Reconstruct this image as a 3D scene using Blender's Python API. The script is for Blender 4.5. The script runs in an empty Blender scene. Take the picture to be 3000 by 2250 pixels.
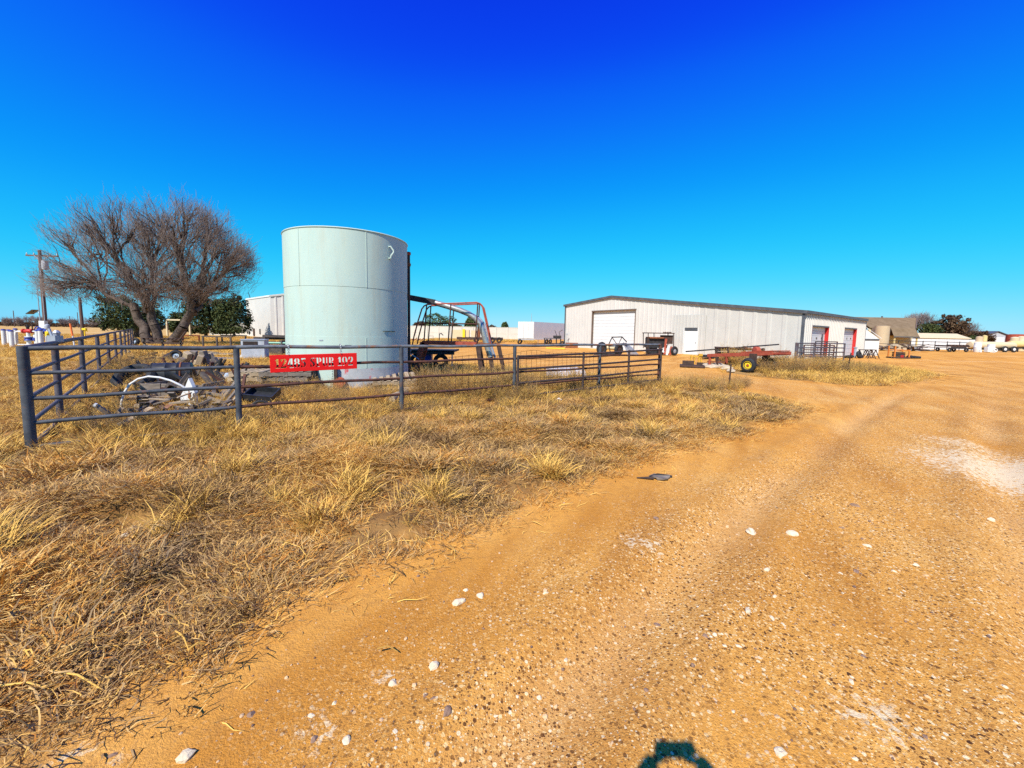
import bpy, bmesh, math, random
import numpy as np
from mathutils import Matrix, Vector

random.seed(7)
rng = np.random.default_rng(7)
S = bpy.context.scene
COL = S.collection
R = math.radians

# ------------------------------------------------------------------ camera
CAM_H, FPX, CX, CY = 1.65, 1150.0, 1500.0, 1074.0     # photo: 3000 x 2250
PITCH, ROLL = math.atan(102.0 / FPX), R(1.05)
cp, sp, cr, sr = math.cos(PITCH), math.sin(PITCH), math.cos(ROLL), math.sin(ROLL)
FWD = Vector((0, cp, -sp)); UPL = Vector((0, sp, cp)); RGL = Vector((1, 0, 0))
RGT = RGL * cr + UPL * sr
UPV = UPL * cr - RGL * sr
cam_d = bpy.data.cameras.new('camera')
cam_d.sensor_width = 36; cam_d.lens = 36 * FPX / 3000
cam_d.shift_y = -(1125 - CY) / 3000
cam_d.clip_start = 0.02; cam_d.clip_end = 6000
cam = bpy.data.objects.new('camera', cam_d); COL.objects.link(cam)
m = Matrix((RGT, UPV, -FWD)).transposed().to_4x4(); m.translation = Vector((0, 0, CAM_H))
cam.matrix_world = m
S.camera = cam

# ------------------------------------------------------------------ sky, sun, exposure
SUN_EL, SHADOW_AZ = 46.0, 25.0      # shadows run forward and to the right
w = bpy.data.worlds.new('World'); S.world = w; w.use_nodes = True
nt = w.node_tree; nt.nodes.clear()
sky = nt.nodes.new('ShaderNodeTexSky'); sky.sky_type = 'NISHITA'; sky.sun_disc = False
sky.sun_elevation = R(SUN_EL); sky.sun_rotation = R(SHADOW_AZ + 180)
sky.altitude = 900; sky.air_density = 1.0; sky.dust_density = 0.4; sky.ozone_density = 3.0
# the photograph's saturated blue: one colour grade for the whole sky
def vmul(src, k):        # scale a colour
    n = nt.nodes.new('ShaderNodeVectorMath'); n.operation = 'SCALE'; n.inputs['Scale'].default_value = k
    nt.links.new(src, n.inputs[0]); return n.outputs[0]
cu = nt.nodes.new('ShaderNodeRGBCurve')
CURVES = (((0, .002), (.1, .0025), (.16, .004), (.31, .03), (.55, .14), (1, .42)),
          ((0, 0), (.08, .012), (.128, .036), (.165, .1), (.25, .235), (.36, .37), (.5, .47), (.77, .57), (1, .66)),
          ((0, 0), (.16, .16), (.22, .53), (.3, .68), (.4, .71), (.7, .74), (1, .78)))
for c, pts in zip(cu.mapping.curves[:3], CURVES):
    for i, (x_, y_) in enumerate(pts):
        if i == 0: c.points[0].location = (x_, y_)
        elif i == len(pts) - 1: c.points[-1].location = (x_, y_)
        else: c.points.new(x_, y_)
cu.mapping.update()
bg = nt.nodes.new('ShaderNodeBackground'); bg.inputs['Strength'].default_value = 0.1
wo = nt.nodes.new('ShaderNodeOutputWorld')
nt.links.new(vmul(sky.outputs[0], .1), cu.inputs['Color']); nt.links.new(vmul(cu.outputs[0], 9.5), bg.inputs['Color'])
nt.links.new(bg.outputs[0], wo.inputs['Surface'])
sd = bpy.data.lights.new('sun', 'SUN'); sd.energy = 5.0; sd.angle = R(0.53); sd.color = (1.0, 0.95, 0.87)
so = bpy.data.objects.new('sun', sd); COL.objects.link(so)
a, e = R(SHADOW_AZ), R(SUN_EL)
so.rotation_euler = Vector((math.sin(a) * math.cos(e), math.cos(a) * math.cos(e), -math.sin(e))).to_track_quat('-Z', 'Y').to_euler()
so.location = (0, 0, 40)
vs = S.view_settings; vs.view_transform = 'Standard'; vs.look = 'None'; vs.gamma = 1; vs.exposure = 0.5
S.render.engine = 'CYCLES'
S.cycles.use_denoising = False
S.cycles.max_bounces = 4; S.cycles.diffuse_bounces = 2; S.cycles.glossy_bounces = 2

# ------------------------------------------------------------------ pixel -> place
def ray(u, v):
    x, y = (u - CX) / FPX, -(v - CY) / FPX
    return RGT * x + UPV * y + FWD
def P(u, v, Y):                      # the point of that pixel's ray at depth Y
    d = ray(u, v); t = Y / d.y
    return Vector((d.x * t, Y, CAM_H + d.z * t))
def PZ(u, v, z=0.0):                 # the point of that pixel's ray at height z
    d = ray(u, v); t = (z - CAM_H) / d.z
    return Vector((d.x * t, d.y * t, z))
def XA(u, Y, z=0.0):                 # x at depth Y, height z, in pixel column u
    v = 1000.0
    for _ in range(12):
        p = P(u, v, Y); v += (p.z - z) * FPX / Y
    return P(u, v, Y).x
def B(u, Y, z=0.0): return Vector((XA(u, Y, z), Y, z))
def ZA(u, v, Y): return P(u, v, Y).z

# ------------------------------------------------------------------ noise + terrain
def _hash(i, j, s):
    n = np.sin(i * 127.1 + j * 311.7 + s * 74.7) * 43758.5453
    return n - np.floor(n)
def vnoise(x, y, s=0):
    x = np.asarray(x, float); y = np.asarray(y, float)
    i, j = np.floor(x), np.floor(y); f, g = x - i, y - j
    f = f * f * (3 - 2 * f); g = g * g * (3 - 2 * g)
    return ((_hash(i, j, s) * (1 - f) + _hash(i + 1, j, s) * f) * (1 - g)
            + (_hash(i, j + 1, s) * (1 - f) + _hash(i + 1, j + 1, s) * f) * g)
def sdist(poly, x, y):               # signed distance, positive inside
    x = np.asarray(x, float); y = np.asarray(y, float)
    d = np.full(x.shape, 1e9); ins = np.zeros(x.shape, bool)
    n = len(poly)
    for k in range(n):
        ax, ay = poly[k]; bx, by = poly[(k + 1) % n]
        ex, ey = bx - ax, by - ay
        L = ex * ex + ey * ey + 1e-12
        t = np.clip(((x - ax) * ex + (y - ay) * ey) / L, 0, 1)
        d = np.minimum(d, np.hypot(x - ax - t * ex, y - ay - t * ey))
        c = ((ay > y) != (by > y)) & (x < (bx - ax) * (y - ay) / (by - ay + 1e-12) + ax)
        ins ^= c
    return np.where(ins, d, -d)
def pxpoly(pts): return [tuple(PZ(u, v)[:2]) for u, v in pts]
VERGE = ([(-1.5, -4), (-1.75, 0.6)] + pxpoly([(190, 2245), (300, 2130), (430, 2040), (560, 1950), (690, 1880), (820, 1800), (960, 1730), (1100, 1660), (1280, 1600),
         (1430, 1530), (1600, 1470), (1760, 1400), (1900, 1350), (2040, 1310), (2180, 1275), (2300, 1235), (2400, 1196), (2290, 1170),
         (2160, 1145), (2030, 1122), (1940, 1110), (1840, 1106), (1740, 1100), (1600, 1082), (1450, 1070), (1300, 1062), (1215, 1052)])
         + [(-7, 28), (-9, 45), (-12, 70), (-20, 200), (-400, 900), (-900, 300), (-300, -60), (-30, -30)])
ISLE = pxpoly([(2125, 1092), (2210, 1103), (2300, 1112), (2400, 1121), (2500, 1130), (2600, 1132), (2690, 1120), (2770, 1102), (2690, 1086), (2600, 1076),
               (2500, 1066), (2400, 1058), (2300, 1054), (2200, 1056), (2110, 1070)])
def grassy(x, y):                    # > 0 inside grass
    return np.maximum(sdist(VERGE, x, y), sdist(ISLE, x, y))
def terrain(x, y):
    x = np.asarray(x, float); y = np.asarray(y, float)
    g = grassy(x, y)
    near = np.clip(1 - (np.hypot(x, y) - 14) / 20, 0.0, 1)
    bf = ((y - 4.88) - (x + 6.1) * .7075) / 1.225
    gm = np.clip(g / 0.6, 0, 1) * (1 - .85 * np.exp(-(bf / 1.1) ** 2)) * np.where(bf > 0, .5, 1)
    z = gm * near * (0.02 + 0.2 * (vnoise(x * 1.1 + 5, y * 1.1, 1) - .5) + 0.15 * (vnoise(x * 3.1, y * 3.1, 2) - .5) + 0.05 * (vnoise(x * 7, y * 7, 3) - .5))
    road = (1 - gm) * near
    z = z + road * (0.03 * (vnoise(x * .9, y * .5, 4) - .5) + 0.008 * (vnoise(x * 6, y * 6, 6) - .5))
    # two shallow wheel ruts that follow the drive
    for d in ruts(x, y): z = z + road * (-0.05 * np.exp(-(d / 0.2) ** 2) + 0.03 * np.exp(-((np.abs(d) - .34) / .13) ** 2))
    hx, hy = PIT
    z = z - 0.36 * np.exp(-(((x - hx) / .3) ** 2 + ((y - hy) / .16) ** 2)) + 0.07 * np.exp(-(((x - hx + .05) / .5) ** 2 + ((y - hy - .32) / .22) ** 2))
    return z
RUT = pxpoly([(1150, 2600), (1560, 2140), (1900, 1780), (2230, 1450), (2520, 1220), (2720, 1105), (2860, 1045), (3050, 1008)])
def ruts(x, y):
    d = np.full(np.shape(x), 1e9); sg = np.ones(np.shape(x))
    for (ax, ay), (bx, by) in zip(RUT[:-1], RUT[1:]):
        ex, ey = bx - ax, by - ay; t = np.clip(((x - ax) * ex + (y - ay) * ey) / (ex * ex + ey * ey), 0, 1)
        q = np.hypot(x - ax - t * ex, y - ay - t * ey); c = ex * (y - ay) - ey * (x - ax)
        sg = np.where(q < d, np.where(c < 0, 1, -1), sg); d = np.minimum(d, q)
    d = d * sg                                          # positive to the right of the left rut
    return d, d - 1.75
PIT = tuple(PZ(375, 1512)[:2])
def gz(x, y): return float(terrain(np.array([x]), np.array([y]))[0])

# ------------------------------------------------------------------ materials
MATS = {}
def nodes(name):
    mt = bpy.data.materials.new(name); mt.use_nodes = True
    t = mt.node_tree; b = t.nodes['Principled BSDF']
    MATS[name] = mt
    return mt, t, b
def nn(t, typ, **kw):
    n = t.nodes.new(typ)
    for k, v in kw.items(): setattr(n, k, v)
    return n
def tex(t, scale, detail=4, rough=.6, coord='Object', stretch=None):
    tc = nn(t, 'ShaderNodeTexCoord')
    src = tc.outputs[coord]
    if coord == 'World':
        pass
    if stretch:
        mp = nn(t, 'ShaderNodeMapping'); mp.inputs['Scale'].default_value = stretch
        t.links.new(src, mp.inputs['Vector']); src = mp.outputs[0]
    n = nn(t, 'ShaderNodeTexNoise'); n.inputs['Scale'].default_value = scale
    n.inputs['Detail'].default_value = detail; n.inputs['Roughness'].default_value = rough
    t.links.new(src, n.inputs['Vector'])
    return n.outputs['Fac']
def ramp(t, fac, stops):
    r = nn(t, 'ShaderNodeValToRGB')
    el = r.color_ramp.elements
    while len(el) < len(stops): el.new(0.5)
    for e_, (p, c) in zip(el, stops):
        e_.position = p; e_.color = (*c, 1) if len(c) == 3 else c
    t.links.new(fac, r.inputs[0])
    return r.outputs[0]
def mixc(t, fac, a_, b_, mode='MIX'):
    mx = nn(t, 'ShaderNodeMix', data_type='RGBA', blend_type=mode)
    for sock, val in ((0, fac), (6, a_), (7, b_)):
        if hasattr(val, 'is_output'): t.links.new(val, mx.inputs[sock])
        elif isinstance(val, (int, float)): mx.inputs[sock].default_value = val
        else: mx.inputs[sock].default_value = (*val, 1)
    return mx.outputs[2]
def bump(t, b, h, strength=.3, dist=.01):
    bp = nn(t, 'ShaderNodeBump'); bp.inputs['Strength'].default_value = strength; bp.inputs['Distance'].default_value = dist
    t.links.new(h, bp.inputs['Height']); t.links.new(bp.outputs[0], b.inputs['Normal'])
def mat(name, c1, c2=None, scale=4, rough=.7, metal=0, lo=.35, hi=.65, bm=.15, stretch=None, spec=.3, c3=None, s3=12, lo3=.62, hi3=.7):
    """base colour c1 varying to c2, with blotches c3 (rust, dirt, flaking)"""
    mt, t, b = nodes(name)
    f = tex(t, scale, 6, .65, stretch=stretch)
    col = ramp(t, f, [(lo, c1), (hi, c2 or c1)])
    if c3:
        f3 = tex(t, s3, 5, .7)
        col = mixc(t, ramp(t, f3, [(lo3, (0, 0, 0)), (hi3, (1, 1, 1))]), col, c3)
    t.links.new(col, b.inputs['Base Color'])
    b.inputs['Roughness'].default_value = rough; b.inputs['Metallic'].default_value = metal
    b.inputs['Specular IOR Level'].default_value = spec
    if bm: bump(t, b, tex(t, scale * 6, 5, .7), bm, .01)
    return mt
mat('grey_pipe', (.04, .043, .052), (.085, .092, .105), 6, .6, 0, c3=(.16, .075, .04), s3=4, lo3=.58, hi3=.66)
mat('rust_pipe', (.055, .024, .018), (.13, .05, .03), 9, .8, 0, c3=(.03, .018, .018), s3=5, lo3=.5, hi3=.62)
mat('toprail', (.075, .08, .09), (.17, .18, .19), 5, .6, 0, c3=(.25, .1, .035), s3=2.3, lo3=.52, hi3=.6)
mat('purple_pipe', (.055, .05, .06), (.12, .105, .12), 6, .65, 0, c3=(.1, .05, .04), s3=3, lo3=.52, hi3=.62)
mat('gate_pipe', (.03, .024, .026), (.075, .045, .035), 7, .7, 0, c3=(.12, .04, .025), s3=6, lo3=.6, hi3=.66)
mat('rust', (.16, .055, .025), (.3, .11, .045), 7, .85, 0, c3=(.05, .022, .018), s3=9, lo3=.55, hi3=.65)
mat('rust_red', (.28, .045, .025), (.4, .09, .045), 5, .75, 0, c3=(.12, .04, .03), s3=8, lo3=.58, hi3=.66)
mat('orange_paint', (.6, .22, .04), (.45, .14, .03), 5, .6)
mat('dark_steel', (.02, .02, .022), (.05, .045, .045), 7, .6, .2)
mat('brown_dark', (.035, .022, .018), (.09, .05, .035), 7, .8)
mat('black_rubber', (.012, .012, .013), (.03, .03, .032), 8, .75)
mat('black_plastic', (.015, .016, .018), (.035, .036, .04), 5, .45)
mat('sign_red', (.82, .008, .008), (.75, .012, .01), 3, .45, bm=.03)
mat('chain', (.3, .3, .3), (.5, .5, .5), 20, .35, .8)
mat('white_paint', (.66, .65, .62), (.6, .59, .57), 3, .55, c3=(.45, .38, .3), s3=6, lo3=.68, hi3=.76, bm=.04)
mat('white_steel', (.6, .61, .61), (.66, .66, .65), 1.2, .5, bm=.03)
mat('wall_steel', (.53, .505, .46), (.59, .56, .51), .6, .5, bm=.02)
mat('wall_steel_new', (.47, .45, .405), (.52, .50, .455), .8, .5, bm=.02)
mat('trim', (.06, .065, .075), (.1, .105, .115), 2, .5)
mat('trim_brown', (.11, .075, .055), (.16, .11, .085), 3, .7)
mat('red_paint', (.5, .02, .02), (.42, .03, .025), 3, .5)
mat('blue_paint', (.02, .035, .22), (.035, .06, .3), 5, .5)
mat('hub_blue', (.28, .36, .46), (.5, .56, .62), 9, .5, .3)
mat('yellow_paint', (.8, .56, .02), (.75, .5, .02), 5, .5, c3=(.2, .1, .04), s3=14, lo3=.66, hi3=.72)
mat('tan_paint', (.52, .39, .24), (.46, .34, .21), 2, .7)
mat('cream_paint', (.6, .48, .29), (.54, .43, .27), 2, .7, c3=(.4, .3, .2), s3=6, lo3=.66, hi3=.74)
mat('cream_yellow', (.62, .47, .2), (.56, .43, .18), 1, .7)
mat('precast', (.55, .5, .42), (.6, .55, .47), 1, .85)
mat('wood_grey', (.12, .095, .075), (.24, .195, .155), 5, .85, stretch=(1, 1, 6), c3=(.08, .06, .05), s3=7, lo3=.6, hi3=.7)
mat('wood_pale', (.3, .22, .135), (.44, .335, .22), 4, .85, stretch=(1, 6, 1), c3=(.2, .13, .08), s3=8, lo3=.62, hi3=.7)
mat('wood_dark', (.05, .04, .035), (.12, .095, .08), 5, .9)
mat('wood_red', (.2, .085, .045), (.3, .15, .085), 5, .85)
mat('pole_wood', (.1, .06, .05), (.17, .11, .085), 6, .9, stretch=(1, 1, .15))
mat('bark', (.06, .042, .034), (.13, .095, .075), 5, .95, bm=.5)
mat('twig', (.15, .105, .085), (.3, .23, .19), 1.0, .9, bm=0)
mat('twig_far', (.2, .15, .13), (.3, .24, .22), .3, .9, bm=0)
mat('shingle', (.15, .1, .05), (.21, .145, .08), 1.5, .9)
mat('grey_metal', (.3, .32, .36), (.4, .42, .46), 4, .45, .3)
mat('ac_grey', (.34, .35, .38), (.44, .45, .48), 3, .6, c3=(.2, .17, .15), s3=5, lo3=.62, hi3=.7)
mat('chute_steel', (.35, .36, .33), (.5, .5, .46), 4, .35, .6, c3=(.15, .1, .06), s3=5, lo3=.58, hi3=.68)
mat('glass', (.02, .025, .03), (.03, .035, .04), 2, .1, bm=0, spec=.6)
mat('green_pipe', (.3, .55, .38), (.35, .6, .42), 3, .5)
mat('skin', (.5, .3, .2), (.53, .32, .22), 8, .6)
mat('shirt', (.05, .06, .09), (.07, .08, .11), 8, .9)
mat('jeans', (.04, .06, .12), (.06, .08, .16), 9, .9)
mat('hair', (.03, .02, .015), (.05, .035, .025), 12, .8)
mat('stone_pale', (.6, .48, .3), (.72, .6, .42), 14, .9, bm=.6, c3=(.45, .3, .17), s3=18, lo3=.58, hi3=.68)
mat('stone_brown', (.2, .12, .08), (.32, .2, .13), 16, .9, bm=.5)
mat('old_yellow', (.6, .36, .04), (.5, .28, .04), 6, .6, c3=(.2, .09, .03), s3=9, lo3=.55, hi3=.65)
mat('orange_marker', (.85, .16, .03), (.8, .18, .04), 3, .5)
mat('rubble', (.4, .31, .2), (.5, .41, .29), 6, .9)
mat('insulator', (.5, .55, .5), (.6, .62, .6), 5, .3)

def leafmat(name, stops, rs=.5, nscale=.5):
    """small faces: colour by a per-piece random and by place"""
    mt, t, b = nodes(name)
    at = nn(t, 'ShaderNodeAttribute', attribute_name='rnd')
    geo = nn(t, 'ShaderNodeNewGeometry')
    n = nn(t, 'ShaderNodeTexNoise'); n.inputs['Scale'].default_value = nscale; n.inputs['Detail'].default_value = 3
    t.links.new(geo.outputs['Position'], n.inputs['Vector'])
    mr = nn(t, 'ShaderNodeMapRange'); mr.inputs[1].default_value = .34; mr.inputs[2].default_value = .66
    t.links.new(n.outputs['Fac'], mr.inputs[0])
    mx = nn(t, 'ShaderNodeMix', data_type='FLOAT'); mx.inputs[0].default_value = rs
    t.links.new(mr.outputs[0], mx.inputs[2]); t.links.new(at.outputs['Fac'], mx.inputs[3])
    t.links.new(ramp(t, mx.outputs[0], stops), b.inputs['Base Color'])
    b.inputs['Roughness'].default_value = .75; b.inputs['Specular IOR Level'].default_value = .15
    return mt
leafmat('straw', [(.0, (.04, .018, .008)), (.18, (.15, .072, .025)), (.34, (.34, .2, .08)), (.47, (.52, .325, .13)), (.58, (.68, .4, .105)), (.7, (.38, .14, .024)), (.84, (.6, .29, .05)), (1, (.9, .62, .22))], .5, .8)
leafmat('straw_gold', [(.0, (.2, .09, .02)), (.3, (.58, .33, .07)), (.6, (.74, .46, .11)), (.8, (.46, .21, .035)), (1, (.84, .58, .18))], .5, .4)
leafmat('weed', [(.0, (.06, .035, .02)), (.3, (.2, .12, .055)), (.55, (.4, .265, .125)), (.75, (.5, .28, .07)), (1, (.66, .47, .22))], .55, .5)
leafmat('juniper', [(.0, (.018, .028, .01)), (.4, (.035, .05, .016)), (.75, (.065, .075, .02)), (1, (.11, .11, .03))], .6, .6)
leafmat('juniper_brown', [(.0, (.03, .018, .01)), (.5, (.075, .042, .022)), (1, (.12, .075, .035))], .6, .6)
leafmat('shrub_green', [(.0, (.03, .045, .015)), (.5, (.06, .085, .025)), (1, (.1, .12, .04))], .6, .6)

def ground_mat():
    mt, t, b = nodes('soil')
    geo = nn(t, 'ShaderNodeNewGeometry'); pos = geo.outputs['Position']
    def N(scale, detail=5, rough=.6, st=None):
        n = nn(t, 'ShaderNodeTexNoise'); n.inputs['Scale'].default_value = scale; n.inputs['Detail'].default_value = detail; n.inputs['Roughness'].default_value = rough
        src = pos
        if st:
            mp = nn(t, 'ShaderNodeMapping', vector_type='TEXTURE'); mp.inputs['Scale'].default_value = st; mp.inputs['Rotation'].default_value = (0, 0, R(-30))
            t.links.new(pos, mp.inputs['Vector']); src = mp.outputs[0]
        t.links.new(src, n.inputs['Vector']); return n.outputs['Fac']
    # packed reddish dirt
    dirt = ramp(t, N(.55, 6, .62), [(.3, (.55, .235, .038)), (.5, (.66, .31, .058)), (.7, (.72, .395, .105))])
    dirt = mixc(t, ramp(t, N(1.5, 4, .55, (1, 7, 1)), [(.47, (0, 0, 0)), (.62, (.75, .75, .75))]), dirt, (.46, .185, .026))
    dirt = mixc(t, ramp(t, N(14, 4, .75), [(.35, (.55, .55, .55)), (.5, (0, 0, 0))]), dirt, (.42, .19, .045))
    # gravel grains in the dirt
    ra = nn(t, 'ShaderNodeAttribute', attribute_name='rut')
    dirt = mixc(t, ra.outputs['Fac'], dirt, (.7, .4, .14))
    be = nn(t, 'ShaderNodeAttribute', attribute_name='berm')
    dirt = mixc(t, be.outputs['Fac'], dirt, (.42, .19, .045))
    gm0 = nn(t, 'ShaderNodeAttribute', attribute_name='gravel')
    gm = nn(t, 'ShaderNodeMix', data_type='RGBA', blend_type='MULTIPLY'); gm.inputs[0].default_value = 1
    t.links.new(gm0.outputs['Fac'], gm.inputs[6]); t.links.new(ramp(t, N(1.1, 5, .6), [(.34, (.35, .35, .35)), (.54, (1, 1, 1))]), gm.inputs[7])
    for sc, thr, k in ((110, .2, 0), (52, .4, 0), (30, .7, 1)):
        vo = nn(t, 'ShaderNodeTexVoronoi'); vo.inputs['Scale'].default_value = sc
        t.links.new(pos, vo.inputs['Vector'])
        grain = ramp(t, vo.outputs['Color'], [(.0, (.16, .085, .045)), (.28, (.32, .17, .075)), (.45, (.5, .3, .13)), (.7, (.62, .42, .22)), (.9, (.72, .58, .4)), (1, (.8, .72, .6))])
        sepa = nn(t, 'ShaderNodeSeparateColor'); t.links.new(vo.outputs['Color'], sepa.inputs[0])
        on = nn(t, 'ShaderNodeMath', operation='GREATER_THAN'); t.links.new(sepa.outputs[1], on.inputs[0]); on.inputs[1].default_value = thr + .12
        ins = nn(t, 'ShaderNodeMath', operation='LESS_THAN'); t.links.new(vo.outputs['Distance'], ins.inputs[0]); ins.inputs[1].default_value = .46 if k == 0 else .27
        mu = nn(t, 'ShaderNodeMath', operation='MULTIPLY'); t.links.new(on.outputs[0], mu.inputs[0]); t.links.new(ins.outputs[0], mu.inputs[1])
        mu2 = nn(t, 'ShaderNodeMath', operation='MULTIPLY'); t.links.new(mu.outputs[0], mu2.inputs[0]); t.links.new(gm.outputs[2], mu2.inputs[1])
        sepg = nn(t, 'ShaderNodeSeparateColor'); t.links.new(vo.outputs['Color'], sepg.inputs[0])
        g2 = ramp(t, sepg.outputs[0], [(.0, (.07, .03, .015)), (.22, (.2, .08, .022)), (.45, (.55, .25, .05)), (.75, (.72, .42, .13)), (.93, (.8, .58, .28)), (1, (.82, .7, .45))])  # darkest stops: brown grains plus painted shadow sides of the gravel
        dirt = mixc(t, mu2.outputs[0], dirt, g2)
    # pale caliche
    pa = nn(t, 'ShaderNodeAttribute', attribute_name='pale')
    add = nn(t, 'ShaderNodeMath', operation='MULTIPLY_ADD'); t.links.new(N(26, 6, .85), add.inputs[0]); add.inputs[1].default_value = .7; t.links.new(pa.outputs['Fac'], add.inputs[2])
    pv = nn(t, 'ShaderNodeTexVoronoi'); pv.inputs['Scale'].default_value = 34; t.links.new(pos, pv.inputs['Vector'])
    ps_ = nn(t, 'ShaderNodeSeparateColor'); t.links.new(pv.outputs['Color'], ps_.inputs[0])
    ad4 = nn(t, 'ShaderNodeMath', operation='MULTIPLY_ADD'); t.links.new(ps_.outputs[0], ad4.inputs[0]); ad4.inputs[1].default_value = .3; t.links.new(add.outputs[0], ad4.inputs[2])
    dirt = mixc(t, ramp(t, ad4.outputs[0], [(.82, (0, 0, 0)), (.93, (.9, .9, .9))]), dirt, (.74, .58, .35))
    # grassland soil, its brown deepened to paint shade under the blades
    soil = ramp(t, N(2.2, 5, .7), [(.3, (.17, .08, .025)), (.55, (.30, .16, .05)), (.75, (.42, .24, .08))])
    field = ramp(t, N(.12, 6, .65, (3, 1, 1)), [(.3, (.48, .27, .07)), (.5, (.58, .36, .12)), (.7, (.64, .44, .19))])
    field = mixc(t, ramp(t, N(1.7, 5, .7), [(.4, (.6, .6, .6)), (.6, (0, 0, 0))]), field, (.36, .19, .045))
    fa = nn(t, 'ShaderNodeAttribute', attribute_name='far')
    soil = mixc(t, fa.outputs['Fac'], soil, field)
    ga = nn(t, 'ShaderNodeAttribute', attribute_name='grass')
    ad2 = nn(t, 'ShaderNodeMath', operation='MULTIPLY_ADD'); t.links.new(N(5, 5, .7), ad2.inputs[0]); ad2.inputs[1].default_value = .5; t.links.new(ga.outputs['Fac'], ad2.inputs[2])
    col = mixc(t, ramp(t, ad2.outputs[0], [(.62, (0, 0, 0)), (.95, (1, 1, 1))]), dirt, soil)
    t.links.new(col, b.inputs['Base Color']); b.inputs['Roughness'].default_value = .95; b.inputs['Specular IOR Level'].default_value = .1
    ad3 = nn(t, 'ShaderNodeMath', operation='ADD'); t.links.new(N(30, 6, .75), ad3.inputs[0]); t.links.new(N(110, 3, .7), ad3.inputs[1])
    bump(t, b, ad3.outputs[0], .6, .02)
ground_mat()
def tank_mat():
    mt, t, b = nodes('tank_paint')
    tc = nn(t, 'ShaderNodeTexCoord'); sep = nn(t, 'ShaderNodeSeparateXYZ'); t.links.new(tc.outputs['Object'], sep.inputs[0])
    f = tex(t, 1.5, 6, .65, stretch=(1, 1, .35))
    col = ramp(t, f, [(.3, (.40, .50, .435)), (.5, (.43, .53, .465)), (.7, (.45, .54, .45))])
    st = tex(t, 3.5, 5, .7, stretch=(1, 1, .12))
    col = mixc(t, ramp(t, st, [(.52, (0, 0, 0)), (.72, (.5, .5, .5))]), col, (.42, .42, .32))
    sp_ = tex(t, 26, 2, .5)
    col = mixc(t, ramp(t, sp_, [(.76, (0, 0, 0)), (.79, (.8, .8, .8))]), col, (.3, .27, .22))
    t.links.new(col, b.inputs['Base Color']); b.inputs['Roughness'].default_value = .6; b.inputs['Specular IOR Level'].default_value = .25
    bump(t, b, tex(t, 2.2, 3), .12, .03)
    mt, t, b = nodes('tank_skirt')        # scraped grey band with old red paint
    f = tex(t, 2.2, 6, .7, stretch=(1, 1, .6))
    col = ramp(t, f, [(.35, (.36, .36, .35)), (.55, (.46, .46, .45)), (.62, (.55, .12, .12)), (.7, (.5, .04, .05))])
    t.links.new(col, b.inputs['Base Color']); b.inputs['Roughness'].default_value = .7
tank_mat()

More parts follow.
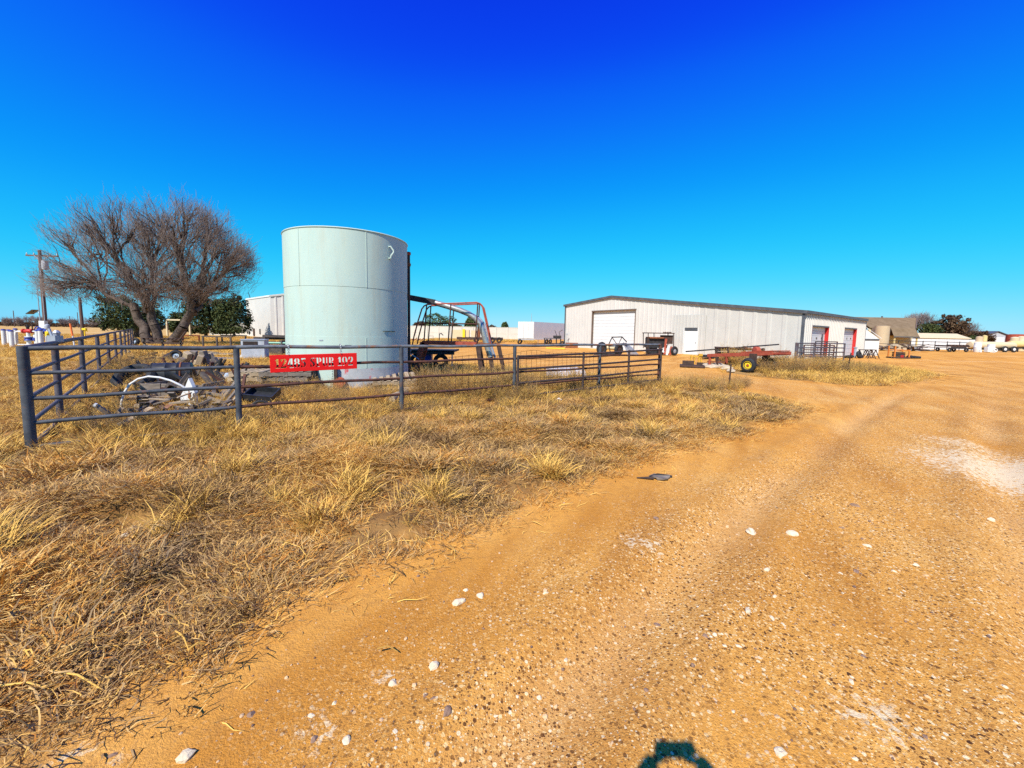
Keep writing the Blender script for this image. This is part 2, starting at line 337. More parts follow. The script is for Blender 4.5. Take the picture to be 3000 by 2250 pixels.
# ------------------------------------------------------------------ mesh helpers
class MB:
    def __init__(s): s.v, s.f = [], []
    def poly(s, vs, fs):
        o = len(s.v); s.v += [tuple(p) for p in vs]; s.f += [tuple(i + o for i in f) for f in fs]; return s
    def box(s, c, d, rot=None):
        hx, hy, hz = d[0] / 2, d[1] / 2, d[2] / 2
        pts = [Vector((x, y, z)) for x in (-hx, hx) for y in (-hy, hy) for z in (-hz, hz)]
        if rot is not None: pts = [rot @ p for p in pts]
        c = Vector(c)
        return s.poly([p + c for p in pts], [(0, 1, 3, 2), (4, 6, 7, 5), (0, 4, 5, 1), (2, 3, 7, 6), (0, 2, 6, 4), (1, 5, 7, 3)])
    def beam(s, p, q, wd, ht, up=(0, 0, 1)):        # box from p to q, wd across, ht along up
        p, q = Vector(p), Vector(q); d = (q - p); L = d.length; d.normalize()
        sd_ = d.cross(Vector(up))
        if sd_.length < 1e-5: sd_ = d.cross(Vector((1, 0, 0)))
        sd_.normalize(); u = sd_.cross(d)
        return s.box((p + q) / 2, (L, wd, ht), Matrix((d, sd_, u)).transposed())
    def tube(s, pts, r, n=8, cap=True):
        pts = [Vector(p) for p in pts]
        rs = r if isinstance(r, (list, tuple)) else [r] * len(pts)
        o = len(s.v); k = len(pts)
        d0 = (pts[1] - pts[0]).normalized()
        ref = Vector((0, 0, 1)) if abs(d0.z) < .9 else Vector((1, 0, 0))
        for i, p in enumerate(pts):
            d = (pts[min(i + 1, k - 1)] - pts[max(i - 1, 0)]).normalized()
            x = d.cross(ref)
            if x.length < 1e-4: x = d.orthogonal()
            x.normalize(); y = d.cross(x).normalized(); ref = x.cross(d)
            for j in range(n):
                t_ = 2 * math.pi * j / n
                s.v.append(tuple(p + (x * math.cos(t_) + y * math.sin(t_)) * rs[i]))
        for i in range(k - 1):
            for j in range(n):
                s.f.append((o + i * n + j, o + i * n + (j + 1) % n, o + (i + 1) * n + (j + 1) % n, o + (i + 1) * n + j))
        if cap:
            s.f.append(tuple(o + j for j in range(n))[::-1]); s.f.append(tuple(o + (k - 1) * n + j for j in range(n)))
        return s
    def lathe(s, prof, c=(0, 0, 0), n=24, axis='z', cap=True, rot=None):   # prof: (r, h)
        o = len(s.v); c = Vector(c); k = len(prof)
        for r_, h in prof:
            for j in range(n):
                t_ = 2 * math.pi * j / n; x, y = r_ * math.cos(t_), r_ * math.sin(t_)
                p = {'z': Vector((x, y, h)), 'y': Vector((x, h, y)), 'x': Vector((h, x, y))}[axis]
                if rot is not None: p = rot @ p
                s.v.append(tuple(p + c))
        for i in range(k - 1):
            for j in range(n):
                s.f.append((o + i * n + j, o + i * n + (j + 1) % n, o + (i + 1) * n + (j + 1) % n, o + (i + 1) * n + j))
        if cap:
            s.f.append(tuple(o + j for j in range(n))[::-1]); s.f.append(tuple(o + (k - 1) * n + j for j in range(n)))
        return s
    def torus(s, c, R_, r_, rot=None, n=24, k=10, arc=1.0, sq=1.0):
        o = len(s.v); c = Vector(c); m_ = n if arc >= 1 else n + 1
        for i in range(m_):
            t_ = 2 * math.pi * arc * i / n
            for j in range(k):
                q = 2 * math.pi * j / k
                p = Vector(((R_ + r_ * math.cos(q)) * math.cos(t_), r_ * sq * math.sin(q), (R_ + r_ * math.cos(q)) * math.sin(t_)))
                if rot is not None: p = rot @ p
                s.v.append(tuple(p + c))
        for i in range(n):
            for j in range(k):
                a_, b_ = i % m_, (i + 1) % m_
                s.f.append((o + a_ * k + j, o + a_ * k + (j + 1) % k, o + b_ * k + (j + 1) % k, o + b_ * k + j))
        return s
    def prism(s, pts, d):                            # planar polygon (3D pts) extruded by vector d
        n = len(pts); d = Vector(d)
        return s.poly([Vector(p) for p in pts] + [Vector(p) + d for p in pts],
                      [tuple(range(n))[::-1], tuple(range(n, 2 * n))] + [(i, (i + 1) % n, n + (i + 1) % n, n + i) for i in range(n)])
    def build(s, name, material, parent=None, smooth=False, bevel=0, world=False):
        me = bpy.data.meshes.new(name)
        vs_ = s.v
        if world and parent is not None:
            o = parent.location; vs_ = [(x - o.x, y - o.y, z - o.z) for x, y, z in vs_]
        me.from_pydata(vs_, [], s.f)
        bm_ = bmesh.new(); bm_.from_mesh(me); bmesh.ops.recalc_face_normals(bm_, faces=bm_.faces)
        if bevel: bmesh.ops.bevel(bm_, geom=bm_.edges[:], offset=bevel, segments=1, affect='EDGES')
        bm_.to_mesh(me); bm_.free()
        if smooth:
            me.shade_smooth()
            me.set_sharp_from_angle(angle=R(40))
        me.materials.append(MATS[material])
        ob = bpy.data.objects.new(name, me); COL.objects.link(ob)
        if parent is not None: ob.parent = parent
        return ob
def tag(o, label=None, cat=None, group=None, kind=None):
    for k, v in (('label', label), ('category', cat), ('group', group), ('kind', kind or ('thing' if cat else None))):
        if v: o[k] = v
    return o
def T(name, label, cat, loc=(0, 0, 0), rz=0, group=None):
    o = bpy.data.objects.new(name, None); COL.objects.link(o); o.empty_display_size = .1
    o.location = Vector(loc); o.rotation_euler = (0, 0, rz); o['kind'] = 'thing'
    return tag(o, label, cat, group)
def copy_tree(o, parent=None):
    c = o.copy(); COL.objects.link(c); c.parent = parent
    for ch in [k for k in bpy.data.objects if k.parent == o]: copy_tree(ch, c)
    return c
def origin_to(o, p):                                 # single mesh thing: move the origin to its base
    p = Vector(p); o.data.transform(Matrix.Translation(-p)); o.location = p
    return o
def fast_mesh(name, V, F, material, attrs=None, smooth=False):
    """V (n,3) array, F (m,k) int array with one face size"""
    me = bpy.data.meshes.new(name)
    V = np.ascontiguousarray(V, np.float32); F = np.ascontiguousarray(F, np.int32); k = F.shape[1]
    me.vertices.add(len(V)); me.vertices.foreach_set('co', V.ravel())
    me.loops.add(F.size); me.loops.foreach_set('vertex_index', F.ravel())
    me.polygons.add(len(F)); me.polygons.foreach_set('loop_start', np.arange(0, F.size, k, dtype=np.int32))
    me.update(calc_edges=True)
    for an, arr in (attrs or {}).items():
        at_ = me.attributes.new(an, 'FLOAT', 'POINT'); at_.data.foreach_set('value', np.ascontiguousarray(arr, np.float32))
    if smooth: me.shade_smooth()
    me.materials.append(MATS[material])
    return me
def link(name, me, parent=None):
    o = bpy.data.objects.new(name, me); COL.objects.link(o)
    if parent is not None: o.parent = parent
    return o
def segments_mesh(name, P0, P1, R0, R1, material, n=3):
    P0, P1 = np.asarray(P0, float), np.asarray(P1, float); R0, R1 = np.asarray(R0, float), np.asarray(R1, float)
    d = P1 - P0; d /= np.linalg.norm(d, axis=1, keepdims=True) + 1e-9
    ref = np.where(np.abs(d[:, 2:3]) < .9, np.array([[0, 0, 1.]]), np.array([[1., 0, 0]]))
    x = np.cross(d, ref); x /= np.linalg.norm(x, axis=1, keepdims=True) + 1e-9; y = np.cross(d, x)
    m_ = len(P0); V = np.zeros((m_, 2, n, 3))
    for j in range(n):
        t_ = 2 * math.pi * j / n; o = x * math.cos(t_) + y * math.sin(t_)
        V[:, 0, j] = P0 + o * R0[:, None]; V[:, 1, j] = P1 + o * R1[:, None]
    base = (np.arange(m_) * 2 * n)[:, None]
    F = np.concatenate([np.stack([base[:, 0] + j, base[:, 0] + (j + 1) % n, base[:, 0] + n + (j + 1) % n, base[:, 0] + n + j], 1) for j in range(n)])
    return fast_mesh(name, V.reshape(-1, 3), F, material)
def scatter(name, pts, rot, scl, idx, protos, label):
    """one 'stuff' object: prototypes instanced on points"""
    me = bpy.data.meshes.new(name); n = len(pts)
    me.vertices.add(n); me.vertices.foreach_set('co', np.ascontiguousarray(pts, np.float32).ravel())
    for an, ty, arr in (('rot', 'FLOAT_VECTOR', rot), ('scl', 'FLOAT', scl), ('idx', 'INT', idx)):
        at_ = me.attributes.new(an, ty, 'POINT')
        at_.data.foreach_set('vector' if ty == 'FLOAT_VECTOR' else 'value', np.ascontiguousarray(arr, np.int32 if ty == 'INT' else np.float32).ravel())
    c = bpy.data.collections.new(name + '_pieces')
    for i, pm in enumerate(protos):
        c.objects.link(bpy.data.objects.new('%s_piece_%02d' % (name, i), pm))
    ng = bpy.data.node_groups.new(name + '_nodes', 'GeometryNodeTree')
    ng.interface.new_socket('Geometry', in_out='INPUT', socket_type='NodeSocketGeometry')
    ng.interface.new_socket('Geometry', in_out='OUTPUT', socket_type='NodeSocketGeometry')
    gi, go = ng.nodes.new('NodeGroupInput'), ng.nodes.new('NodeGroupOutput')
    ip = ng.nodes.new('GeometryNodeInstanceOnPoints'); ci = ng.nodes.new('GeometryNodeCollectionInfo')
    ci.inputs['Collection'].default_value = c; ci.inputs['Separate Children'].default_value = True; ci.inputs['Reset Children'].default_value = True
    def na(nm, ty):
        q = ng.nodes.new('GeometryNodeInputNamedAttribute'); q.data_type = ty; q.inputs['Name'].default_value = nm; return q.outputs['Attribute']
    L = ng.links.new
    L(gi.outputs[0], ip.inputs['Points']); L(ci.outputs[0], ip.inputs['Instance']); ip.inputs['Pick Instance'].default_value = True
    L(na('idx', 'INT'), ip.inputs['Instance Index'])
    er = ng.nodes.new('FunctionNodeEulerToRotation'); L(na('rot', 'FLOAT_VECTOR'), er.inputs[0]); L(er.outputs[0], ip.inputs['Rotation'])
    L(na('scl', 'FLOAT'), ip.inputs['Scale']); L(ip.outputs[0], go.inputs[0])
    o = link(name, me); md = o.modifiers.new('scatter', 'NODES'); md.node_group = ng
    return tag(o, label, name.replace('_', ' '), kind='stuff')
# ------------------------------------------------------------------ ground and drive
def graded(lo, hi, c0, c1, step, k=1.09):
    mid = list(np.arange(c0, c1 + 1e-6, step)); a_, s_ = [], step
    x = c0
    while x > lo: s_ *= k; x -= s_; a_.append(x)
    b_, s_ = [], step; x = c1
    while x < hi: s_ *= k; x += s_; b_.append(x)
    return np.array(a_[::-1] + mid + b_)
gx, gy = graded(-3000, 3000, -9.5, 9.5, .085), graded(-30, 5000, .6, 14, .085)
GX, GY = np.meshgrid(gx, gy); fx, fy = GX.ravel(), GY.ravel()
fz = terrain(fx, fy)
gg = grassy(fx, fy)
def blobs(lst):
    o = np.zeros_like(fx)
    for u, v, rx, ry, k in lst:
        p = PZ(u, v); o = np.maximum(o, k * np.exp(-(((fx - p.x) / rx) ** 2 + ((fy - p.y) / ry) ** 2)))
    return o
ATT = {'grass': np.clip(gg / .5 * .5 + .35, 0, 1), 'far': np.clip((np.hypot(fx, fy) - 13) / 20, 0, 1),
       'gravel': np.clip((-gg - .25) / .9, 0.06, 1) * np.clip(1.25 - np.hypot(fx, fy) / 45, 0, 1),
       'berm': np.clip(sum(np.exp(-((np.abs(d_) - .36) / .14) ** 2) for d_ in ruts(fx, fy)), 0, 1) * .5 * (gg < 0) * np.clip(vnoise(fx * 2.3, fy * 1.1, 18) * 1.7 - .25, 0, 1),
       'rut': np.clip(sum(np.exp(-(d_ / .2) ** 2) for d_ in ruts(fx, fy)), 0, 1) * .55 * (gg < 0) * np.clip(vnoise(fx * 1.3, fy * .5, 8) * 1.6 - .2, 0, 1),
       'pale': blobs([(3040, 1400, 1.2, 1.5, .56), (2560, 2110, .22, .2, .36), (930, 2150, .16, .12, .36), (1130, 1990, .12, .12, .33), (1880, 1600, .3, .25, .33), (2800, 1300, .6, .8, .36),
                      (2860, 1060, 14, .9, .38), (2980, 1045, 16, 1.2, .38), (200, 2230, .25, .1, .33)])}
nx = len(gx)
I, J = np.meshgrid(np.arange(nx - 1), np.arange(len(gy) - 1))
q0 = (J * nx + I).ravel(); FQ = np.stack([q0, q0 + 1, q0 + nx + 1, q0 + nx], 1)
ground = link('ground', fast_mesh('ground', np.stack([fx, fy, fz], 1), FQ, 'soil', ATT, True)); tag(ground, kind='structure')
on = (gg[FQ].max(1) < -.02) & (fy[FQ].min(1) > -8) & (fy[FQ].max(1) < 62) & (fx[FQ].max(1) < 75) & (fx[FQ].min(1) > -9)
used = np.unique(FQ[on]); remap = np.zeros(len(fx), int); remap[used] = np.arange(len(used))
road = link('dirt_road', fast_mesh('dirt_road', np.stack([fx, fy, fz + .006], 1)[used], remap[FQ[on]], 'soil', {k: v[used] for k, v in ATT.items()}, True))
tag(road, kind='structure')

# ------------------------------------------------------------------ dry grass, straw, weeds, gravel
def blades(n, spread, l0, l1, tilt, droop, wid, seed, material, aim=None, aim_w=0.0, segs=3, curl=.3):
    r = np.random.default_rng(seed)
    ang = r.uniform(0, 2 * math.pi, n); rad = spread * np.sqrt(r.uniform(0, 1, n))
    bx, by = rad * np.cos(ang), rad * np.sin(ang)
    az = ang + r.normal(0, .7, n)
    if aim is not None:
        az = np.where(r.uniform(0, 1, n) < aim_w, aim + r.normal(0, .35, n), az)
    tl = np.clip(r.normal(tilt, .22, n), 0.03, 1.52)
    L = r.uniform(l0, l1, n); wd = wid * r.uniform(.6, 1.4, n)
    p = np.stack([bx, by, np.full(n, -.01)], 1); V = []
    side = np.stack([-np.sin(az), np.cos(az), np.zeros(n)], 1) * 1.0
    side += r.normal(0, .5, (n, 3)); side /= np.linalg.norm(side, axis=1, keepdims=True)
    cz = az.copy()
    for s_ in range(segs + 1):
        f = 1 - .85 * (s_ / segs) ** 2
        V.append(p - side * (wd * f / 2)[:, None]); V.append(p + side * (wd * f / 2)[:, None])
        d = np.stack([np.sin(tl) * np.cos(cz), np.sin(tl) * np.sin(cz), np.cos(tl)], 1)
        p = p + d * (L / segs)[:, None]
        tl = tl + droop * r.uniform(.4, 1.5, n) / segs; cz = cz + r.normal(0, curl, n)
        p[:, 2] = np.maximum(p[:, 2], r.uniform(.0, .025, n))
    V = np.stack(V, 1)                                  # n, 2(segs+1), 3
    k = 2 * (segs + 1); base = (np.arange(n) * k)[:, None]
    F = np.concatenate([np.stack([base[:, 0] + 2 * s_, base[:, 0] + 2 * s_ + 1, base[:, 0] + 2 * s_ + 3, base[:, 0] + 2 * s_ + 2], 1) for s_ in range(segs)])
    rnd = np.repeat(r.uniform(0, 1, n), k)
    return fast_mesh('blades', V.reshape(-1, 3), F, material, {'rnd': rnd})
def in_view(x, y, m_=90):
    d = np.stack([x, y, np.full_like(x, -CAM_H + .15)], 1)
    a_, b_, c_ = d @ np.array(RGT), d @ np.array(UPV), d @ np.array(FWD)
    u, v = CX + FPX * a_ / c_, CY - FPX * b_ / c_
    return (c_ > .2) & (u > -m_ * 3) & (u < 3000 + m_ * 3) & (v < 2250 + m_ * 4)
def sample(n, x0, x1, y0, y1, cond):
    x, y = rng.uniform(x0, x1, n), rng.uniform(y0, y1, n)
    ok = cond(x, y) & in_view(x, y); return x[ok], y[ok]
def euler(n, tilt=.12, az=None, spread=.6):
    z_ = rng.uniform(0, 2 * math.pi, n) if az is None else az + rng.normal(0, spread, n)
    return np.stack([rng.normal(0, tilt, n), rng.normal(0, tilt, n), z_], 1)
FX0, FX1 = Vector((-6.1, 4.88, 0)), Vector((4.67, 12.5, 0))      # front fence line
def behind_fence(x, y): return (y - FX0.y) - (x - FX0.x) * .7075
clump = [blades(52, .11, .05, .17, .75, 1.1, .006, 10 + i, 'straw', curl=.5) for i in range(4)]
mats_ = [blades(64, .2, .04, .15, 1.25, .4, .0055, 20 + i, 'straw', curl=.7) for i in range(4)]
gold = [blades(42, .09, .1, .3, .55, 1.0, .006, 30 + i, 'straw_gold', aim=0.0, aim_w=.45) for i in range(3)]
wiry = [blades(52, .14, .05, .17, .9, .8, .005, 40 + i, 'weed', curl=.7) for i in range(3)]
stems = [blades(5, .2, .2, .42, 1.2, .35, .0055, 50 + i, 'straw_gold', curl=.25) for i in range(3)]
protos = clump + mats_ + gold + wiry + stems                              # 0-3, 4-7, 8-10, 11-13
xs, ys, ii, ss = [], [], [], []
def addp(x, y, idx, sc):
    xs.append(x); ys.append(y); ii.append(idx); ss.append(sc)
near_edge = lambda x, y: sdist(VERGE, x, y)
# straw mat close by, thinning towards the drive
x, y = sample(60000, -9, 9, .5, 14, lambda x, y: (near_edge(x, y) > -.06 - .12 * vnoise(x * 3, y * 3, 9)) & (behind_fence(x, y) < .6))
dn = np.hypot(x, y); keep = rng.uniform(0, 1, len(x)) < .8 * np.clip(1.25 - dn / 14, .25, 1) * np.clip(.35 + near_edge(x, y) * 1.2, .2, 1) * np.clip((vnoise(x * 1.7, y * 1.7, 12) - .2) * 4, .12, 1)
x, y = x[keep], y[keep]; addp(x, y, rng.integers(4, 8, len(x)), rng.uniform(.7, 1.3, len(x)))
x, y = sample(5000, -9, 9, .8, 13, lambda x, y: near_edge(x, y) > .15); keep = rng.uniform(0, 1, len(x)) < .35; x, y = x[keep], y[keep]; addp(x, y, rng.integers(14, 17, len(x)), rng.uniform(.6, 1.1, len(x)))
# clumps
x, y = sample(26000, -9, 9, .9, 14, lambda x, y: (near_edge(x, y) > .12) & (behind_fence(x, y) < .6))
pr = np.clip((vnoise(x * 1.3 + 3, y * 1.3, 14) - .38) * 3.2, 0, 1) * np.clip(near_edge(x, y) / .9, .08, 1)
keep = rng.uniform(0, 1, len(x)) < pr; x, y = x[keep], y[keep]
grey = vnoise(x * .55 + 9, y * .55 + 2, 17) > .52
addp(x, y, np.where(grey, rng.integers(11, 14, len(x)), rng.integers(0, 4, len(x))), rng.uniform(.65, 1.15, len(x)))
# bunches that stand above the mat
x, y = sample(700, -9, 9, 1.6, 14, lambda x, y: (near_edge(x, y) > .35) & (behind_fence(x, y) < .2)); x, y = x[:240], y[:240]
k_ = rng.integers(0, 3, len(x)); bxs, bys, bid, bsc = [], [], [], []
for q in range(len(x)):
    m_ = int(rng.integers(4, 10)); bxs += list(x[q] + rng.normal(0, .09, m_)); bys += list(y[q] + rng.normal(0, .07, m_))
    bid += list((rng.integers(8, 11, m_), rng.integers(0, 4, m_), rng.integers(11, 14, m_))[k_[q]]); bsc += list(rng.uniform(.9, 1.7, m_) * (.85 if k_[q] == 0 else 1.25))
addp(np.array(bxs), np.array(bys), np.array(bid), np.array(bsc))
x, y = sample(5000, -8, 6, 4, 14, lambda x, y: (np.abs(behind_fence(x, y) + .15) < .5) & (vnoise(x * 1.4, y * 1.4, 33) > .45)); x, y = x[:700], y[:700]
addp(x, y, rng.choice([8, 9, 10, 0, 12], len(x)), rng.uniform(.7, 1.6, len(x)))
# golden stands: along the fence, far end of the wedge, left corner
x, y = sample(16000, -10, 10, 2.5, 16, lambda x, y: (near_edge(x, y) > .2))
bf = behind_fence(x, y)
pr = np.clip((vnoise(x * .7, y * .7, 21) - .5) * 4, 0, 1) * np.clip(1.2 - np.abs(bf + .2) / 2.2, .08, 1) * .8
pr = np.where(bf > .6, pr * .5, pr)
keep = rng.uniform(0, 1, len(x)) < pr; x, y = x[keep], y[keep]; addp(x, y, rng.integers(8, 11, len(x)), rng.uniform(.55, 1.05, len(x)))
# inside the corner lot and the field on the left
x, y = sample(60000, -70, 6, 4.5, 60, lambda x, y: (near_edge(x, y) > .3) & ((behind_fence(x, y) > .3) | (x < -6)))
dn = np.hypot(x, y); keep = rng.uniform(0, 1, len(x)) < np.clip((vnoise(x * .35, y * .35, 23) - .2) * 2.0, .1, 1)
x, y = x[keep], y[keep]; dn = np.hypot(x, y)
addp(x, y, np.where(rng.uniform(0, 1, len(x)) < .62, rng.integers(8, 11, len(x)), rng.integers(0, 4, len(x))), rng.uniform(.55, .95, len(x)) * np.clip(dn / 14, 1, 2.0) * np.where(behind_fence(x, y) > 0, .8, .85))
x, y = sample(16000, -14, 5, 5, 22, lambda x, y: (near_edge(x, y) > .2) & (behind_fence(x, y) > .3) & (x > -16))
addp(x, y, rng.choice([0, 1, 2, 3, 8, 9, 10, 11, 12], len(x)), rng.uniform(.5, 1.1, len(x)))
# grass island by the trailer
x, y = sample(30000, 7, 34, 11, 27, lambda x, y: sdist(ISLE, x, y) > -.1)
keep = rng.uniform(0, 1, len(x)) < np.clip(.3 + sdist(ISLE, x, y) * .9, .15, 1); x, y = x[keep], y[keep]
addp(x, y, rng.choice([0, 1, 8, 9, 10, 11, 12, 13], len(x)), rng.uniform(.45, 1.0, len(x)) * (1 + .5 * np.clip(sdist(ISLE, x, y), 0, 1.2)))
# strip along the far wall
x, y = sample(5000, -14, 4, 60, 73, lambda x, y: y > 62); addp(x, y, rng.integers(8, 11, len(x)), rng.uniform(1.0, 2.0, len(x)))
x, y, idx, sc = (np.concatenate(q) for q in (xs, ys, ii, ss))
hole = ((x - PIT[0]) / .4) ** 2 + ((y - PIT[1] + .06) / .26) ** 2 < 1
wp = PZ(2193, 1092); hole |= (np.hypot(x - wp.x + .2, y - wp.y + .3) < .9)
x, y, idx, sc = x[~hole], y[~hole], idx[~hole], sc[~hole]
scatter('dry_grass', np.stack([x, y, terrain(x, y)], 1), euler(len(x), .1, -.2, 1.8), sc, idx, protos, 'matted dry golden and grey grass covering the verge and the field')
# loose straws lying at the edge of the drive
straw1 = [blades(7, .12, .04, .2, 1.5, .05, .005, 60 + i, 'straw_gold') for i in range(3)]
x, y = sample(9000, -3, 8, .8, 10, lambda x, y: (near_edge(x, y) < .35) & (near_edge(x, y) > -.55))
keep = rng.uniform(0, 1, len(x)) < np.clip(.55 + near_edge(x, y), 0.02, 1) ** 2; x, y = x[keep], y[keep]
scatter('loose_straw', np.stack([x, y, terrain(x, y) + .008], 1), euler(len(x), .03), rng.uniform(.5, 1.2, len(x)), rng.integers(0, 3, len(x)), straw1, 'loose straws scattered along the edge of the dirt drive')
# tall dead weeds: behind the fence, at the gate, round the trailer
def brush(seed, h, n=26):
    r = np.random.default_rng(seed); P0, P1, R0, R1 = [], [], [], []
    for _ in range(n):
        p = np.array([*r.normal(0, .05, 2), -.02]); d = np.array([*r.normal(0, .45, 2), 1.0]); d /= np.linalg.norm(d); L = h * r.uniform(.5, 1.05); rr = .0035
        for s_ in range(5):
            q = p + d * L / 5; P0.append(p); P1.append(q); R0.append(rr); R1.append(rr * .8); rr *= .8
            for _k in range(2 if s_ > 0 else 0):
                d2 = d + r.normal(0, .6, 3); d2 /= np.linalg.norm(d2); q2 = q + d2 * h * r.uniform(.08, .26); P0.append(q); P1.append(q2); R0.append(.0022); R1.append(.0012)
            p = q; d = d + r.normal(0, .16, 3); d /= np.linalg.norm(d)
    me = segments_mesh('brush', P0, P1, R0, R1, ('weed', 'straw_gold', 'weed', 'straw')[seed % 4], 3)
    at_ = me.attributes.new('rnd', 'FLOAT', 'POINT'); at_.data.foreach_set('value', np.repeat(r.uniform(0, 1, len(P0)), 6).astype(np.float32)); return me
br = [brush(80 + i, .62) for i in range(4)]
bx, by, bs = [], [], []
def brush_at(n, u0, u1, y0, y1, s0, s1):
    for _ in range(n):
        Y = random.uniform(y0, y1); bx.append(XA(random.uniform(u0, u1), Y)); by.append(Y); bs.append(random.uniform(s0, s1))
brush_at(110, 1235, 1520, 9.3, 11.2, .7, 1.35); brush_at(70, 1500, 1700, 10.6, 12.6, .5, 1.0); brush_at(36, 1180, 1930, 8.2, 9.2, .3, .55)
brush_at(45, 1400, 1560, 8.9, 9.4, .5, .9); brush_at(60, 1940, 2190, 11.5, 13.2, .4, .8); brush_at(130, 2235, 2480, 17.2, 20, .7, 1.5); brush_at(60, 2480, 2600, 16.8, 19, .5, 1.1)
brush_at(55, 900, 1180, 8.3, 9.6, .4, .8); brush_at(40, 330, 520, 12, 17, .5, 1.0); brush_at(60, 100, 700, 5.6, 8, .35, .8); brush_at(50, 560, 1000, 8.5, 11, .4, .9); brush_at(30, 230, 420, 10, 15, .5, 1.0)
brush_at(16, 1600, 1900, 11.4, 12.2, .9, 1.3); brush_at(12, 2110, 2300, 21, 23, 1.4, 2.2)
for _ in range(150):                                    # along the foot of the fence
    s_ = random.uniform(.3, 10.6); o_ = random.gauss(0, .22); bx.append(FX0.x + s_ + .58 * o_); by.append(FX0.y + .7075 * s_ - .82 * o_); bs.append(random.uniform(.22, .6))
bx, by = np.array(bx), np.array(by)
scatter('dead_weeds', np.stack([bx, by, terrain(bx, by)], 1), euler(len(bx), .15), np.array(bs), rng.integers(0, 4, len(bx)), br, 'tall brown dead weeds along the fence and around the red trailer')
# gravel on the drive
def pebble(seed, material):
    bm_ = bmesh.new(); bmesh.ops.create_icosphere(bm_, subdivisions=1, radius=1); r = np.random.default_rng(seed)
    k = r.uniform(.6, 1.25, 3) * np.array([1, .85, .55])
    for v in bm_.verts: v.co = Vector((v.co.x * k[0], v.co.y * k[1], v.co.z * k[2])) * r.uniform(.8, 1.15)
    me = bpy.data.meshes.new('pebble'); bm_.to_mesh(me); bm_.free(); me.materials.append(MATS[material]); return me
mat('peb_tan', (.5, .3, .14), (.6, .42, .24), 30, .9, bm=0); mat('peb_dark', (.09, .06, .05), (.2, .12, .09), 30, .9, bm=0)
pb = [pebble(i, k) for i, k in enumerate(['peb_tan', 'peb_tan', 'stone_brown', 'peb_dark', 'peb_tan', 'stone_pale'])]
x, y = sample(26000, -3, 9, .7, 9, lambda x, y: near_edge(x, y) < -.02)
keep = rng.uniform(0, 1, len(x)) < np.clip(1.2 - np.hypot(x, y) / 8, .1, 1) * np.clip(.15 - near_edge(x, y) * .8, .1, 1); x, y = x[keep], y[keep]
sz = np.clip(rng.lognormal(-5.45, .5, len(x)), .002, .017)
scatter('gravel', np.stack([x, y, terrain(x, y) + .006 + sz * .2], 1), euler(len(x), .3), sz, rng.choice(6, len(x), p=[.32, .26, .22, .14, .05, .01]), pb, 'small tan and brown gravel embedded in the dirt drive')
x, y = sample(3000, -9, 9, .7, 8, lambda x, y: near_edge(x, y) > 0); x, y = x[:500], y[:500]
# ------------------------------------------------------------------ pipe fences
def on_front(s, z=0.0, off=0.0):                       # s along x from the corner; off > 0 towards the camera
    nrm = Vector((.7075, -1, 0)).normalized()
    return Vector((FX0.x + s, FX0.y + .7075 * s, z)) + nrm * off
def s_of(u, z=.7):
    lo, hi = -1, 14
    for _ in range(40):
        md = (lo + hi) / 2; p = on_front(md, z)
        if p.x < XA(u, p.y, z): lo = md
        else: hi = md
    return (lo + hi) / 2
RH = [1.33, 1.02, .70, .385, .08]
ps = [0.0] + [s_of(u) for u in (697, 1176, 1507, 1756)] + [s_of(1932)]
front = T('pipe_fence', 'long welded pipe fence with red sign hanging from its top rail', 'fence', on_front(0))
def post_mesh(p, r_, top, matn, par):
    g = gz(p.x, p.y); return MB().tube([(p.x, p.y, g - .25), (p.x, p.y, top)], r_, 14).build('post', matn, par, True, world=True)
for i, s_ in enumerate(ps):
    post_mesh(on_front(s_), .054 if i == 0 else (.05 if i == 5 else .042), 1.36 if i == 0 else (1.31 if i < 5 else 1.36), 'grey_pipe' if i < 5 else 'rust_pipe', front)
for k, z in enumerate(RH):
    for i in range(5):
        a_, b_ = on_front(ps[i], z), on_front(ps[i + 1], z)
        n = 5; pts = []
        for j in range(n + 1):
            p = a_.lerp(b_, j / n); p.z += (.012 * math.sin(k * 2 + i * 1.3 + j * 1.1) if 0 < j < n else 0); pts.append(p)
        mname = ('toprail' if k == 0 else ('grey_pipe' if i == 0 else 'rust_pipe'))
        if k == 0 and i == 0: mname = 'grey_pipe'
        MB().tube(pts, .031 if k == 0 else .026, 10).build('rail', mname, front, True, world=True)
# side fence running back to the tree
LD = Vector((-.672, .74, 0)).normalized()
def on_left(t_, z=0.0): return Vector((FX0.x, FX0.y, z)) + LD * t_
def t_of(u):
    lo, hi = 0, 60
    for _ in range(40):
        md = (lo + hi) / 2; p = on_left(md, 1.0)
        if p.x < XA(u, p.y, 1.0): hi = md
        else: lo = md
    return (lo + hi) / 2
for tname in (1,):
    print('t', [round(t_of(u), 1) for u in (161, 235, 280, 312, 335, 351, 365, 385)], 's', [round(v, 2) for v in ps])
lts = [2.1, 5.2, 8.5, 11.8, 15.2, 18.6, 22, 25.4, 28.8, 32.2]
side = T('pipe_fence', 'weathered pipe fence running back from the corner post towards the bare tree', 'fence', on_left(lts[0]))
for t_ in lts: post_mesh(on_left(t_), .045, 1.33, 'purple_pipe', side)
prev = [.06] + lts
for k, z in enumerate(RH):
    for i in range(len(lts)):
        if k == 4 and i > 3: continue
        MB().tube([on_left(prev[i], z), on_left((prev[i] + prev[i + 1]) / 2, z + random.uniform(-.012, .012)), on_left(prev[i + 1], z)], .036 if k == 0 else .027, 10).build('rail', 'purple_pipe', side, True, world=True)
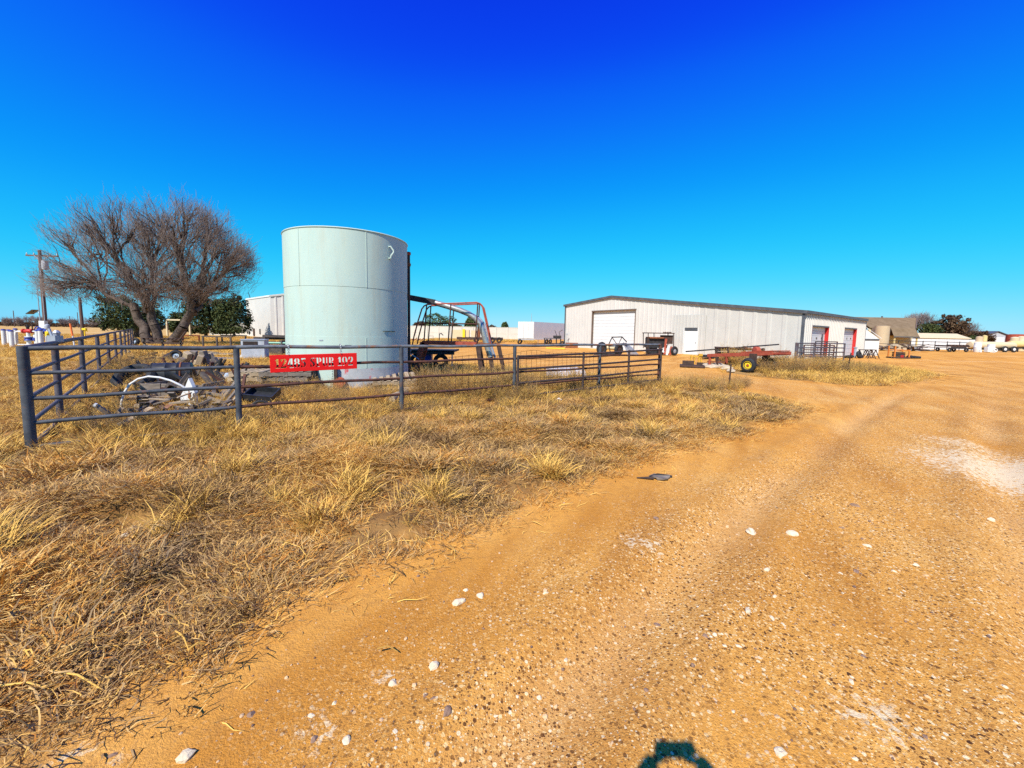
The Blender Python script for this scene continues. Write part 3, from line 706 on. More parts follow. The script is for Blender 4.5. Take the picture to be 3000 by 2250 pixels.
# ranch gate folded back against the fence
gs0, gs1 = ps[3] + .0, ps[5] - .12
gate = T('pipe_gate', 'dark rusty pipe gate leaning folded against the right end of the fence', 'gate', on_front(gs0, 0, .14))
def gp(f, z0, z1, off=.14): return on_front(gs0 + (gs1 - gs0) * f, z0 + (z1 - z0) * f, off)
for z in (1.08, .78, .45, .14): MB().tube([gp(0, z, z + .1), gp(.5, z - .015, z + .085), gp(1, z, z + .1)], .027, 10).build('rail', 'gate_pipe', gate, True, world=True)
for f in (0, .385, .72, 1):
    a_ = gp(f, .08, .18); b_ = gp(f, 1.11, 1.21); MB().tube([a_, b_], .03, 10).build('upright', 'gate_pipe', gate, True, world=True)
# welded wire panel behind the rails
wire = T('wire_mesh', 'rusty welded wire mesh panel standing behind the fence rails', 'wire panel', on_front(ps[2] + .9, 0, -.1))
w0, w1 = ps[2] + .9, ps[4] + .2
mb = MB()
wz = lambda s_: .04 * math.sin(s_ * 2.1) + .03 * math.sin(s_ * 5)
nW = int((w1 - w0) * 1.225 / .15)
for i in range(nW + 1):
    s_ = w0 + (w1 - w0) * i / nW; mb.tube([on_front(s_, .1, -.1 + wz(s_)), on_front(s_ + .01, 1.14 + wz(s_), -.12 + wz(s_))], .0035, 4, False)
mb.build('upright_wires', 'rust_pipe', wire, world=True)
mb = MB()
for z in (.12, .3, .5, .72, .93, 1.13):
    mb.tube([on_front(w0 + (w1 - w0) * j / 24, z + wz(w0 + (w1 - w0) * j / 24) * z, -.1 + wz(w0 + (w1 - w0) * j / 24)) for j in range(25)], .0035, 4, False)
mb.build('long_wires', 'rust_pipe', wire, world=True)

# ------------------------------------------------------------------ the red address sign, letters cut through the plate
def stroke(pts, ws):
    L_, R_ = [], []
    for i, (x_, y_) in enumerate(pts):
        ax, ay = pts[max(i - 1, 0)]; bx_, by_ = pts[min(i + 1, len(pts) - 1)]
        dx, dy = bx_ - ax, by_ - ay; l_ = math.hypot(dx, dy) or 1; h_ = ws[i] / 2
        L_.append((x_ - dy / l_ * h_, y_ + dx / l_ * h_)); R_.append((x_ + dy / l_ * h_, y_ - dx / l_ * h_))
    return L_ + R_[::-1]
def arc(cx, cy, rx, ry, a0, a1, n=9): return [(cx + rx * math.cos(R(a0 + (a1 - a0) * i / (n - 1))), cy + ry * math.sin(R(a0 + (a1 - a0) * i / (n - 1)))) for i in range(n)]
def wv(n, a_, b_, c_=None):
    c_ = a_ if c_ is None else c_; return [(a_ + (b_ - a_) * i / (n - 1) * 2) if i < n / 2 else (b_ + (c_ - b_) * (i / (n - 1) * 2 - 1)) for i in range(n)]
def rect(x0, y0, x1, y1): return [(x0, y0), (x1, y0), (x1, y1), (x0, y1)]
bowl = lambda cx, cy, rx, ry, a0, a1, t_=.2: stroke(arc(cx, cy, rx, ry, a0, a1), wv(9, .07, t_ + .05))
GL = {
 '1': (.5, [[(.02, .74), (.2, .98), (.4, .98), (.4, .16), (.17, .16), (.17, .78)], rect(.02, 0, .55, .1)]),
 '2': (.66, [bowl(.32, .72, .2, .2, 200, 98, .16), stroke([(.4, .93), (.52, .86), (.56, .7), (.46, .5), (.3, .34), (.14, .2)], [.1, .18, .22, .2, .12, .05]), [(.03, 0), (.6, 0), (.66, .26), (.55, .17), (.06, .15)]]),
 '4': (.66, [[(.0, .26), (.3, .98), (.32, .7), (.14, .38), (.32, .38), (.32, .26)], [(.36, .98), (.58, .98), (.58, .15), (.36, .15)], rect(.24, 0, .68, .1)]),
 '8': (.64, [bowl(.29, .74, .17, .19, 100, 262, .18), bowl(.35, .74, .17, .19, 80, -82, .18), bowl(.28, .27, .2, .22, 98, 262, .2), bowl(.36, .27, .2, .22, 82, -82, .2)]),
 '5': (.62, [[(.08, .98), (.55, .98), (.6, .8), (.2, .8), (.14, .58), (.06, .58)], stroke(arc(.28, .3, .23, .26, 108, -80), wv(9, .05, .22)), bowl(.24, .25, .17, .2, 190, 262, .16)]),
 'S': (.62, [[(.3, .97), (.16, .9), (.07, .76), (.12, .6), (.34, .46), (.3, .66), (.24, .76), (.3, .88)], [(.37, .62), (.56, .45), (.61, .27), (.53, .1), (.37, .02), (.36, .1), (.4, .22), (.37, .36), (.3, .42)], [(.36, .97), (.56, .97), (.56, .7), (.5, .7), (.46, .84), (.36, .9)], [(.06, .02), (.3, .02), (.3, .1), (.18, .16), (.12, .32), (.06, .32)]]),
 'P': (.66, [rect(.1, .12, .3, .98), rect(.0, 0, .42, .08), stroke(arc(.36, .73, .2, .22, 80, -80), wv(9, .05, .22)), rect(.0, .9, .06, .98)]),
 'U': (.66, [[(.08, .98), (.28, .98), (.28, .2), (.3, .05), (.16, .08), (.08, .22)], [(.5, .98), (.6, .98), (.6, .2), (.5, .06), (.36, .03), (.36, .1), (.46, .16), (.5, .25)]]),
 'R': (.7, [rect(.08, .12, .28, .98), rect(0, 0, .36, .08), stroke(arc(.34, .75, .2, .2, 80, -80), wv(9, .05, .2)), [(.36, .5), (.5, .46), (.6, .36), (.62, .1), (.7, .02), (.5, 0), (.43, .08), (.43, .38), (.36, .44)]]),
 '9': (.64, [bowl(.28, .66, .2, .3, 100, 262, .18), stroke(arc(.34, .55, .21, .41, 84, -75), wv(9, .06, .24)), bowl(.24, .16, .14, .12, 185, 275, .14)]),
 '0': (.66, [bowl(.28, .5, .19, .46, 99, 261, .24), bowl(.38, .5, .19, .46, 81, -81, .24)]),
}
sgA, sgB = s_of(790, 1.1), s_of(1043, 1.1)
SW = (sgB - sgA) * 1.2249; SH = SW * .212
ux = Vector((1, .7075, 0)).normalized(); off_ = .075
HOLES = []                                              # letter outlines in plate coordinates
txt = '12485 SPUR 192'; LHt = SH * .56
wtot = sum((GL[c][0] + .1) if c != ' ' else .34 for c in txt); kx = SW * .91 / (wtot * LHt)
cx_ = SW * .05
for c in txt:
    if c == ' ': cx_ += .34 * LHt * kx; continue
    wd, polys = GL[c]
    HOLES += [[(cx_ + px * LHt * kx, SH * .23 + py * LHt) for px, py in pl] for pl in polys]
    cx_ += (wd + .1) * LHt * kx
nxc, nyc = int(SW / .005), int(SH / .005); cw, chh = SW / nxc, SH / nyc
XX, YY = np.meshgrid((np.arange(nxc) + .5) * cw, (np.arange(nyc) + .5) * chh)
solid = np.ones(XX.shape, bool)
for pl in HOLES: solid &= sdist(pl, XX, YY) < 0
VX, VY = np.meshgrid(np.arange(nxc + 1) * cw, np.arange(nyc + 1) * chh)
jj, ic = np.nonzero(solid); q0 = jj * (nxc + 1) + ic
me = fast_mesh('plate', np.stack([VX.ravel(), VY.ravel(), 0.004 * np.sin(VX.ravel() * 3.1)], 1), np.stack([q0, q0 + 1, q0 + nxc + 2, q0 + nxc + 1], 1), 'sign_red')
stl = ZA(795, 1040, on_front(sgA).y)                    # top-left corner height
base = on_front(sgA, stl - SH, off_)
sign = T('address_sign', 'red metal sign with cut-out lettering 12485 SPUR 192', 'sign', base)
so_ = link('plate', me, sign)
md = so_.modifiers.new('thickness', 'SOLIDIFY'); md.thickness = .003
so_.matrix_local = Matrix((ux, Vector((0, 0, 1)), ux.cross(Vector((0, 0, 1))))).transposed().to_4x4() @ Matrix.Rotation(.012, 4, 'Z')
for f in (.2, .8):
    p = base + ux * SW * f; ztop = RH[0] + .045; zb = p.z + SH * (.95) + SW * f * .012
    links = MB(); n = 7
    for i in range(n):
        z = zb + (ztop - zb) * (i + .5) / n
        c_ = Vector((p.x, p.y, z)) + ux.cross(Vector((0, 0, 1))) * .006 * -1
        rt = Matrix.Rotation(math.atan2(ux.y, ux.x) + (0 if i % 2 else math.pi / 2), 3, 'Z')
        links.torus(c_, .0165, .0038, rt, 10, 5)
    links.build('chain', 'chain', sign, True, world=True)
    MB().torus(on_front(0, RH[0]) * 0 + Vector((p.x, p.y, RH[0])) - Vector((.7075, -1, 0)).normalized() * off_, .043, .006, Matrix.Rotation(math.atan2(ux.y, ux.x) + math.pi / 2, 3, 'Z'), 16, 6).build('hook', 'chain', sign, True, world=True)

# ------------------------------------------------------------------ the big steel tank
TR = 1.745; tcn = B(1027, 12.3); TH = 4.3
tank = T('steel_tank', 'tall pale green-grey riveted steel storage tank behind the fence', 'tank', tcn)
courses = [(0.0, .56), (.56, 1.43), (1.43, 2.78), (2.78, TH)]
NT = 96
for i, (a_, b_) in enumerate(courses):
    r_ = TR + (.006 if i % 2 else 0) + (.008 if i == 0 else 0)
    MB().lathe([(r_ - .012, a_), (r_, a_), (r_, b_), (r_ - .012, b_)], n=NT, cap=False).build('steel_course', 'tank_paint', tank, True)
MB().lathe([(0.02, TH - .02), (TR - .02, TH - .06)], n=NT, cap=True).build('roof_plate', 'tank_paint', tank, True)
MB().torus((0, 0, TH + .005), TR + .005, .022, Matrix.Rotation(R(90), 3, 'X'), NT, 6).build('rim', 'tank_paint', tank, True)
def on_tank(u, v=None, z=None, r_=TR):                  # angle on the tank in pixel column u
    best = None
    for k in range(1440):
        an = k * math.pi / 720; p = Vector((tcn.x + r_ * math.cos(an), tcn.y + r_ * math.sin(an), z))
        if (p - tcn).dot(Vector((tcn.x, tcn.y, 0))) - 0 > 0 and (Vector((p.x, p.y, 0)) - Vector((tcn.x, tcn.y, 0))).dot(Vector((p.x, p.y, 0))) > 0: continue
        e_ = abs(XA(u, p.y, z) - p.x)
        if best is None or e_ < best[0]: best = (e_, an)
    return best[1]
def tz(v, an): p = tcn + Vector((TR * math.cos(an), TR * math.sin(an), 0)); return ZA(0, 0, 1) if False else CAM_H + (ray(CX + FPX * 0 + 0, v).z) * 0
def curved(a0, a1, z0, z1, r_, n, t_=.01):
    mb = MB(); V = []
    for k in range(n + 1):
        an = a0 + (a1 - a0) * k / n
        for z in (z0, z1): V.append((r_ * math.cos(an), r_ * math.sin(an), z))
    mb.poly(V, [(2 * k, 2 * k + 2, 2 * k + 3, 2 * k + 1) for k in range(n)]); return mb
for u, z0, z1 in ((1073, 2.78, TH - .02), (876, 2.78, TH - .02), (1073, .56, 1.42)):
    an = on_tank(u, z=(z0 + z1) / 2); MB().box(((TR + .004) * math.cos(an), (TR + .004) * math.sin(an), (z0 + z1) / 2), (.02, .024, z1 - z0 - .01), Matrix.Rotation(an, 3, 'Z')).build('weld_seam', 'tank_paint', tank)
aS, aE = on_tank(990, z=.3), on_tank(1196, z=.3)
if aE < aS: aE += 2 * math.pi
curved(aS, aE + .25, .01, .555, TR + .018, 30).build('scraped_skirt', 'tank_skirt', tank, True)
# hook near the rim
an = on_tank(1139, z=4.1); rd = Vector((math.cos(an), math.sin(an), 0)); tg = Vector((-math.sin(an), math.cos(an), 0))
hz = 3.8
MB().tube([rd * (TR) + Vector((0, 0, hz + .2)), rd * (TR + .07) + Vector((0, 0, hz + .2)), rd * (TR + .12) + tg * .05 + Vector((0, 0, hz + .1)), rd * (TR + .13) + tg * .05 + Vector((0, 0, hz + .04)), rd * (TR + .12) - tg * .03 + Vector((0, 0, hz - .06)), rd * (TR + .1) - tg * .03 + Vector((0, 0, hz - .13)), rd * TR + Vector((0, 0, hz - .13))], .022, 8).build('hook', 'tank_paint', tank, True)
# small fittings, rivets, dark post, red valve at the foot
an = on_tank(1020, z=1.2); MB().box(((TR + .02) * math.cos(an), (TR + .02) * math.sin(an), 1.2), (.04, .16, .02), Matrix.Rotation(an, 3, 'Z')).build('bracket', 'dark_steel', tank)
an = on_tank(941, z=1.35); MB().box(((TR + .005) * math.cos(an), (TR + .005) * math.sin(an), 1.33), (.02, .1, .03), Matrix.Rotation(an, 3, 'Z')).build('nameplate', 'grey_metal', tank)
an = on_tank(1140, z=1.6); MB().box(((TR + .006) * math.cos(an), (TR + .006) * math.sin(an), 1.6), (.02, .45, .014), Matrix.Rotation(an, 3, 'Z')).build('bracket', 'dark_steel', tank)
riv = MB()
for u in (908, 974):
    an = on_tank(u, z=.4)
    for k in range(14): riv.lathe([(.011, 0), (.011, .008), (.004, .012)], ((TR + .012) * math.cos(an), (TR + .012) * math.sin(an), .05 + k * .045), 6, 'x', rot=Matrix.Rotation(an, 3, 'Z'))
riv.build('rivets', 'grey_metal', tank)['kind'] = 'stuff'
an = on_tank(997, z=.2)
MB().lathe([(.1, -.02), (.1, .06), (.15, .06), (.15, .1), (.08, .1), (.08, .24), (.13, .24), (.13, .3), (.05, .3)], ((TR) * math.cos(an), TR * math.sin(an), .2), 14, 'x', rot=Matrix.Rotation(an, 3, 'Z')).build('outlet_valve', 'rust_red', tank, True)
an = on_tank(986, z=.4); rd = Vector((math.cos(an), math.sin(an), 0))
MB().box(rd * (TR + .1) + Vector((0, 0, .3)), (.07, .08, .68), Matrix.Rotation(an, 3, 'Z')).build('support_post', 'brown_dark', tank)
# standpipe on the tank's right side
p0 = B(1199, 12.9); pz0 = ZA(1199, 748, 12.9)
pipe = T('standpipe', 'thin dark vertical pipe standing against the tank’s right side', 'pipe', p0)
MB().tube([(0, 0, -.05), (0, 0, pz0)], .045, 10).build('pipe', 'brown_dark', pipe, True)
MB().lathe([(.06, pz0 - .35), (.075, pz0 - .3), (.06, pz0 - .25)], n=10).build('collar', 'rust', pipe, True)
MB().lathe([(.055, pz0), (.07, pz0 + .02), (.07, pz0 + .09), (.03, pz0 + .11)], n=10).build('cap', 'rust_red', pipe, True)

# ------------------------------------------------------------------ curved loading chute and the red stair platform right of the tank
YS = 14.6
def Q(u, v, Y=YS): return P(u, v, Y)
ch = T('loading_chute', 'long curved galvanised chute pipe arching down from behind the tank', 'chute', B(1435, YS + .3))
MB().beam(Q(1190, 862 + 8, YS + .4), Q(1275, 886, YS + .4), .22, .2).build('boom', 'dark_steel', ch, world=True)
path = [(1272, 886), (1310, 897), (1345, 908), (1372, 919), (1392, 932), (1407, 950), (1416, 975), (1423, 1000), (1430, 1025), (1437, 1046)]
outer = [Q(u, v, YS + .4) for u, v in path]
MB().tube(outer, .11, 10).build('chute_pipe', 'chute_steel', ch, True, world=True)
MB().tube([p + Vector((0.17, .05, -.02)) for p in outer[3:]], .045, 8).build('side_pipe', 'grey_metal', ch, True, world=True)
pt = outer[-1]
MB().beam((pt.x, pt.y, pt.z + .05), (pt.x + .1, pt.y, 0), .16, .1, (0, 1, 0)).build('foot', 'brown_dark', ch, world=True)
st = T('stair_platform', 'rusty red steel stair platform with bent pipe handrails beside the tank', 'stair platform', B(1235, YS))
zp = ZA(1310, 1005, YS)
x0, x1 = XA(1236, YS, zp), XA(1396, YS, zp)
for dy in (0, .75): MB().beam((x0, YS + dy, zp), (x1, YS + dy, zp - .02), .08, .13).build('platform_beam', 'rust_red', st, world=True)
for k in range(7): MB().box((x0 + (x1 - x0) * (k + .5) / 7, YS + .375, zp + .035), ((x1 - x0) / 7 - .03, .68, .03)).build('tread_plate', 'rust', st, world=True)
for dy in (0, .75):
    f0, f1 = Q(1214, 1104, YS), Q(1238, 1003, YS)
    MB().beam((f0.x, YS + dy, 0), (f1.x, YS + dy, f1.z), .08, .17, (1, 0, 0)).build('leg', 'rust_red', st, world=True)
    MB().beam((XA(1398, YS), YS + dy, zp), (XA(1412, YS), YS + dy, 0), .08, .16, (1, 0, 0)).build('leg', 'brown_dark', st, world=True)
    MB().beam((XA(1458, YS), YS + dy, zp - .05), (XA(1478, YS), YS + dy, 0), .07, .12, (1, 0, 0)).build('leg', 'brown_dark', st, world=True)
    MB().beam((XA(1398, YS), YS + dy, zp - .02), (XA(1462, YS), YS + dy, zp - .04), .07, .1).build('platform_beam', 'rust', st, world=True)
    rail = [(1208, 1010), (1213, 985), (1225, 940), (1236, 905), (1243, 896), (1252, 892), (1320, 889), (1396, 886), (1406, 889), (1414, 900), (1422, 935), (1434, 990), (1438, 1010)]
    MB().tube([Q(u, v, YS) + Vector((0, dy, 0)) for u, v in rail], .026, 8).build('handrail', 'rust_red', st, True, world=True)
    for ua, va, ub in ((1250, 894, 1242), (1321, 890, 1313), (1400, 887, 1392)):
        pa = Q(ua, va, YS); MB().tube([(pa.x, YS + dy, pa.z), (XA(ub, YS, zp), YS + dy, zp)], .024, 8).build('rail_post', 'rust_pipe', st, True, world=True)
    MB().tube([Q(1246, 946, YS) + Vector((0, dy, 0)), Q(1395, 949, YS) + Vector((0, dy, 0))], .02, 8).build('mid_rail', 'rust_pipe', st, True, world=True)
for k in range(3):
    f = .22 + k * .26; q = Vector((f0.x, 0, 0)).lerp(Vector((f1.x, 0, f1.z)), f); MB().box((q.x, YS + .375, q.z), (.2, .68, .03)).build('step', 'rust', st, world=True)
MB().tube([Q(1205, 1020, YS - .1), Q(1201, 1036, YS - .1), Q(1228, 1053, YS - .1)], .02, 6).build('bent_rod', 'grey_metal', st, True, world=True)
# dark flatbed parked in the tank's shade
fb = T('flatbed_trailer', 'dark low flatbed trailer standing in shade behind the stair platform', 'trailer', B(1265, 17.2))
xa, xb = XA(1195, 17.2), XA(1336, 17.2)
MB().box(((xa + xb) / 2, 17.4, .78), (xb - xa, 1.5, .08)).build('deck', 'wood_dark', fb, world=True)
MB().box(((xa + xb) / 2, 16.68, .7), (xb - xa, .06, .14)).build('side_rail', 'dark_steel', fb, world=True)
for xx in (xa + .5, xb - .6):
    MB().torus((xx, 16.8, .33), .24, .09, None, 20, 8).build('tyre', 'black_rubber', fb, True, world=True)
MB().box((xb - .1, 16.72, .42), (.05, .05, .6)).build('stake', 'grey_metal', fb, world=True)
MB().box((xa + .95, 16.9, .5), (.35, .3, .5)).build('toolbox', 'blue_paint', fb, world=True)
# ------------------------------------------------------------------ the big bare tree
def kmeans(X, k, it=12, seed=1):
    r = np.random.default_rng(seed); C = X[r.choice(len(X), k, replace=False)].copy()
    for _ in range(it):
        lab = np.argmin(((X[:, None] - C[None]) ** 2).sum(2), 1)
        for j in range(k):
            if (lab == j).any(): C[j] = X[lab == j].mean(0)
    return C, lab
def bare_tree(outline, Y, bases, ntip, ntw, depth, seed, trunk_r, twig_len, k1=None, k2=None, rt=.011):
    """outline: crown outline in pixels at depth Y; bases: trunk feet (world). Returns limb + twig segments."""
    r = np.random.default_rng(seed); gapk = .55 if depth > 3 else 1e-6
    pl = [tuple(P(u, v, Y))[::2] for u, v in outline]
    X = np.array(pl); lo, hi = X.min(0), X.max(0); cen = (lo + hi) / 2; half = (hi - lo) / 2
    pts = []
    while len(pts) < ntip:
        q = r.uniform(lo, hi, (4000, 2)); d = sdist(pl, q[:, 0], q[:, 1])
        q = q[(d > .45) & ((vnoise(q[:, 0] * gapk + seed, q[:, 1] * gapk, 5) > .3) | (gapk < .01)) & (r.uniform(0, 1, len(q)) < np.clip(1.1 - d / (half.min() * 1.1), .25, 1))]
        e_ = np.sqrt(np.clip(1 - ((q[:, 0] - cen[0]) / half[0]) ** 2, .05, 1)) * depth
        dy = r.uniform(-1, 1, len(q)) * e_
        pts += list(np.stack([q[:, 0], Y + dy, q[:, 1]], 1))
    tips = np.array(pts[:ntip])
    k2 = k2 or max(6, ntip // 9); k1 = k1 or min(k2, max(len(bases) * 3, k2 // 9))
    C2, l2 = kmeans(tips, k2, seed=seed); C1, l1 = kmeans(C2, k1, seed=seed + 1)
    seg = []                                            # (p0,p1,r0,r1)
    def limb(a_, b_, r0, r1, up, n=6, jit=.06):
        a_, b_ = np.array(a_, float), np.array(b_, float); L = np.linalg.norm(b_ - a_)
        c_ = (a_ + b_) / 2 + np.array([0, 0, up * L]) + r.normal(0, jit * L, 3); p = a_
        for i in range(1, n + 1):
            t_ = i / n; q = a_ * (1 - t_) ** 2 + 2 * c_ * t_ * (1 - t_) + b_ * t_ ** 2
            if i < n: q = q + r.normal(0, .02 * L, 3)
            seg.append((p, q, r0 + (r1 - r0) * (i - 1) / n, r0 + (r1 - r0) * t_)); p = q
    B_ = np.array([list(b) for b in bases])
    tops = []
    for i, b_ in enumerate(B_):
        tp = b_ + np.array([(b_[0] - B_[:, 0].mean()) * 2.6 + (cen[0] - b_[0]) * .06, r.normal(0, .3), hi[1] * r.uniform(.25, .33)]); tops.append(tp)
        limb(b_ - np.array([0, 0, .2]), tp, trunk_r, trunk_r * .7, -.03, 6, .03)
    for j, c1 in enumerate(C1):
        i = np.argmin(np.abs(B_[:, 0] - (B_[:, 0].mean() + (c1[0] - cen[0]) * .12)) + r.uniform(0, .25, len(B_)))
        f = np.array(tops[i]) * (1 - .0) + r.normal(0, .12, 3) - np.array([0, 0, r.uniform(0, .3) * (tops[i][2])])
        mid = f + (c1 - f) * .72
        limb(f, mid, trunk_r * .5, trunk_r * .22, -.10 if c1[2] < cen[1] else -.04, 7, .07)
        for q in np.where(l1 == j)[0]:
            c2 = C2[q]; m2 = mid + (c2 - mid) * .8
            limb(f + (mid - f) * r.uniform(.55, 1.0), m2, trunk_r * .22, trunk_r * .1, -.05, 6, .08)
            for z_ in np.where(l2 == q)[0]: limb(mid + (m2 - mid) * r.uniform(.35, 1), tips[z_], trunk_r * .09, trunk_r * .03, -.06, 4, .1)
    limbs = seg
    # twigs
    m_ = ntip * ntw; st_ = np.repeat(tips, ntw, 0) + r.normal(0, .22 * twig_len, (m_, 3))
    root = B_.mean(0) + np.array([0, 0, (hi[1]) * .12])
    d = st_ - root; d /= np.linalg.norm(d, axis=1, keepdims=True)
    d = d + r.normal(0, .42, (m_, 3)) + np.array([0, 0, .25]); d /= np.linalg.norm(d, axis=1, keepdims=True)
    st_ = st_ - d * twig_len * r.uniform(0, .9, (m_, 1))
    L = twig_len * r.uniform(.35, 1.0, m_)[:, None]; md = st_ + d * L * .5; d2 = d + r.normal(0, .3, (m_, 3)); d2 /= np.linalg.norm(d2, axis=1, keepdims=True); en = md + d2 * L * .5
    return limbs, (np.concatenate([st_, md]), np.concatenate([md, en]), np.concatenate([np.full(m_, rt), np.full(m_, rt * .75)]), np.concatenate([np.full(m_, rt * .75), np.full(m_, rt * .3)]))
def plant_bare(name, label, outline, Y, bases, ntip, ntw, depth, seed, trunk_r, twig_len, group=None, rt=.011, tm='twig'):
    c = sum((Vector(b) for b in bases), Vector()) / len(bases)
    t_ = T(name, label, 'tree', (c.x, c.y, 0), 0, group)
    limbs, tw = bare_tree(outline, Y, bases, ntip, ntw, depth, seed, trunk_r, twig_len, rt=rt)
    o = np.array([c.x, c.y, 0]); p0 = np.array([s_[0] for s_ in limbs]) - o; p1 = np.array([s_[1] for s_ in limbs]) - o
    link('trunk', segments_mesh('trunk', p0, p1 + (p1 - p0) * .04, [s_[2] for s_ in limbs], [s_[3] for s_ in limbs], 'bark', 6), t_)
    link('crown', segments_mesh('crown', tw[0] - o, tw[1] - o, tw[2], tw[3], tm, 3), t_)
    return t_
YT = 33.0
out = [(118, 850), (122, 800), (150, 750), (178, 712), (200, 678), (245, 648), (285, 655), (310, 632), (355, 612), (425, 602), (475, 588), (545, 578), (615, 588), (648, 618), (664, 668), (715, 695), (742, 760), (730, 828), (690, 860),
       (640, 880), (560, 885), (480, 900), (400, 905), (330, 905), (260, 895), (190, 880), (150, 868)]
bs_ = [B(440, YT - .2), B(468, YT + .4), B(497, YT)]
plant_bare('bare_tree', 'large spreading leafless tree with several trunks at the fence end', out, YT, bs_, 900, 23, 3.4, 3, .40, 1.15, rt=.0095)
# ------------------------------------------------------------------ junipers and shrubs
def juniper(name, label, px, Y, seed, matn='juniper', nleaf=7000, leaf=.15, group=None, cat='tree', dep=.7, lobes=None):
    """px: outline of the crown in pixels at depth Y"""
    r = np.random.default_rng(seed)
    pl = [tuple(P(u, v, Y))[::2] for u, v in px]; X = np.array(pl); lo, hi = X.min(0), X.max(0); cen = (lo + hi) / 2; half = (hi - lo) / 2
    t_ = T(name, label, cat, (cen[0], Y, 0), 0, group)
    # clump centres inside the outline
    C = []
    while len(C) < 90:
        q = r.uniform(lo, hi); d = float(sdist(pl, q[:1], q[1:])[0])
        if d > .12: C.append((q[0], Y + r.uniform(-1, 1) * half[0] * dep * math.sqrt(max(.05, 1 - ((q[0] - cen[0]) / half[0]) ** 2)), q[1], min(d, half.min() * .45) + .12))
    C = np.array(C); k = r.integers(0, len(C), nleaf)
    d = r.normal(0, 1, (nleaf, 3)); d /= np.linalg.norm(d, axis=1, keepdims=True); rad = C[k, 3:4] * (.45 + .6 * r.uniform(0, 1, (nleaf, 1)) ** .5)
    p = C[k, :3] + d * rad
    p[:, 2] = np.maximum(p[:, 2], .05)
    n_ = d + r.normal(0, .5, (nleaf, 3)) + np.array([0, 0, .5]); n_ /= np.linalg.norm(n_, axis=1, keepdims=True)
    u_ = np.cross(n_, r.normal(0, 1, (nleaf, 3))); u_ /= np.linalg.norm(u_, axis=1, keepdims=True); w_ = np.cross(n_, u_)
    s_ = leaf * r.uniform(.5, 1.3, (nleaf, 1)); p = p - np.array([cen[0], Y, 0])
    V = np.stack([p - u_ * s_, p - w_ * s_ * .45, p + u_ * s_, p + w_ * s_ * .45], 1).reshape(-1, 3)
    F = np.arange(nleaf * 4).reshape(-1, 4)
    link('crown', fast_mesh('crown', V, F, matn, {'rnd': np.repeat(r.uniform(0, 1, nleaf), 4)}), t_)
    mb = MB(); mb.tube([(0, 0, -.1), (.05, 0, half[1]), (0, 0, hi[1] * .85)], [.16 * half[0] / 2, .1 * half[0] / 2, .02], 7)
    for _ in range(6):
        a_ = r.uniform(0, 6.28); z = r.uniform(.2, .6) * hi[1]; mb.tube([(0, 0, z), (math.cos(a_) * half[0] * .6, math.sin(a_) * half[0] * .5, z + half[1] * .5)], [.06, .02], 5)
    mb.build('trunk', 'bark', t_)
    return t_
juniper('juniper', 'dark green juniper behind the left trunks of the bare tree', [(305, 935), (318, 900), (340, 870), (358, 858), (385, 868), (412, 880), (440, 895), (470, 905), (488, 930), (480, 955), (440, 975), (380, 968), (330, 962)], 48, 1, nleaf=9000, leaf=.16)
juniper('juniper', 'tall dark green juniper with pointed top next to the grey shop', [(655, 900), (668, 870), (682, 852), (700, 870), (716, 900), (726, 930), (722, 975), (650, 978), (640, 940)], 60, 2, nleaf=7000, leaf=.2)
juniper('juniper', 'broad dark green juniper hedge tree behind the pale frame', [(540, 930), (556, 890), (580, 868), (610, 872), (640, 880), (660, 910), (662, 976), (600, 978), (545, 972)], 60, 4, nleaf=9000, leaf=.2)
juniper('juniper', 'low dark juniper half hidden between the bare tree trunks', [(500, 940), (512, 915), (530, 912), (545, 935), (548, 972), (500, 972)], 62, 5, nleaf=3500, leaf=.18)
for i, (px, mt_, lb) in enumerate([([(1235, 960), (1250, 925), (1275, 915), (1300, 928), (1325, 925), (1345, 945), (1345, 968), (1240, 968)], 'shrub_green', 'round green tree topping the far pale wall behind the handrails'),
        ([(1205, 962), (1215, 948), (1235, 940), (1250, 950), (1250, 968), (1205, 968)], 'juniper_brown', 'rust-brown shrub above the far pale wall next to the tank'),
        ([(1360, 955), (1372, 930), (1385, 928), (1396, 950), (1396, 968), (1360, 968)], 'shrub_green', 'small green tree above the far wall between two handrail posts'),
        ([(1310, 960), (1330, 950), (1352, 955), (1352, 970), (1310, 970)], 'juniper_brown', 'low rust-brown shrub above the far wall behind the cream truck'),
        ([(1425, 966), (1440, 952), (1455, 960), (1462, 972), (1425, 972)], 'juniper_brown', 'brown shrub above the far wall right of the chute'),
        ([(1466, 968), (1474, 946), (1484, 944), (1490, 968)], 'shrub_green', 'little green tree above the far wall left of the white box trailer')]):
    juniper('wall_tree' if mt_ == 'shrub_green' else 'wall_shrub', lb, px, 84, 20 + i, mt_, 2600, .22, cat='tree' if mt_ == 'shrub_green' else 'shrub')
juniper('cedar_tree', 'tall dark brownish cedar behind the long cream building', [(2745, 985), (2748, 955), (2765, 930), (2790, 920), (2812, 940), (2830, 975), (2828, 998), (2740, 998)], 90, 31, 'juniper_brown', 8000, .25)
juniper('cedar_tree', 'lower dark cedar against the house gable, left of the tall one', [(2700, 985), (2708, 955), (2720, 945), (2740, 955), (2752, 998), (2700, 998)], 88, 32, 'juniper', 5000, .25)
juniper('cedar_shrub', 'brownish cedar shrub near the far grey shed', [(2842, 1000), (2850, 975), (2868, 970), (2885, 978), (2900, 992), (2905, 1002)], 92, 33, 'juniper_brown', 3000, .25, cat='shrub')
juniper('cedar_shrub', 'dark low cedar between the tall cedar and the brown shrub', [(2810, 1000), (2818, 985), (2835, 980), (2850, 988), (2852, 1002)], 90, 34, 'juniper', 2500, .22, cat='shrub')
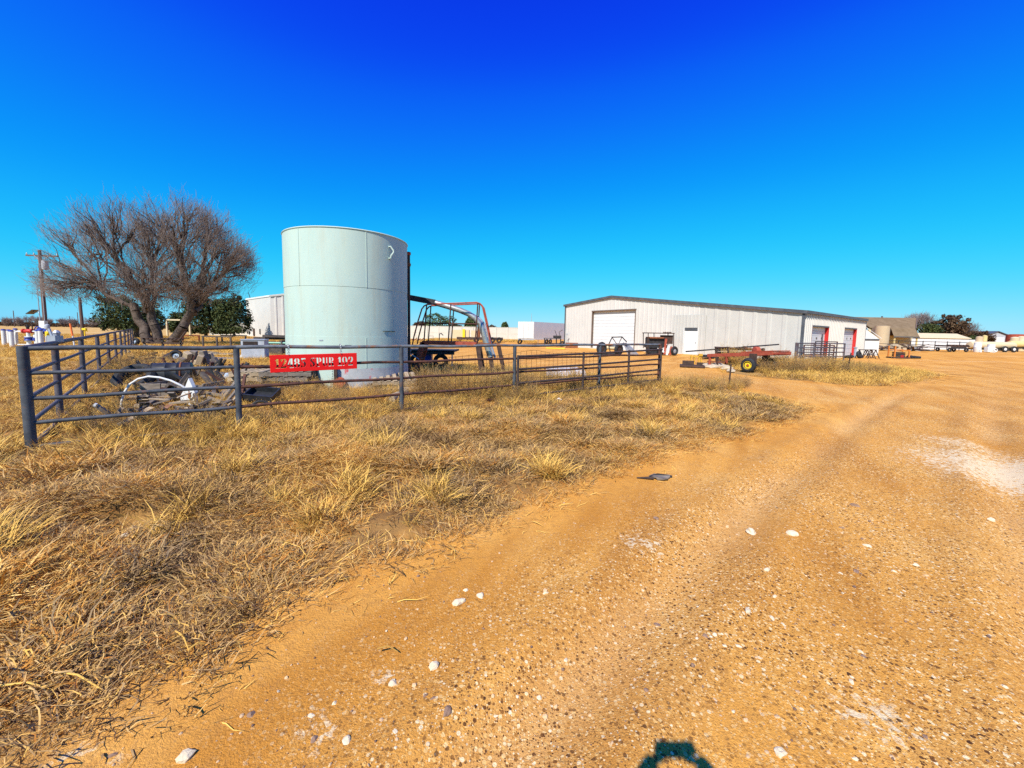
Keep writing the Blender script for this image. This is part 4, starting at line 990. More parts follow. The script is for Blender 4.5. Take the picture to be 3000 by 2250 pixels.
plant_bare('bare_tree', 'thin leafless tree rising behind the brown-roofed house', [(2660, 930), (2680, 920), (2705, 915), (2722, 930), (2724, 955), (2700, 965), (2680, 960), (2665, 945)], 95, [B(2692, 95), B(2694, 95.3)], 110, 22, 2.5, 41, .22, 1.3, rt=.02, tm='twig_far')
plant_bare('bare_tree', 'wide leafless tree behind the dark cedar on the right', [(2790, 960), (2805, 942), (2830, 948), (2848, 965), (2848, 985), (2800, 985)], 97, [B(2822, 97), B(2824, 97)], 110, 22, 3, 43, .2, 1.3, rt=.02, tm='twig_far')
# the far tree line on the left horizon
ft = []
for i, (u, wpx, hpx) in enumerate([(20, 14, 10), (55, 10, 8), (82, 26, 20), (118, 16, 14), (140, 14, 8), (188, 20, 12), (215, 10, 10), (270, 26, 18), (300, 30, 12)]):
    Y = 170 + (i % 3) * 14; v0 = 943 + u * .0183
    plant_bare('distant_tree', '%s bare tree from the left edge along the far left horizon' % ['first', 'second', 'third', 'fourth', 'fifth', 'sixth', 'seventh', 'eighth', 'ninth'][i], [(u - wpx, v0), (u - wpx * .8, v0 - hpx * .7), (u, v0 - hpx * 1.1), (u + wpx * .8, v0 - hpx * .7), (u + wpx, v0)], Y, [B(u, Y), B(u + 2, Y)], 50, 16, wpx * .1, 50 + i, .2, 1.6, 'bare trees along the far horizon', .035, 'twig_far')
r_ = np.random.default_rng(5); n = 9000                 # far belt of brush, one mass
u_ = r_.uniform(-60, 900, n); yy = r_.uniform(185, 230, n); px_ = np.array([0.] * n)
px_ = (u_ - CX) / FPX * yy * 1.0
hh = r_.uniform(0, 1.9, n) * (.55 + .6 * vnoise(px_ * .05, yy * .05, 3)); s_ = r_.uniform(.3, .8, n)
c_ = np.stack([px_, yy, hh], 1); d1 = r_.normal(0, 1, (n, 3)); d2 = r_.normal(0, 1, (n, 3)); d1 /= np.linalg.norm(d1, axis=1, keepdims=True); d2 /= np.linalg.norm(d2, axis=1, keepdims=True)
V = np.stack([c_ - d1 * s_[:, None], c_ - d2 * s_[:, None] * .6, c_ + d1 * s_[:, None], c_ + d2 * s_[:, None] * .6], 1).reshape(-1, 3)
tag(link('far_brush', fast_mesh('far_brush', V, np.arange(n * 4).reshape(-1, 4), 'juniper_brown', {'rnd': np.repeat(r_.uniform(0, 1, n), 4)})), 'dark belt of far brush along the left horizon', 'brush', kind='stuff')

# ------------------------------------------------------------------ utility poles, wellhead and bollards on the left
def pole(u0, Y, vtop, label, arm=None, r_=.15, lean=0, transformer=False, group=None, arms_z=None):
    b = B(u0, Y); H = ZA(u0, vtop, Y)
    t_ = T('utility_pole', label, 'pole', b, 0, group)
    MB().tube([(0, 0, -.3), (lean * .5, 0, H / 2), (lean, 0, H)], [r_, r_ * .88, r_ * .72], 10).build('shaft', 'pole_wood', t_, True)
    if arm:
        za = H - .45; MB().beam((lean - arm, .16, za), (lean + arm, .16 - .0, za - .05), .1, .12).build('crossarm', 'pole_wood', t_)
        for f in (-.95, -.5, .5, .95): MB().lathe([(.03, 0), (.05, .05), (.035, .1), (.05, .14), (.02, .19)], (lean + arm * f, .16, za + .05 - .025 * (f + 1)), 8).build('insulator', 'insulator', t_, True)
        for sg in (-1, 1): MB().beam((lean + arm * .45 * sg, .1, za), (lean, .12, za - .55), .03, .05).build('brace', 'grey_metal', t_)
    if transformer:
        MB().lathe([(.02, H - 1.75), (.2, H - 1.72), (.22, H - 1.65), (.22, H - 1.0), (.2, H - .93), (.05, H - .9)], (lean + .38, 0, 0), 16).build('transformer', 'ac_grey', t_, True)
        MB().tube([(lean + .1, -.13, H - 1.2), (.16, -.16, .3)], .03, 6).build('conduit', 'grey_metal', t_)
    return t_
pole(137, 36, 733, 'tall wooden utility pole with crossarm and transformer, left of the tree', 1.45, .16, .05, True)
pole(244, 44, 872, 'bare wooden pole half hidden by the tree’s left branches', None, .17, -.05)
pole(43, 160, 910, 'far thin wooden pole near the left edge of the horizon', None, .16, 0)
pole(206, 190, 926, 'far crossarmed pole on the horizon right of the wellhead', 1.6, .16, 0)
pole(230, 170, 915, 'far thin pole on the horizon just left of the half-hidden pole', None, .16, 0)
for i, (u, v0, Y, lb) in enumerate([(13, 965, 28, 'white bollard with blue cap, the leftmost one'), (28, 966, 30, 'white bollard with blue cap, behind and second from the left'), (36, 968, 26, 'white bollard with blue cap, nearest of the left cluster'), (48, 963, 29.5, 'white bollard with dark cap beside the white pipe loop'), (112, 967, 27.5, 'white bollard right of the red valve'), (121, 966, 26.8, 'white bollard next to the blue valve handwheel')]):
    b = B(u, Y); H = ZA(u, v0, Y); t_ = T('bollard', lb, 'bollard', b, 0, 'bollards guarding the wellhead')
    MB().tube([(0, 0, -.2), (.02, 0, H - .06)], .115, 14).build('tube', 'white_paint', t_, True)
    MB().lathe([(.118, H - .08), (.122, H - .03), (.1, H + .02), (.03, H + .03)], (.02, 0, 0), 14).build('cap', 'blue_paint', t_, True)
YW = 28.0; wb = B(84, YW); K = YW / FPX
wh = T('pipe_riser', 'white pipeline riser with red valve body and blue flanges', 'pipe riser', wb)
def W(u, v): p = P(u, v, YW); return Vector((p.x - wb.x, 0, p.z))
MB().tube([W(40, 1020) * Vector((1, 1, 0)) if False else Vector((W(44, 975).x, 0, -.1)), Vector((W(44, 975).x, 0, W(0, 985).z)), W(46, 973), W(52, 971), W(70, 971)], .06, 10).build('pipe_loop', 'white_paint', wh, True)
MB().tube([W(94, 971), W(110, 971), W(114, 972), Vector((W(116, 975).x, 0, W(0, 990).z)), Vector((W(116, 975).x, 0, -.1))], .06, 10).build('pipe_loop', 'white_paint', wh, True)
z_r = W(82, 970).z; xr = W(82, 970).x
MB().lathe([(.1, -.34), (.16, -.34), (.16, -.26), (.1, -.22), (.15, -.1), (.15, .1), (.1, .22), (.16, .26), (.16, .34), (.1, .34)], (xr, 0, z_r), 16, 'x').build('valve_body', 'red_paint', wh, True)
MB().lathe([(.05, .1), (.08, .18), (.08, .26), (.11, .28), (.11, .34), (.05, .36), (.05, .5)], (xr, 0, z_r), 12).build('valve_stem', 'dark_steel', wh, True)
MB().tube([(xr + .32, 0, z_r + .05), (xr + .34, 0, z_r + .5)], .035, 8).build('gauge_pipe', 'brown_dark', wh, True)
MB().lathe([(.12, -.1), (.12, .35), (.2, .36), (.2, .44), (.15, .45), (.15, .58), (.2, .6), (.2, .68), (.1, .7), (.1, z_r)], (xr, 0, 0), 16).build('lower_pipe', 'white_paint', wh, True)
MB().lathe([(.215, .4), (.23, .42), (.18, .52), (.23, .62), (.215, .64)], (xr, 0, 0), 16).build('flange', 'blue_paint', wh, True)
MB().lathe([(.09, -.1), (.09, .5), (.14, .5), (.14, .56), (.09, .58), (.12, .75), (.06, .9)], (xr + .38, .1, 0), 12).build('side_pipe', 'white_paint', wh, True)
MB().lathe([(.15, .4), (.16, .5), (.15, .6)], (xr + .38, .1, 0), 12).build('flange', 'blue_paint', wh, True)
MB().tube([(xr - .55, -.2, .1), (xr + .9, -.2, .12)], .05, 8).build('skid_pipe', 'white_paint', wh, True)
ba = B(124, 29.0); va = T('valve_actuator', 'dark blue valve actuator with hand wheel beside the white control box', 'valve', ba)
za = ZA(124, 966, 29); MB().lathe([(.1, -.1), (.1, za - .3)], n=10).build('stand', 'white_paint', va, True)
MB().lathe([(.12, -.3), (.22, -.26), (.22, .05), (.14, .1), (.14, .3), (.1, .34)], (.15, 0, za - .1), 14, 'x').build('actuator', 'blue_paint', va, True)
MB().torus((-.12, -.1, za), .22, .035, None, 18, 6).build('hand_wheel', 'blue_paint', va, True); MB().lathe([(.16, -.06), (.2, 0), (.16, .06)], (-.12, 0, za), 14, 'y').build('housing', 'blue_paint', va, True)
bc = B(136, 30.5); cb = T('control_cabinet', 'pale control box with antenna mast and small solar panel', 'control box', bc)
zc = ZA(127, 943, 30.5)
MB().box((-.1, 0, zc - .3), (.45, .25, .75)).build('box', 'white_paint', cb, bevel=.01); MB().tube([(-.1, .1, 0), (-.1, .1, zc)], .04, 8).build('post', 'white_paint', cb)
MB().tube([(-.45, .1, -.1), (-.45, .1, zc + .1), (-.47, .1, zc + 2.9)], [.06, .04, .012], 8).build('mast', 'grey_metal', cb)
MB().box((-.85, 0, zc + .75), (.6, .5, .04), Matrix.Rotation(R(-32), 3, 'Y')).build('solar_panel', 'glass', cb); MB().tube([(-.46, .1, zc + .7), (-.8, 0, zc + .74)], .02, 6).build('panel_arm', 'grey_metal', cb)
bm2 = B(143, 27.2); mt2 = T('gas_meter', 'grey round meter head on a pipe next to the control box', 'meter', bm2); zm = ZA(140, 955, 27.2)
MB().lathe([(.06, -.1), (.06, zm - .2)], n=8).build('pipe', 'white_paint', mt2); MB().lathe([(.05, zm - .22), (.13, zm - .2), (.15, zm - .05), (.12, zm + .08), (.04, zm + .12)], n=14).build('head', 'ac_grey', mt2, True)
MB().box((.0, -.02, zm - .55), (.22, .1, .35)).build('plate', 'yellow_paint', mt2); MB().box((.2, 0, .5), (.08, .08, .5)).build('stub', 'dark_steel', mt2)
bo = B(221, 24); om = T('marker_post', 'white pipeline marker post with orange top beyond the side fence', 'marker post', bo); zo = ZA(215, 948, 24)
MB().tube([(0, 0, -.1), (-.1, 0, zo * .55)], .035, 8).build('shaft', 'white_paint', om, True); MB().tube([(-.1, 0, zo * .55), (-.19, 0, zo)], .045, 8).build('top', 'orange_marker', om, True)
by_ = B(250, 40); ym = T('yellow_riser', 'small yellow gas riser at the foot of the half-hidden pole', 'gas riser', by_); MB().tube([(0, 0, -.1), (0, 0, .9), (.15, 0, 1.0), (.3, 0, .9)], .06, 8).build('pipe', 'yellow_paint', ym, True); MB().box((.05, -.05, 1.12), (.4, .2, .22)).build('regulator', 'yellow_paint', ym, bevel=.02)
fc = on_left(2.2, 1.36); tag(origin_to(MB().box((fc.x, fc.y, 1.40), (.14, .12, .1)).lathe([(.03, 1.42), (.05, 1.5), (.02, 1.54)], (fc.x + .03, fc.y, 0), 8).tube([(fc.x - .05, fc.y, 1.44), (fc.x - .09, fc.y, 1.56)], .02, 6).build('pipe_clamp', 'grey_metal'), fc), 'grey metal clamp fitting bolted on the side fence’s first post', 'clamp')
# ------------------------------------------------------------------ warehouse
WA, WB_ = Vector((6.16, 46.6, 0)), Vector((19.6, 26.6, 0))
wd_ = (WB_ - WA); WL = wd_.length; wd_.normalize(); wn = Vector((wd_.y, -wd_.x, 0))      # wn points to the camera's left-front
if wn.dot(-WA) < 0: wn = -wn
wq = (Vector((33.0, 37.0, 0)) - WB_).normalized()       # towards the back of the building
def roofz(s_): return 4.8 + .6 * s_ / RS if s_ < RS else 5.4 - (s_ - RS) * (5.4 - 3.3) / (WL - RS)
def s_px(u, z=1.5):
    lo, hi = -1, WL + 1
    for _ in range(40):
        md = (lo + hi) / 2; p = WA + wd_ * md
        if p.x < XA(u, p.y, z): lo = md
        else: hi = md
    return (lo + hi) / 2
RS = s_px(1794, 5.4)
wh_ = T('warehouse', 'large pale metal warehouse with low gable roof and white overhead door', 'building', WA)
def WP(s_, q, z): return WA + wd_ * s_ + wq * q + Vector((0, 0, z))
def ribbed(a_, b_, z0, za, zb, nrm, depth=.028, pitch=.3, t_=0):
    """ribbed sheet between plan points a_ and b_, bottom z0, top za..zb, ribs towards nrm"""
    d = (b_ - a_); L = d.length; d.normalize(); n = max(1, round(L / pitch)); st_ = L / n; xs_ = []
    for k in range(n):
        o = k * st_; xs_ += [(o, 0), (o + st_ * .62, 0), (o + st_ * .7, depth), (o + st_ * .9, depth), (o + st_ * .98, 0)]
    xs_.append((L, 0)); V = []
    for x_, h in xs_:
        p = a_ + d * x_ + nrm * h; f = x_ / L
        V += [Vector((p.x, p.y, z0)), Vector((p.x, p.y, za + (zb - za) * f))]
    return MB().poly(V, [(2 * i, 2 * i + 2, 2 * i + 3, 2 * i + 1) for i in range(len(xs_) - 1)])
gd0, gd1, gdz = s_px(1733), s_px(1860), ZA(1800, 908, (WA + wd_ * s_px(1800)).y)
wd0, wd1, wdz = s_px(2003), s_px(2046), ZA(2025, 960, (WA + wd_ * s_px(2025)).y)
pch0, pch1 = s_px(1968), s_px(2066)
print('warehouse', round(WL, 1), 'ridge', round(RS, 1), 'garage', round(gd0, 1), round(gd1, 1), round(gdz, 2), 'door', round(wd0, 1), round(wd1, 1), round(wdz, 2))
cuts = sorted(set([0, WL, gd0, gd1, wd0, wd1, pch0, pch1, RS] ))
edges = []
for a_, b_ in zip(cuts[:-1], cuts[1:]):
    n = max(1, round((b_ - a_) / .92)); edges += [a_ + (b_ - a_) * k / n for k in range(n)]
edges.append(WL)
for a_, b_ in zip(edges[:-1], edges[1:]):
    m_ = (a_ + b_) / 2; z0 = gdz if gd0 < m_ < gd1 else (wdz if wd0 < m_ < wd1 else 0.0)
    if pch0 < m_ < pch1:                               # newer patch of panels below the old ones
        pz = min(roofz(m_) - .75, 3.35)
        if z0 < pz: ribbed(WP(a_, -.03, 0), WP(b_, -.03, 0), z0, pz, pz, wn, .02, .3).build('patch_panel', 'wall_steel_new', wh_, world=True)
        z0 = pz - .1
    ribbed(WP(a_, 0, 0), WP(b_, 0, 0), z0, roofz(a_), roofz(b_), wn, .022 if m_ > RS else .012, .46 if m_ < wd1 else .92).build('wall_panel', 'wall_steel_new' if m_ > wd1 else 'wall_steel', wh_, world=True)
# right side wall with two overhead doors
SE = Vector((33.0, 37.0, 0)); sdv = (SE - WB_); SL = sdv.length; sdv.normalize(); sn = Vector((sdv.y, -sdv.x, 0))
def s_side(u, z=1.5):
    lo, hi = 0, SL + 2
    for _ in range(40):
        md = (lo + hi) / 2; p = WB_ + sdv * md
        if p.x < XA(u, p.y, z): lo = md
        else: hi = md
    return (lo + hi) / 2
drs = []
for u0, u1, v in ((2374, 2424, 955), (2469, 2506, 961)):
    a_, b_ = s_side(u0), s_side(u1); drs.append((a_, b_, ZA((u0 + u1) / 2, v, (WB_ + sdv * (a_ + b_) / 2).y)))
print('side', round(SL, 1), drs)
cuts = sorted([0, SL] + [q for d_ in drs for q in d_[:2]])
edges = []
for a_, b_ in zip(cuts[:-1], cuts[1:]):
    n = max(1, round((b_ - a_) / .92)); edges += [a_ + (b_ - a_) * k / n for k in range(n)]
edges.append(SL)
for a_, b_ in zip(edges[:-1], edges[1:]):
    m_ = (a_ + b_) / 2; z0 = 0.0
    for d_ in drs:
        if d_[0] < m_ < d_[1]: z0 = d_[2]
    ribbed(WB_ + sdv * a_, WB_ + sdv * b_, z0, 3.3, 3.3, sn, .075, .34).build('side_panel', 'wall_steel', wh_, world=True)
def overhead(a_, b_, org, dv, nr, zt, n, deep, jamb, matn='white_steel', sill_shadow=True):
    p, q = org + dv * a_, org + dv * b_; back = -nr * deep
    for k in range(n):
        z0, z1 = zt * k / n, zt * (k + 1) / n - .014
        c_ = (p + q) / 2 + back + Vector((0, 0, (z0 + z1) / 2)); ang = math.atan2(dv.y, dv.x)
        MB().box(c_, ((q - p).length - .02, .05, z1 - z0), Matrix.Rotation(ang, 3, 'Z')).build('door_section', matn, wh_, world=True)
        if n == 7 and k == 4:
            for f in (.2, .5, .8):
                MB().box(p.lerp(q, f) + back + nr * .03 + Vector((0, 0, (z0 + z1) / 2)), (.26, .02, .14), Matrix.Rotation(ang, 3, 'Z')).build('door_window', 'glass', wh_, world=True)
    for e_, sg in ((p, 1), (q, -1)):
        MB().beam(e_ - dv * sg * .004 - nr * (deep - .02), e_ - dv * sg * .004 + nr * .05, .05, .01).build('jamb_foot', jamb, wh_, world=True) if False else None
        mb = MB(); c0 = e_ + dv * sg * .03
        mb.prism([c0 - nr * deep + dv * .035, c0 - nr * deep - dv * .035, c0 + nr * .055 - dv * .035, c0 + nr * .055 + dv * .035], (0, 0, zt)); mb.build('jamb', jamb, wh_, world=True)
    c0 = (p + q) / 2 + Vector((0, 0, zt - .03)); MB().box(c0 - nr * (deep / 2 - .028), ((q - p).length + .1, deep + .05, .12), Matrix.Rotation(math.atan2(dv.y, dv.x), 3, 'Z')).build('header', 'trim_brown' if jamb == 'trim_brown' else 'trim', wh_, world=True)
overhead(gd0, gd1, WA, wd_, wn, gdz, 12, .22, 'trim_brown')
for a_, b_, z in drs: overhead(a_, b_, WB_, sdv, sn, z, 7, .2, 'red_paint')
wm = (wd0 + wd1) / 2; ang = math.atan2(wd_.y, wd_.x)
MB().box(WP(wm, .08, wdz / 2 - .12), (wd1 - wd0 - .06, .05, wdz - .26), Matrix.Rotation(ang, 3, 'Z')).build('walk_door', 'white_steel', wh_, world=True)
for s_ in (wd0 + .03, wd1 - .03): MB().box(WP(s_, .02, wdz / 2), (.07, .16, wdz), Matrix.Rotation(ang, 3, 'Z')).build('door_frame', 'white_paint', wh_, world=True)
MB().box(WP(wm, .05, wdz - .1), (wd1 - wd0 - .1, .12, .2), Matrix.Rotation(ang, 3, 'Z')).build('door_header', 'trim', wh_, world=True)
MB().lathe([(.02, 0), (.035, .04), (.035, .08)], WP(wd1 - .22, .04, 1.0), 10, 'y').build('door_knob', 'dark_steel', wh_, world=True)
# roof, trim, remaining walls
mb = MB(); DQ = SL
ov = .18
V = []
for s_ in (-ov, RS, WL + ov):
    for q in (-ov, DQ + ov): p = WP(s_, q, (roofz(max(0, min(WL, s_))) + .10 - (.02 if s_ != RS else 0))); V.append(p)
mb.poly(V, [(0, 2, 3, 1), (2, 4, 5, 3)]).poly([v - Vector((0, 0, .06)) for v in V], [(0, 1, 3, 2), (2, 3, 5, 4)]); mb.build('roof', 'trim', wh_, world=True)
for s0, s1 in ((-ov, RS), (RS, WL + ov)):
    z0, z1 = (roofz(max(0, s0)) + .02, roofz(min(WL, s1)) + .02); MB().beam(WP(s0, -.1, z0), WP(s1, -.1, z1), .16, .22).build('rake_trim', 'trim', wh_, world=True)
MB().beam(WB_ + sn * .1 + Vector((0, 0, 3.34)) - sdv * .1, SE + sn * .1 + Vector((0, 0, 3.34)) + sdv * .1, .16, .2).build('gutter', 'trim', wh_, world=True)
MB().box(WP(WL - .04, -.035, 1.65), (.16, .07, 3.3), Matrix.Rotation(ang, 3, 'Z')).build('corner_trim', 'trim', wh_, world=True)
MB().box(WP(.04, -.03, 2.38), (.16, .07, 4.76), Matrix.Rotation(ang, 3, 'Z')).build('corner_trim', 'trim', wh_, world=True)
pe = SE; MB().box(pe + sn * .03 + Vector((0, 0, 1.63)), (.12, .1, 3.26), Matrix.Rotation(math.atan2(sdv.y, sdv.x), 3, 'Z')).build('corner_trim', 'trim', wh_, world=True)
mb = MB(); b0 = WP(0, SL, 0); mb.poly([WA, b0, b0 + Vector((0, 0, 4.8)), WA + Vector((0, 0, 4.8))], [(0, 1, 2, 3)]); mb.poly([b0, SE, SE + Vector((0, 0, 3.3)), WP(RS, SL, 5.4), b0 + Vector((0, 0, 4.8))], [(0, 1, 2, 3, 4)]); mb.build('rear_wall', 'wall_steel', wh_, world=True)
# concrete apron strip under the walls
mb = MB(); mb.box(WP(WL / 2, 0.02, .03), (WL, .16, .08), Matrix.Rotation(ang, 3, 'Z')); mb.build('sill_strip', 'precast', wh_, world=True)

# ------------------------------------------------------------------ grey shop behind the tank, far precast wall, frame, pipe racks
c1 = B(795, 64); sh = T('metal_shop', 'tall pale grey metal shop half hidden behind the tank’s left side', 'building', c1)
l1 = P(724, 960, 72); l1.z = 0; rr = c1 + Vector((5.5, 2.2, 0)); bk = l1 + (rr - c1)
zt0, zt1, ztr = ZA(724, 877, 72), ZA(797, 867, 64), ZA(797, 867, 64) + 1.0
nl = Vector((-(c1 - l1).y, (c1 - l1).x, 0)).normalized(); nl = nl if nl.dot(-c1) > 0 else -nl
nr_ = Vector((-(rr - c1).y, (rr - c1).x, 0)).normalized(); nr_ = nr_ if nr_.dot(-c1) > 0 else -nr_
for k in range(6): ribbed(l1.lerp(c1, k / 6), l1.lerp(c1, (k + 1) / 6), 0, zt0 + (zt1 - zt0) * k / 6, zt0 + (zt1 - zt0) * (k + 1) / 6, nl, .015, .6).build('wall_panel', 'wall_steel', sh, world=True)
for k in range(6): ribbed(c1.lerp(rr, k / 6), c1.lerp(rr, (k + 1) / 6), 0, zt1 + (ztr - zt1) * k / 6, zt1 + (ztr - zt1) * (k + 1) / 6, nr_, .09, .95).build('end_panel', 'wall_steel', sh, world=True)
up = Vector((0, 0, 1))
MB().prism([l1 + up * (zt0 + .03), c1 + up * (zt1 + .03), rr + up * (ztr + .03), bk + up * (ztr + .03)], (0, 0, .12)).build('roof', 'white_steel', sh, world=True)
MB().poly([l1, bk, bk + up * ztr, l1 + up * zt0], [(0, 1, 2, 3)]).poly([rr, bk, bk + up * ztr, rr + up * ztr], [(0, 1, 2, 3)]).build('rear_wall', 'wall_steel', sh, world=True)
MB().beam(l1 + up * (zt0 - .02) + nl * .05, c1 + up * (zt1 - .02) + nl * .05, .08, .2).build('eave_trim', 'white_paint', sh, world=True)
MB().beam(c1 + up * (zt1 - .02) + nr_ * .1, rr + up * (ztr - .02) + nr_ * .1, .1, .25).build('gable_trim', 'wall_steel_new', sh, world=True)
q = l1.lerp(c1, .32); MB().box(q + up * .75 + nl * .06, (.7, .12, 1.3), Matrix.Rotation(math.atan2((c1 - l1).y, (c1 - l1).x), 3, 'Z')).build('meter_panel', 'brown_dark', sh, world=True)
q = l1.lerp(c1, .58); MB().box(q + up * .9 + nl * .06, (.25, .15, .9), Matrix.Rotation(math.atan2((c1 - l1).y, (c1 - l1).x), 3, 'Z')).build('breaker_box', 'dark_steel', sh, world=True)
q = l1.lerp(c1, .2); MB().tube([q + up * (zt0 + .05), q + up * (zt0 + 1.1) + Vector((-.3, 0, 0))], .05, 6).build('roof_vent', 'dark_steel', sh, world=True)
def wall_run(u0, u1, Y, ztop, n, label, name='panel_wall'):
    a_, b_ = B(u0, Y), B(u1, Y); t_ = T(name, label, 'wall', a_)
    for k in range(n):
        p, q = a_.lerp(b_, k / n), a_.lerp(b_, (k + 1) / n); m_ = (p + q) / 2; L = (q - p).length
        for z0, z1 in ((0, ztop * .5 - .01), (ztop * .5 + .01, ztop)): MB().box((m_.x, Y, (z0 + z1) / 2), (L - .16, .1, z1 - z0)).build('panel', 'precast', t_, world=True)
    for k in range(n + 1):
        p = a_.lerp(b_, k / n); MB().box((p.x, Y - .02, ztop / 2 + .05), (.2, .2, ztop + .1)).build('post', 'precast', t_, world=True)
    MB().box(((a_.x + b_.x) / 2, Y, ztop + .04), (b_.x - a_.x, .16, .08)).build('coping', 'precast', t_, world=True)
wall_run(1150, 1520, 76, 2.4, 11, 'long pale precast panel wall across the back of the yard')
wall_run(617, 676, 75, 1.15, 2, 'low step of pale panel wall left of the grey shop')
wall_run(677, 726, 75, 2.3, 2, 'tall step of pale panel wall touching the grey shop')
fr = T('goal_frame', 'pale square pipe frame standing in front of the junipers', 'frame', B(525, 58)); zf = ZA(525, 937, 58)
xl, xr_ = XA(491, 58), XA(558, 58)
for xx in (xl, xr_): MB().box((xx, 58, zf / 2), (.2, .2, zf)).build('post', 'cream_paint', fr, world=True)
MB().box(((xl + xr_) / 2, 58, zf - .02), (xr_ - xl - .24, .18, .2)).build('crossbar', 'cream_paint', fr, world=True)
def rack(u0, u1, Y, v, label, mtn='wood_dark', legs=2):
    a_, b_ = B(u0, Y), B(u1, Y); z = ZA((u0 + u1) / 2, v, Y); t_ = T('pipe_rack', label, 'pipe rack', a_)
    MB().beam((a_.x, Y, z), (b_.x, Y, z), .14, .1).build('beam', mtn, t_, world=True)
    for k in range(legs):
        xx = a_.x + (b_.x - a_.x) * (k * .92 + .04) / (legs - 1 or 1)
        MB().box((xx, Y, z / 2 - .03), (.1, .1, z - .06)).build('leg', mtn, t_, world=True)
rack(594, 682, 31, 986, 'low dark pipe rack on three legs beyond the scrap', legs=3)
rack(648, 723, 38, 983, 'farther dark pipe rack overlapping the grey shop’s foot')
rack(535, 586, 40, 983, 'reddish low beam on short legs right of the tree', 'rust_red')
# ------------------------------------------------------------------ scrap inside the fence corner
ROT = lambda ax, d: Matrix.Rotation(R(d), 3, ax)
def eul(x, y, z): return ROT('Z', z) @ ROT('Y', y) @ ROT('X', x)
def single(mb, name, mt_, label, cat, base, group=None, smooth=False, bevel=0):
    o = mb.build(name, mt_, None, smooth, bevel); origin_to(o, base); return tag(o, label, cat, group)
def tyre(c, R_, r_, rot, name, label, hub=None, group=None, treads=True):
    t_ = T(name, label, 'tire' if not hub else 'wheel', (c.x, c.y, 0), 0, group); cl = Vector((0, 0, c.z))
    MB().torus(cl, R_, r_, rot, 32, 10, sq=1.25).build('tyre', 'black_rubber', t_, True)
    if hub:
        mb = MB(); mb.lathe([(.02, -.5 * r_), (R_ * .3, -.5 * r_), (R_ * .42, -.2 * r_), (R_ * .66, -.15 * r_), (R_ - r_ * .75, -.7 * r_), (R_ - r_ * .7, .7 * r_)], cl, 24, 'y', rot=rot); mb.build('rim', hub, t_, True)
        mb = MB(); mb.lathe([(R_ * .16, -.75 * r_), (R_ * .14, -.4 * r_)], cl, 10, 'y', rot=rot); mb.build('hub', 'dark_steel', t_, True)
    return t_
def plank(p, q, wd, th, label=None, mt_='wood_grey', name='plank', up=(0, 0, 1), group=None):
    o = MB().beam(p, q, wd, th, up).build(name, mt_); b = Vector(p).lerp(Vector(q), .5); origin_to(o, b)
    return tag(o, label, 'plank', group) if label else o
# leaning tyre, black drum
p = PZ(365, 1138); tyre(Vector((p.x, p.y + .3, .22)), .36, .13, eul(-48, 0, 14), 'tire', 'big black tire lying tilted in the straw left of the drum')
p = PZ(480, 1130); t_ = T('plastic_drum', 'black plastic drum lying on its side behind the white hoop', 'drum', (p.x, p.y + .3, 0))
rt = ROT('Z', -58)
MB().lathe([(.02, -.42), (.28, -.42), (.31, -.4), (.31, -.14), (.325, -.12), (.31, -.1), (.31, .1), (.325, .12), (.31, .14), (.31, .42), (.26, .45)], (0, 0, .3), 28, 'y', rot=rt).build('shell', 'black_plastic', t_, True)
MB().torus(rt @ Vector((0, -.42, 0)) + Vector((0, 0, .3)), .3, .02, rt, 28, 6).build('rim', 'black_rubber', t_, True)
MB().torus(rt @ Vector((0, .2, 0)) + Vector((0, 0, .3)), .315, .02, rt, 28, 6).build('band', 'rust', t_, True)
# white hoop of pipe
p = PZ(356, 1200); hx0 = p.x; Yh = p.y; hx1 = XA(558, Yh, .2)
ha = [(354, 1203), (356, 1178), (364, 1150), (380, 1126), (405, 1110), (435, 1103), (468, 1106), (500, 1115), (528, 1128), (548, 1140), (560, 1150)]
single(MB().tube([P(u, v, Yh + .04 * i) for i, (u, v) in enumerate(ha)], .02, 10), 'plastic_hoop', 'white_paint', 'white plastic pipe bent into a hoop over the scrap wood', 'pipe', (hx0, Yh, 0), smooth=True)
# torn white bracket
Yb = 7.6
bp = [P(u, v, Yb) for u, v in ((552, 1108), (562, 1130), (570, 1150), (572, 1190), (560, 1200), (548, 1178), (530, 1176), (528, 1160), (540, 1140))]
t_ = T('torn_sheet_metal', 'torn white sheet metal panel with rust stain, standing by the hoop', 'metal panel', B(552, Yb))
MB().prism(bp, (.02, .06, 0)).build('sheet', 'white_paint', t_, world=True)
MB().prism([P(u, v, Yb - .012) for u, v in ((552, 1145), (558, 1152), (556, 1170), (550, 1165))], (.004, .008, 0)).build('rust_stain', 'rust', t_, world=True)
MB().beam(P(570, 1130, Yb + .1), (P(574, 1200, Yb).x, Yb + .1, -.05), .05, .1, (1, 0, 0)).build('stay', 'wood_pale', t_, world=True)
# weathered crate boards behind the hoop
Yc = 8.6; a_, b_ = B(412, Yc), B(596, Yc + .15); zc0 = ZA(500, 1124, Yc)
t_ = T('board_crate', 'grey weathered board crate half buried in straw behind the hoop', 'crate', a_)
n = 3
for k in range(n):
    p, q = a_.lerp(b_, k / n + .006), a_.lerp(b_, (k + 1) / n - .006); MB().beam((p.x, p.y, zc0 - .16), (q.x, q.y, zc0 - .16 - .02 * k), .035, .3).build('board', 'wood_grey', t_, world=True)
for k, f in enumerate((.02, .98)):
    p = a_.lerp(b_, f); MB().box((p.x, p.y + .35, zc0 - .16), (.035, .64, .28)).build('board', 'wood_grey', t_, world=True)
p = a_.lerp(b_, .5); MB().box((p.x, p.y + .35, zc0 - .31), (b_.x - a_.x - .1, .62, .03)).build('floor', 'wood_dark', t_, world=True)
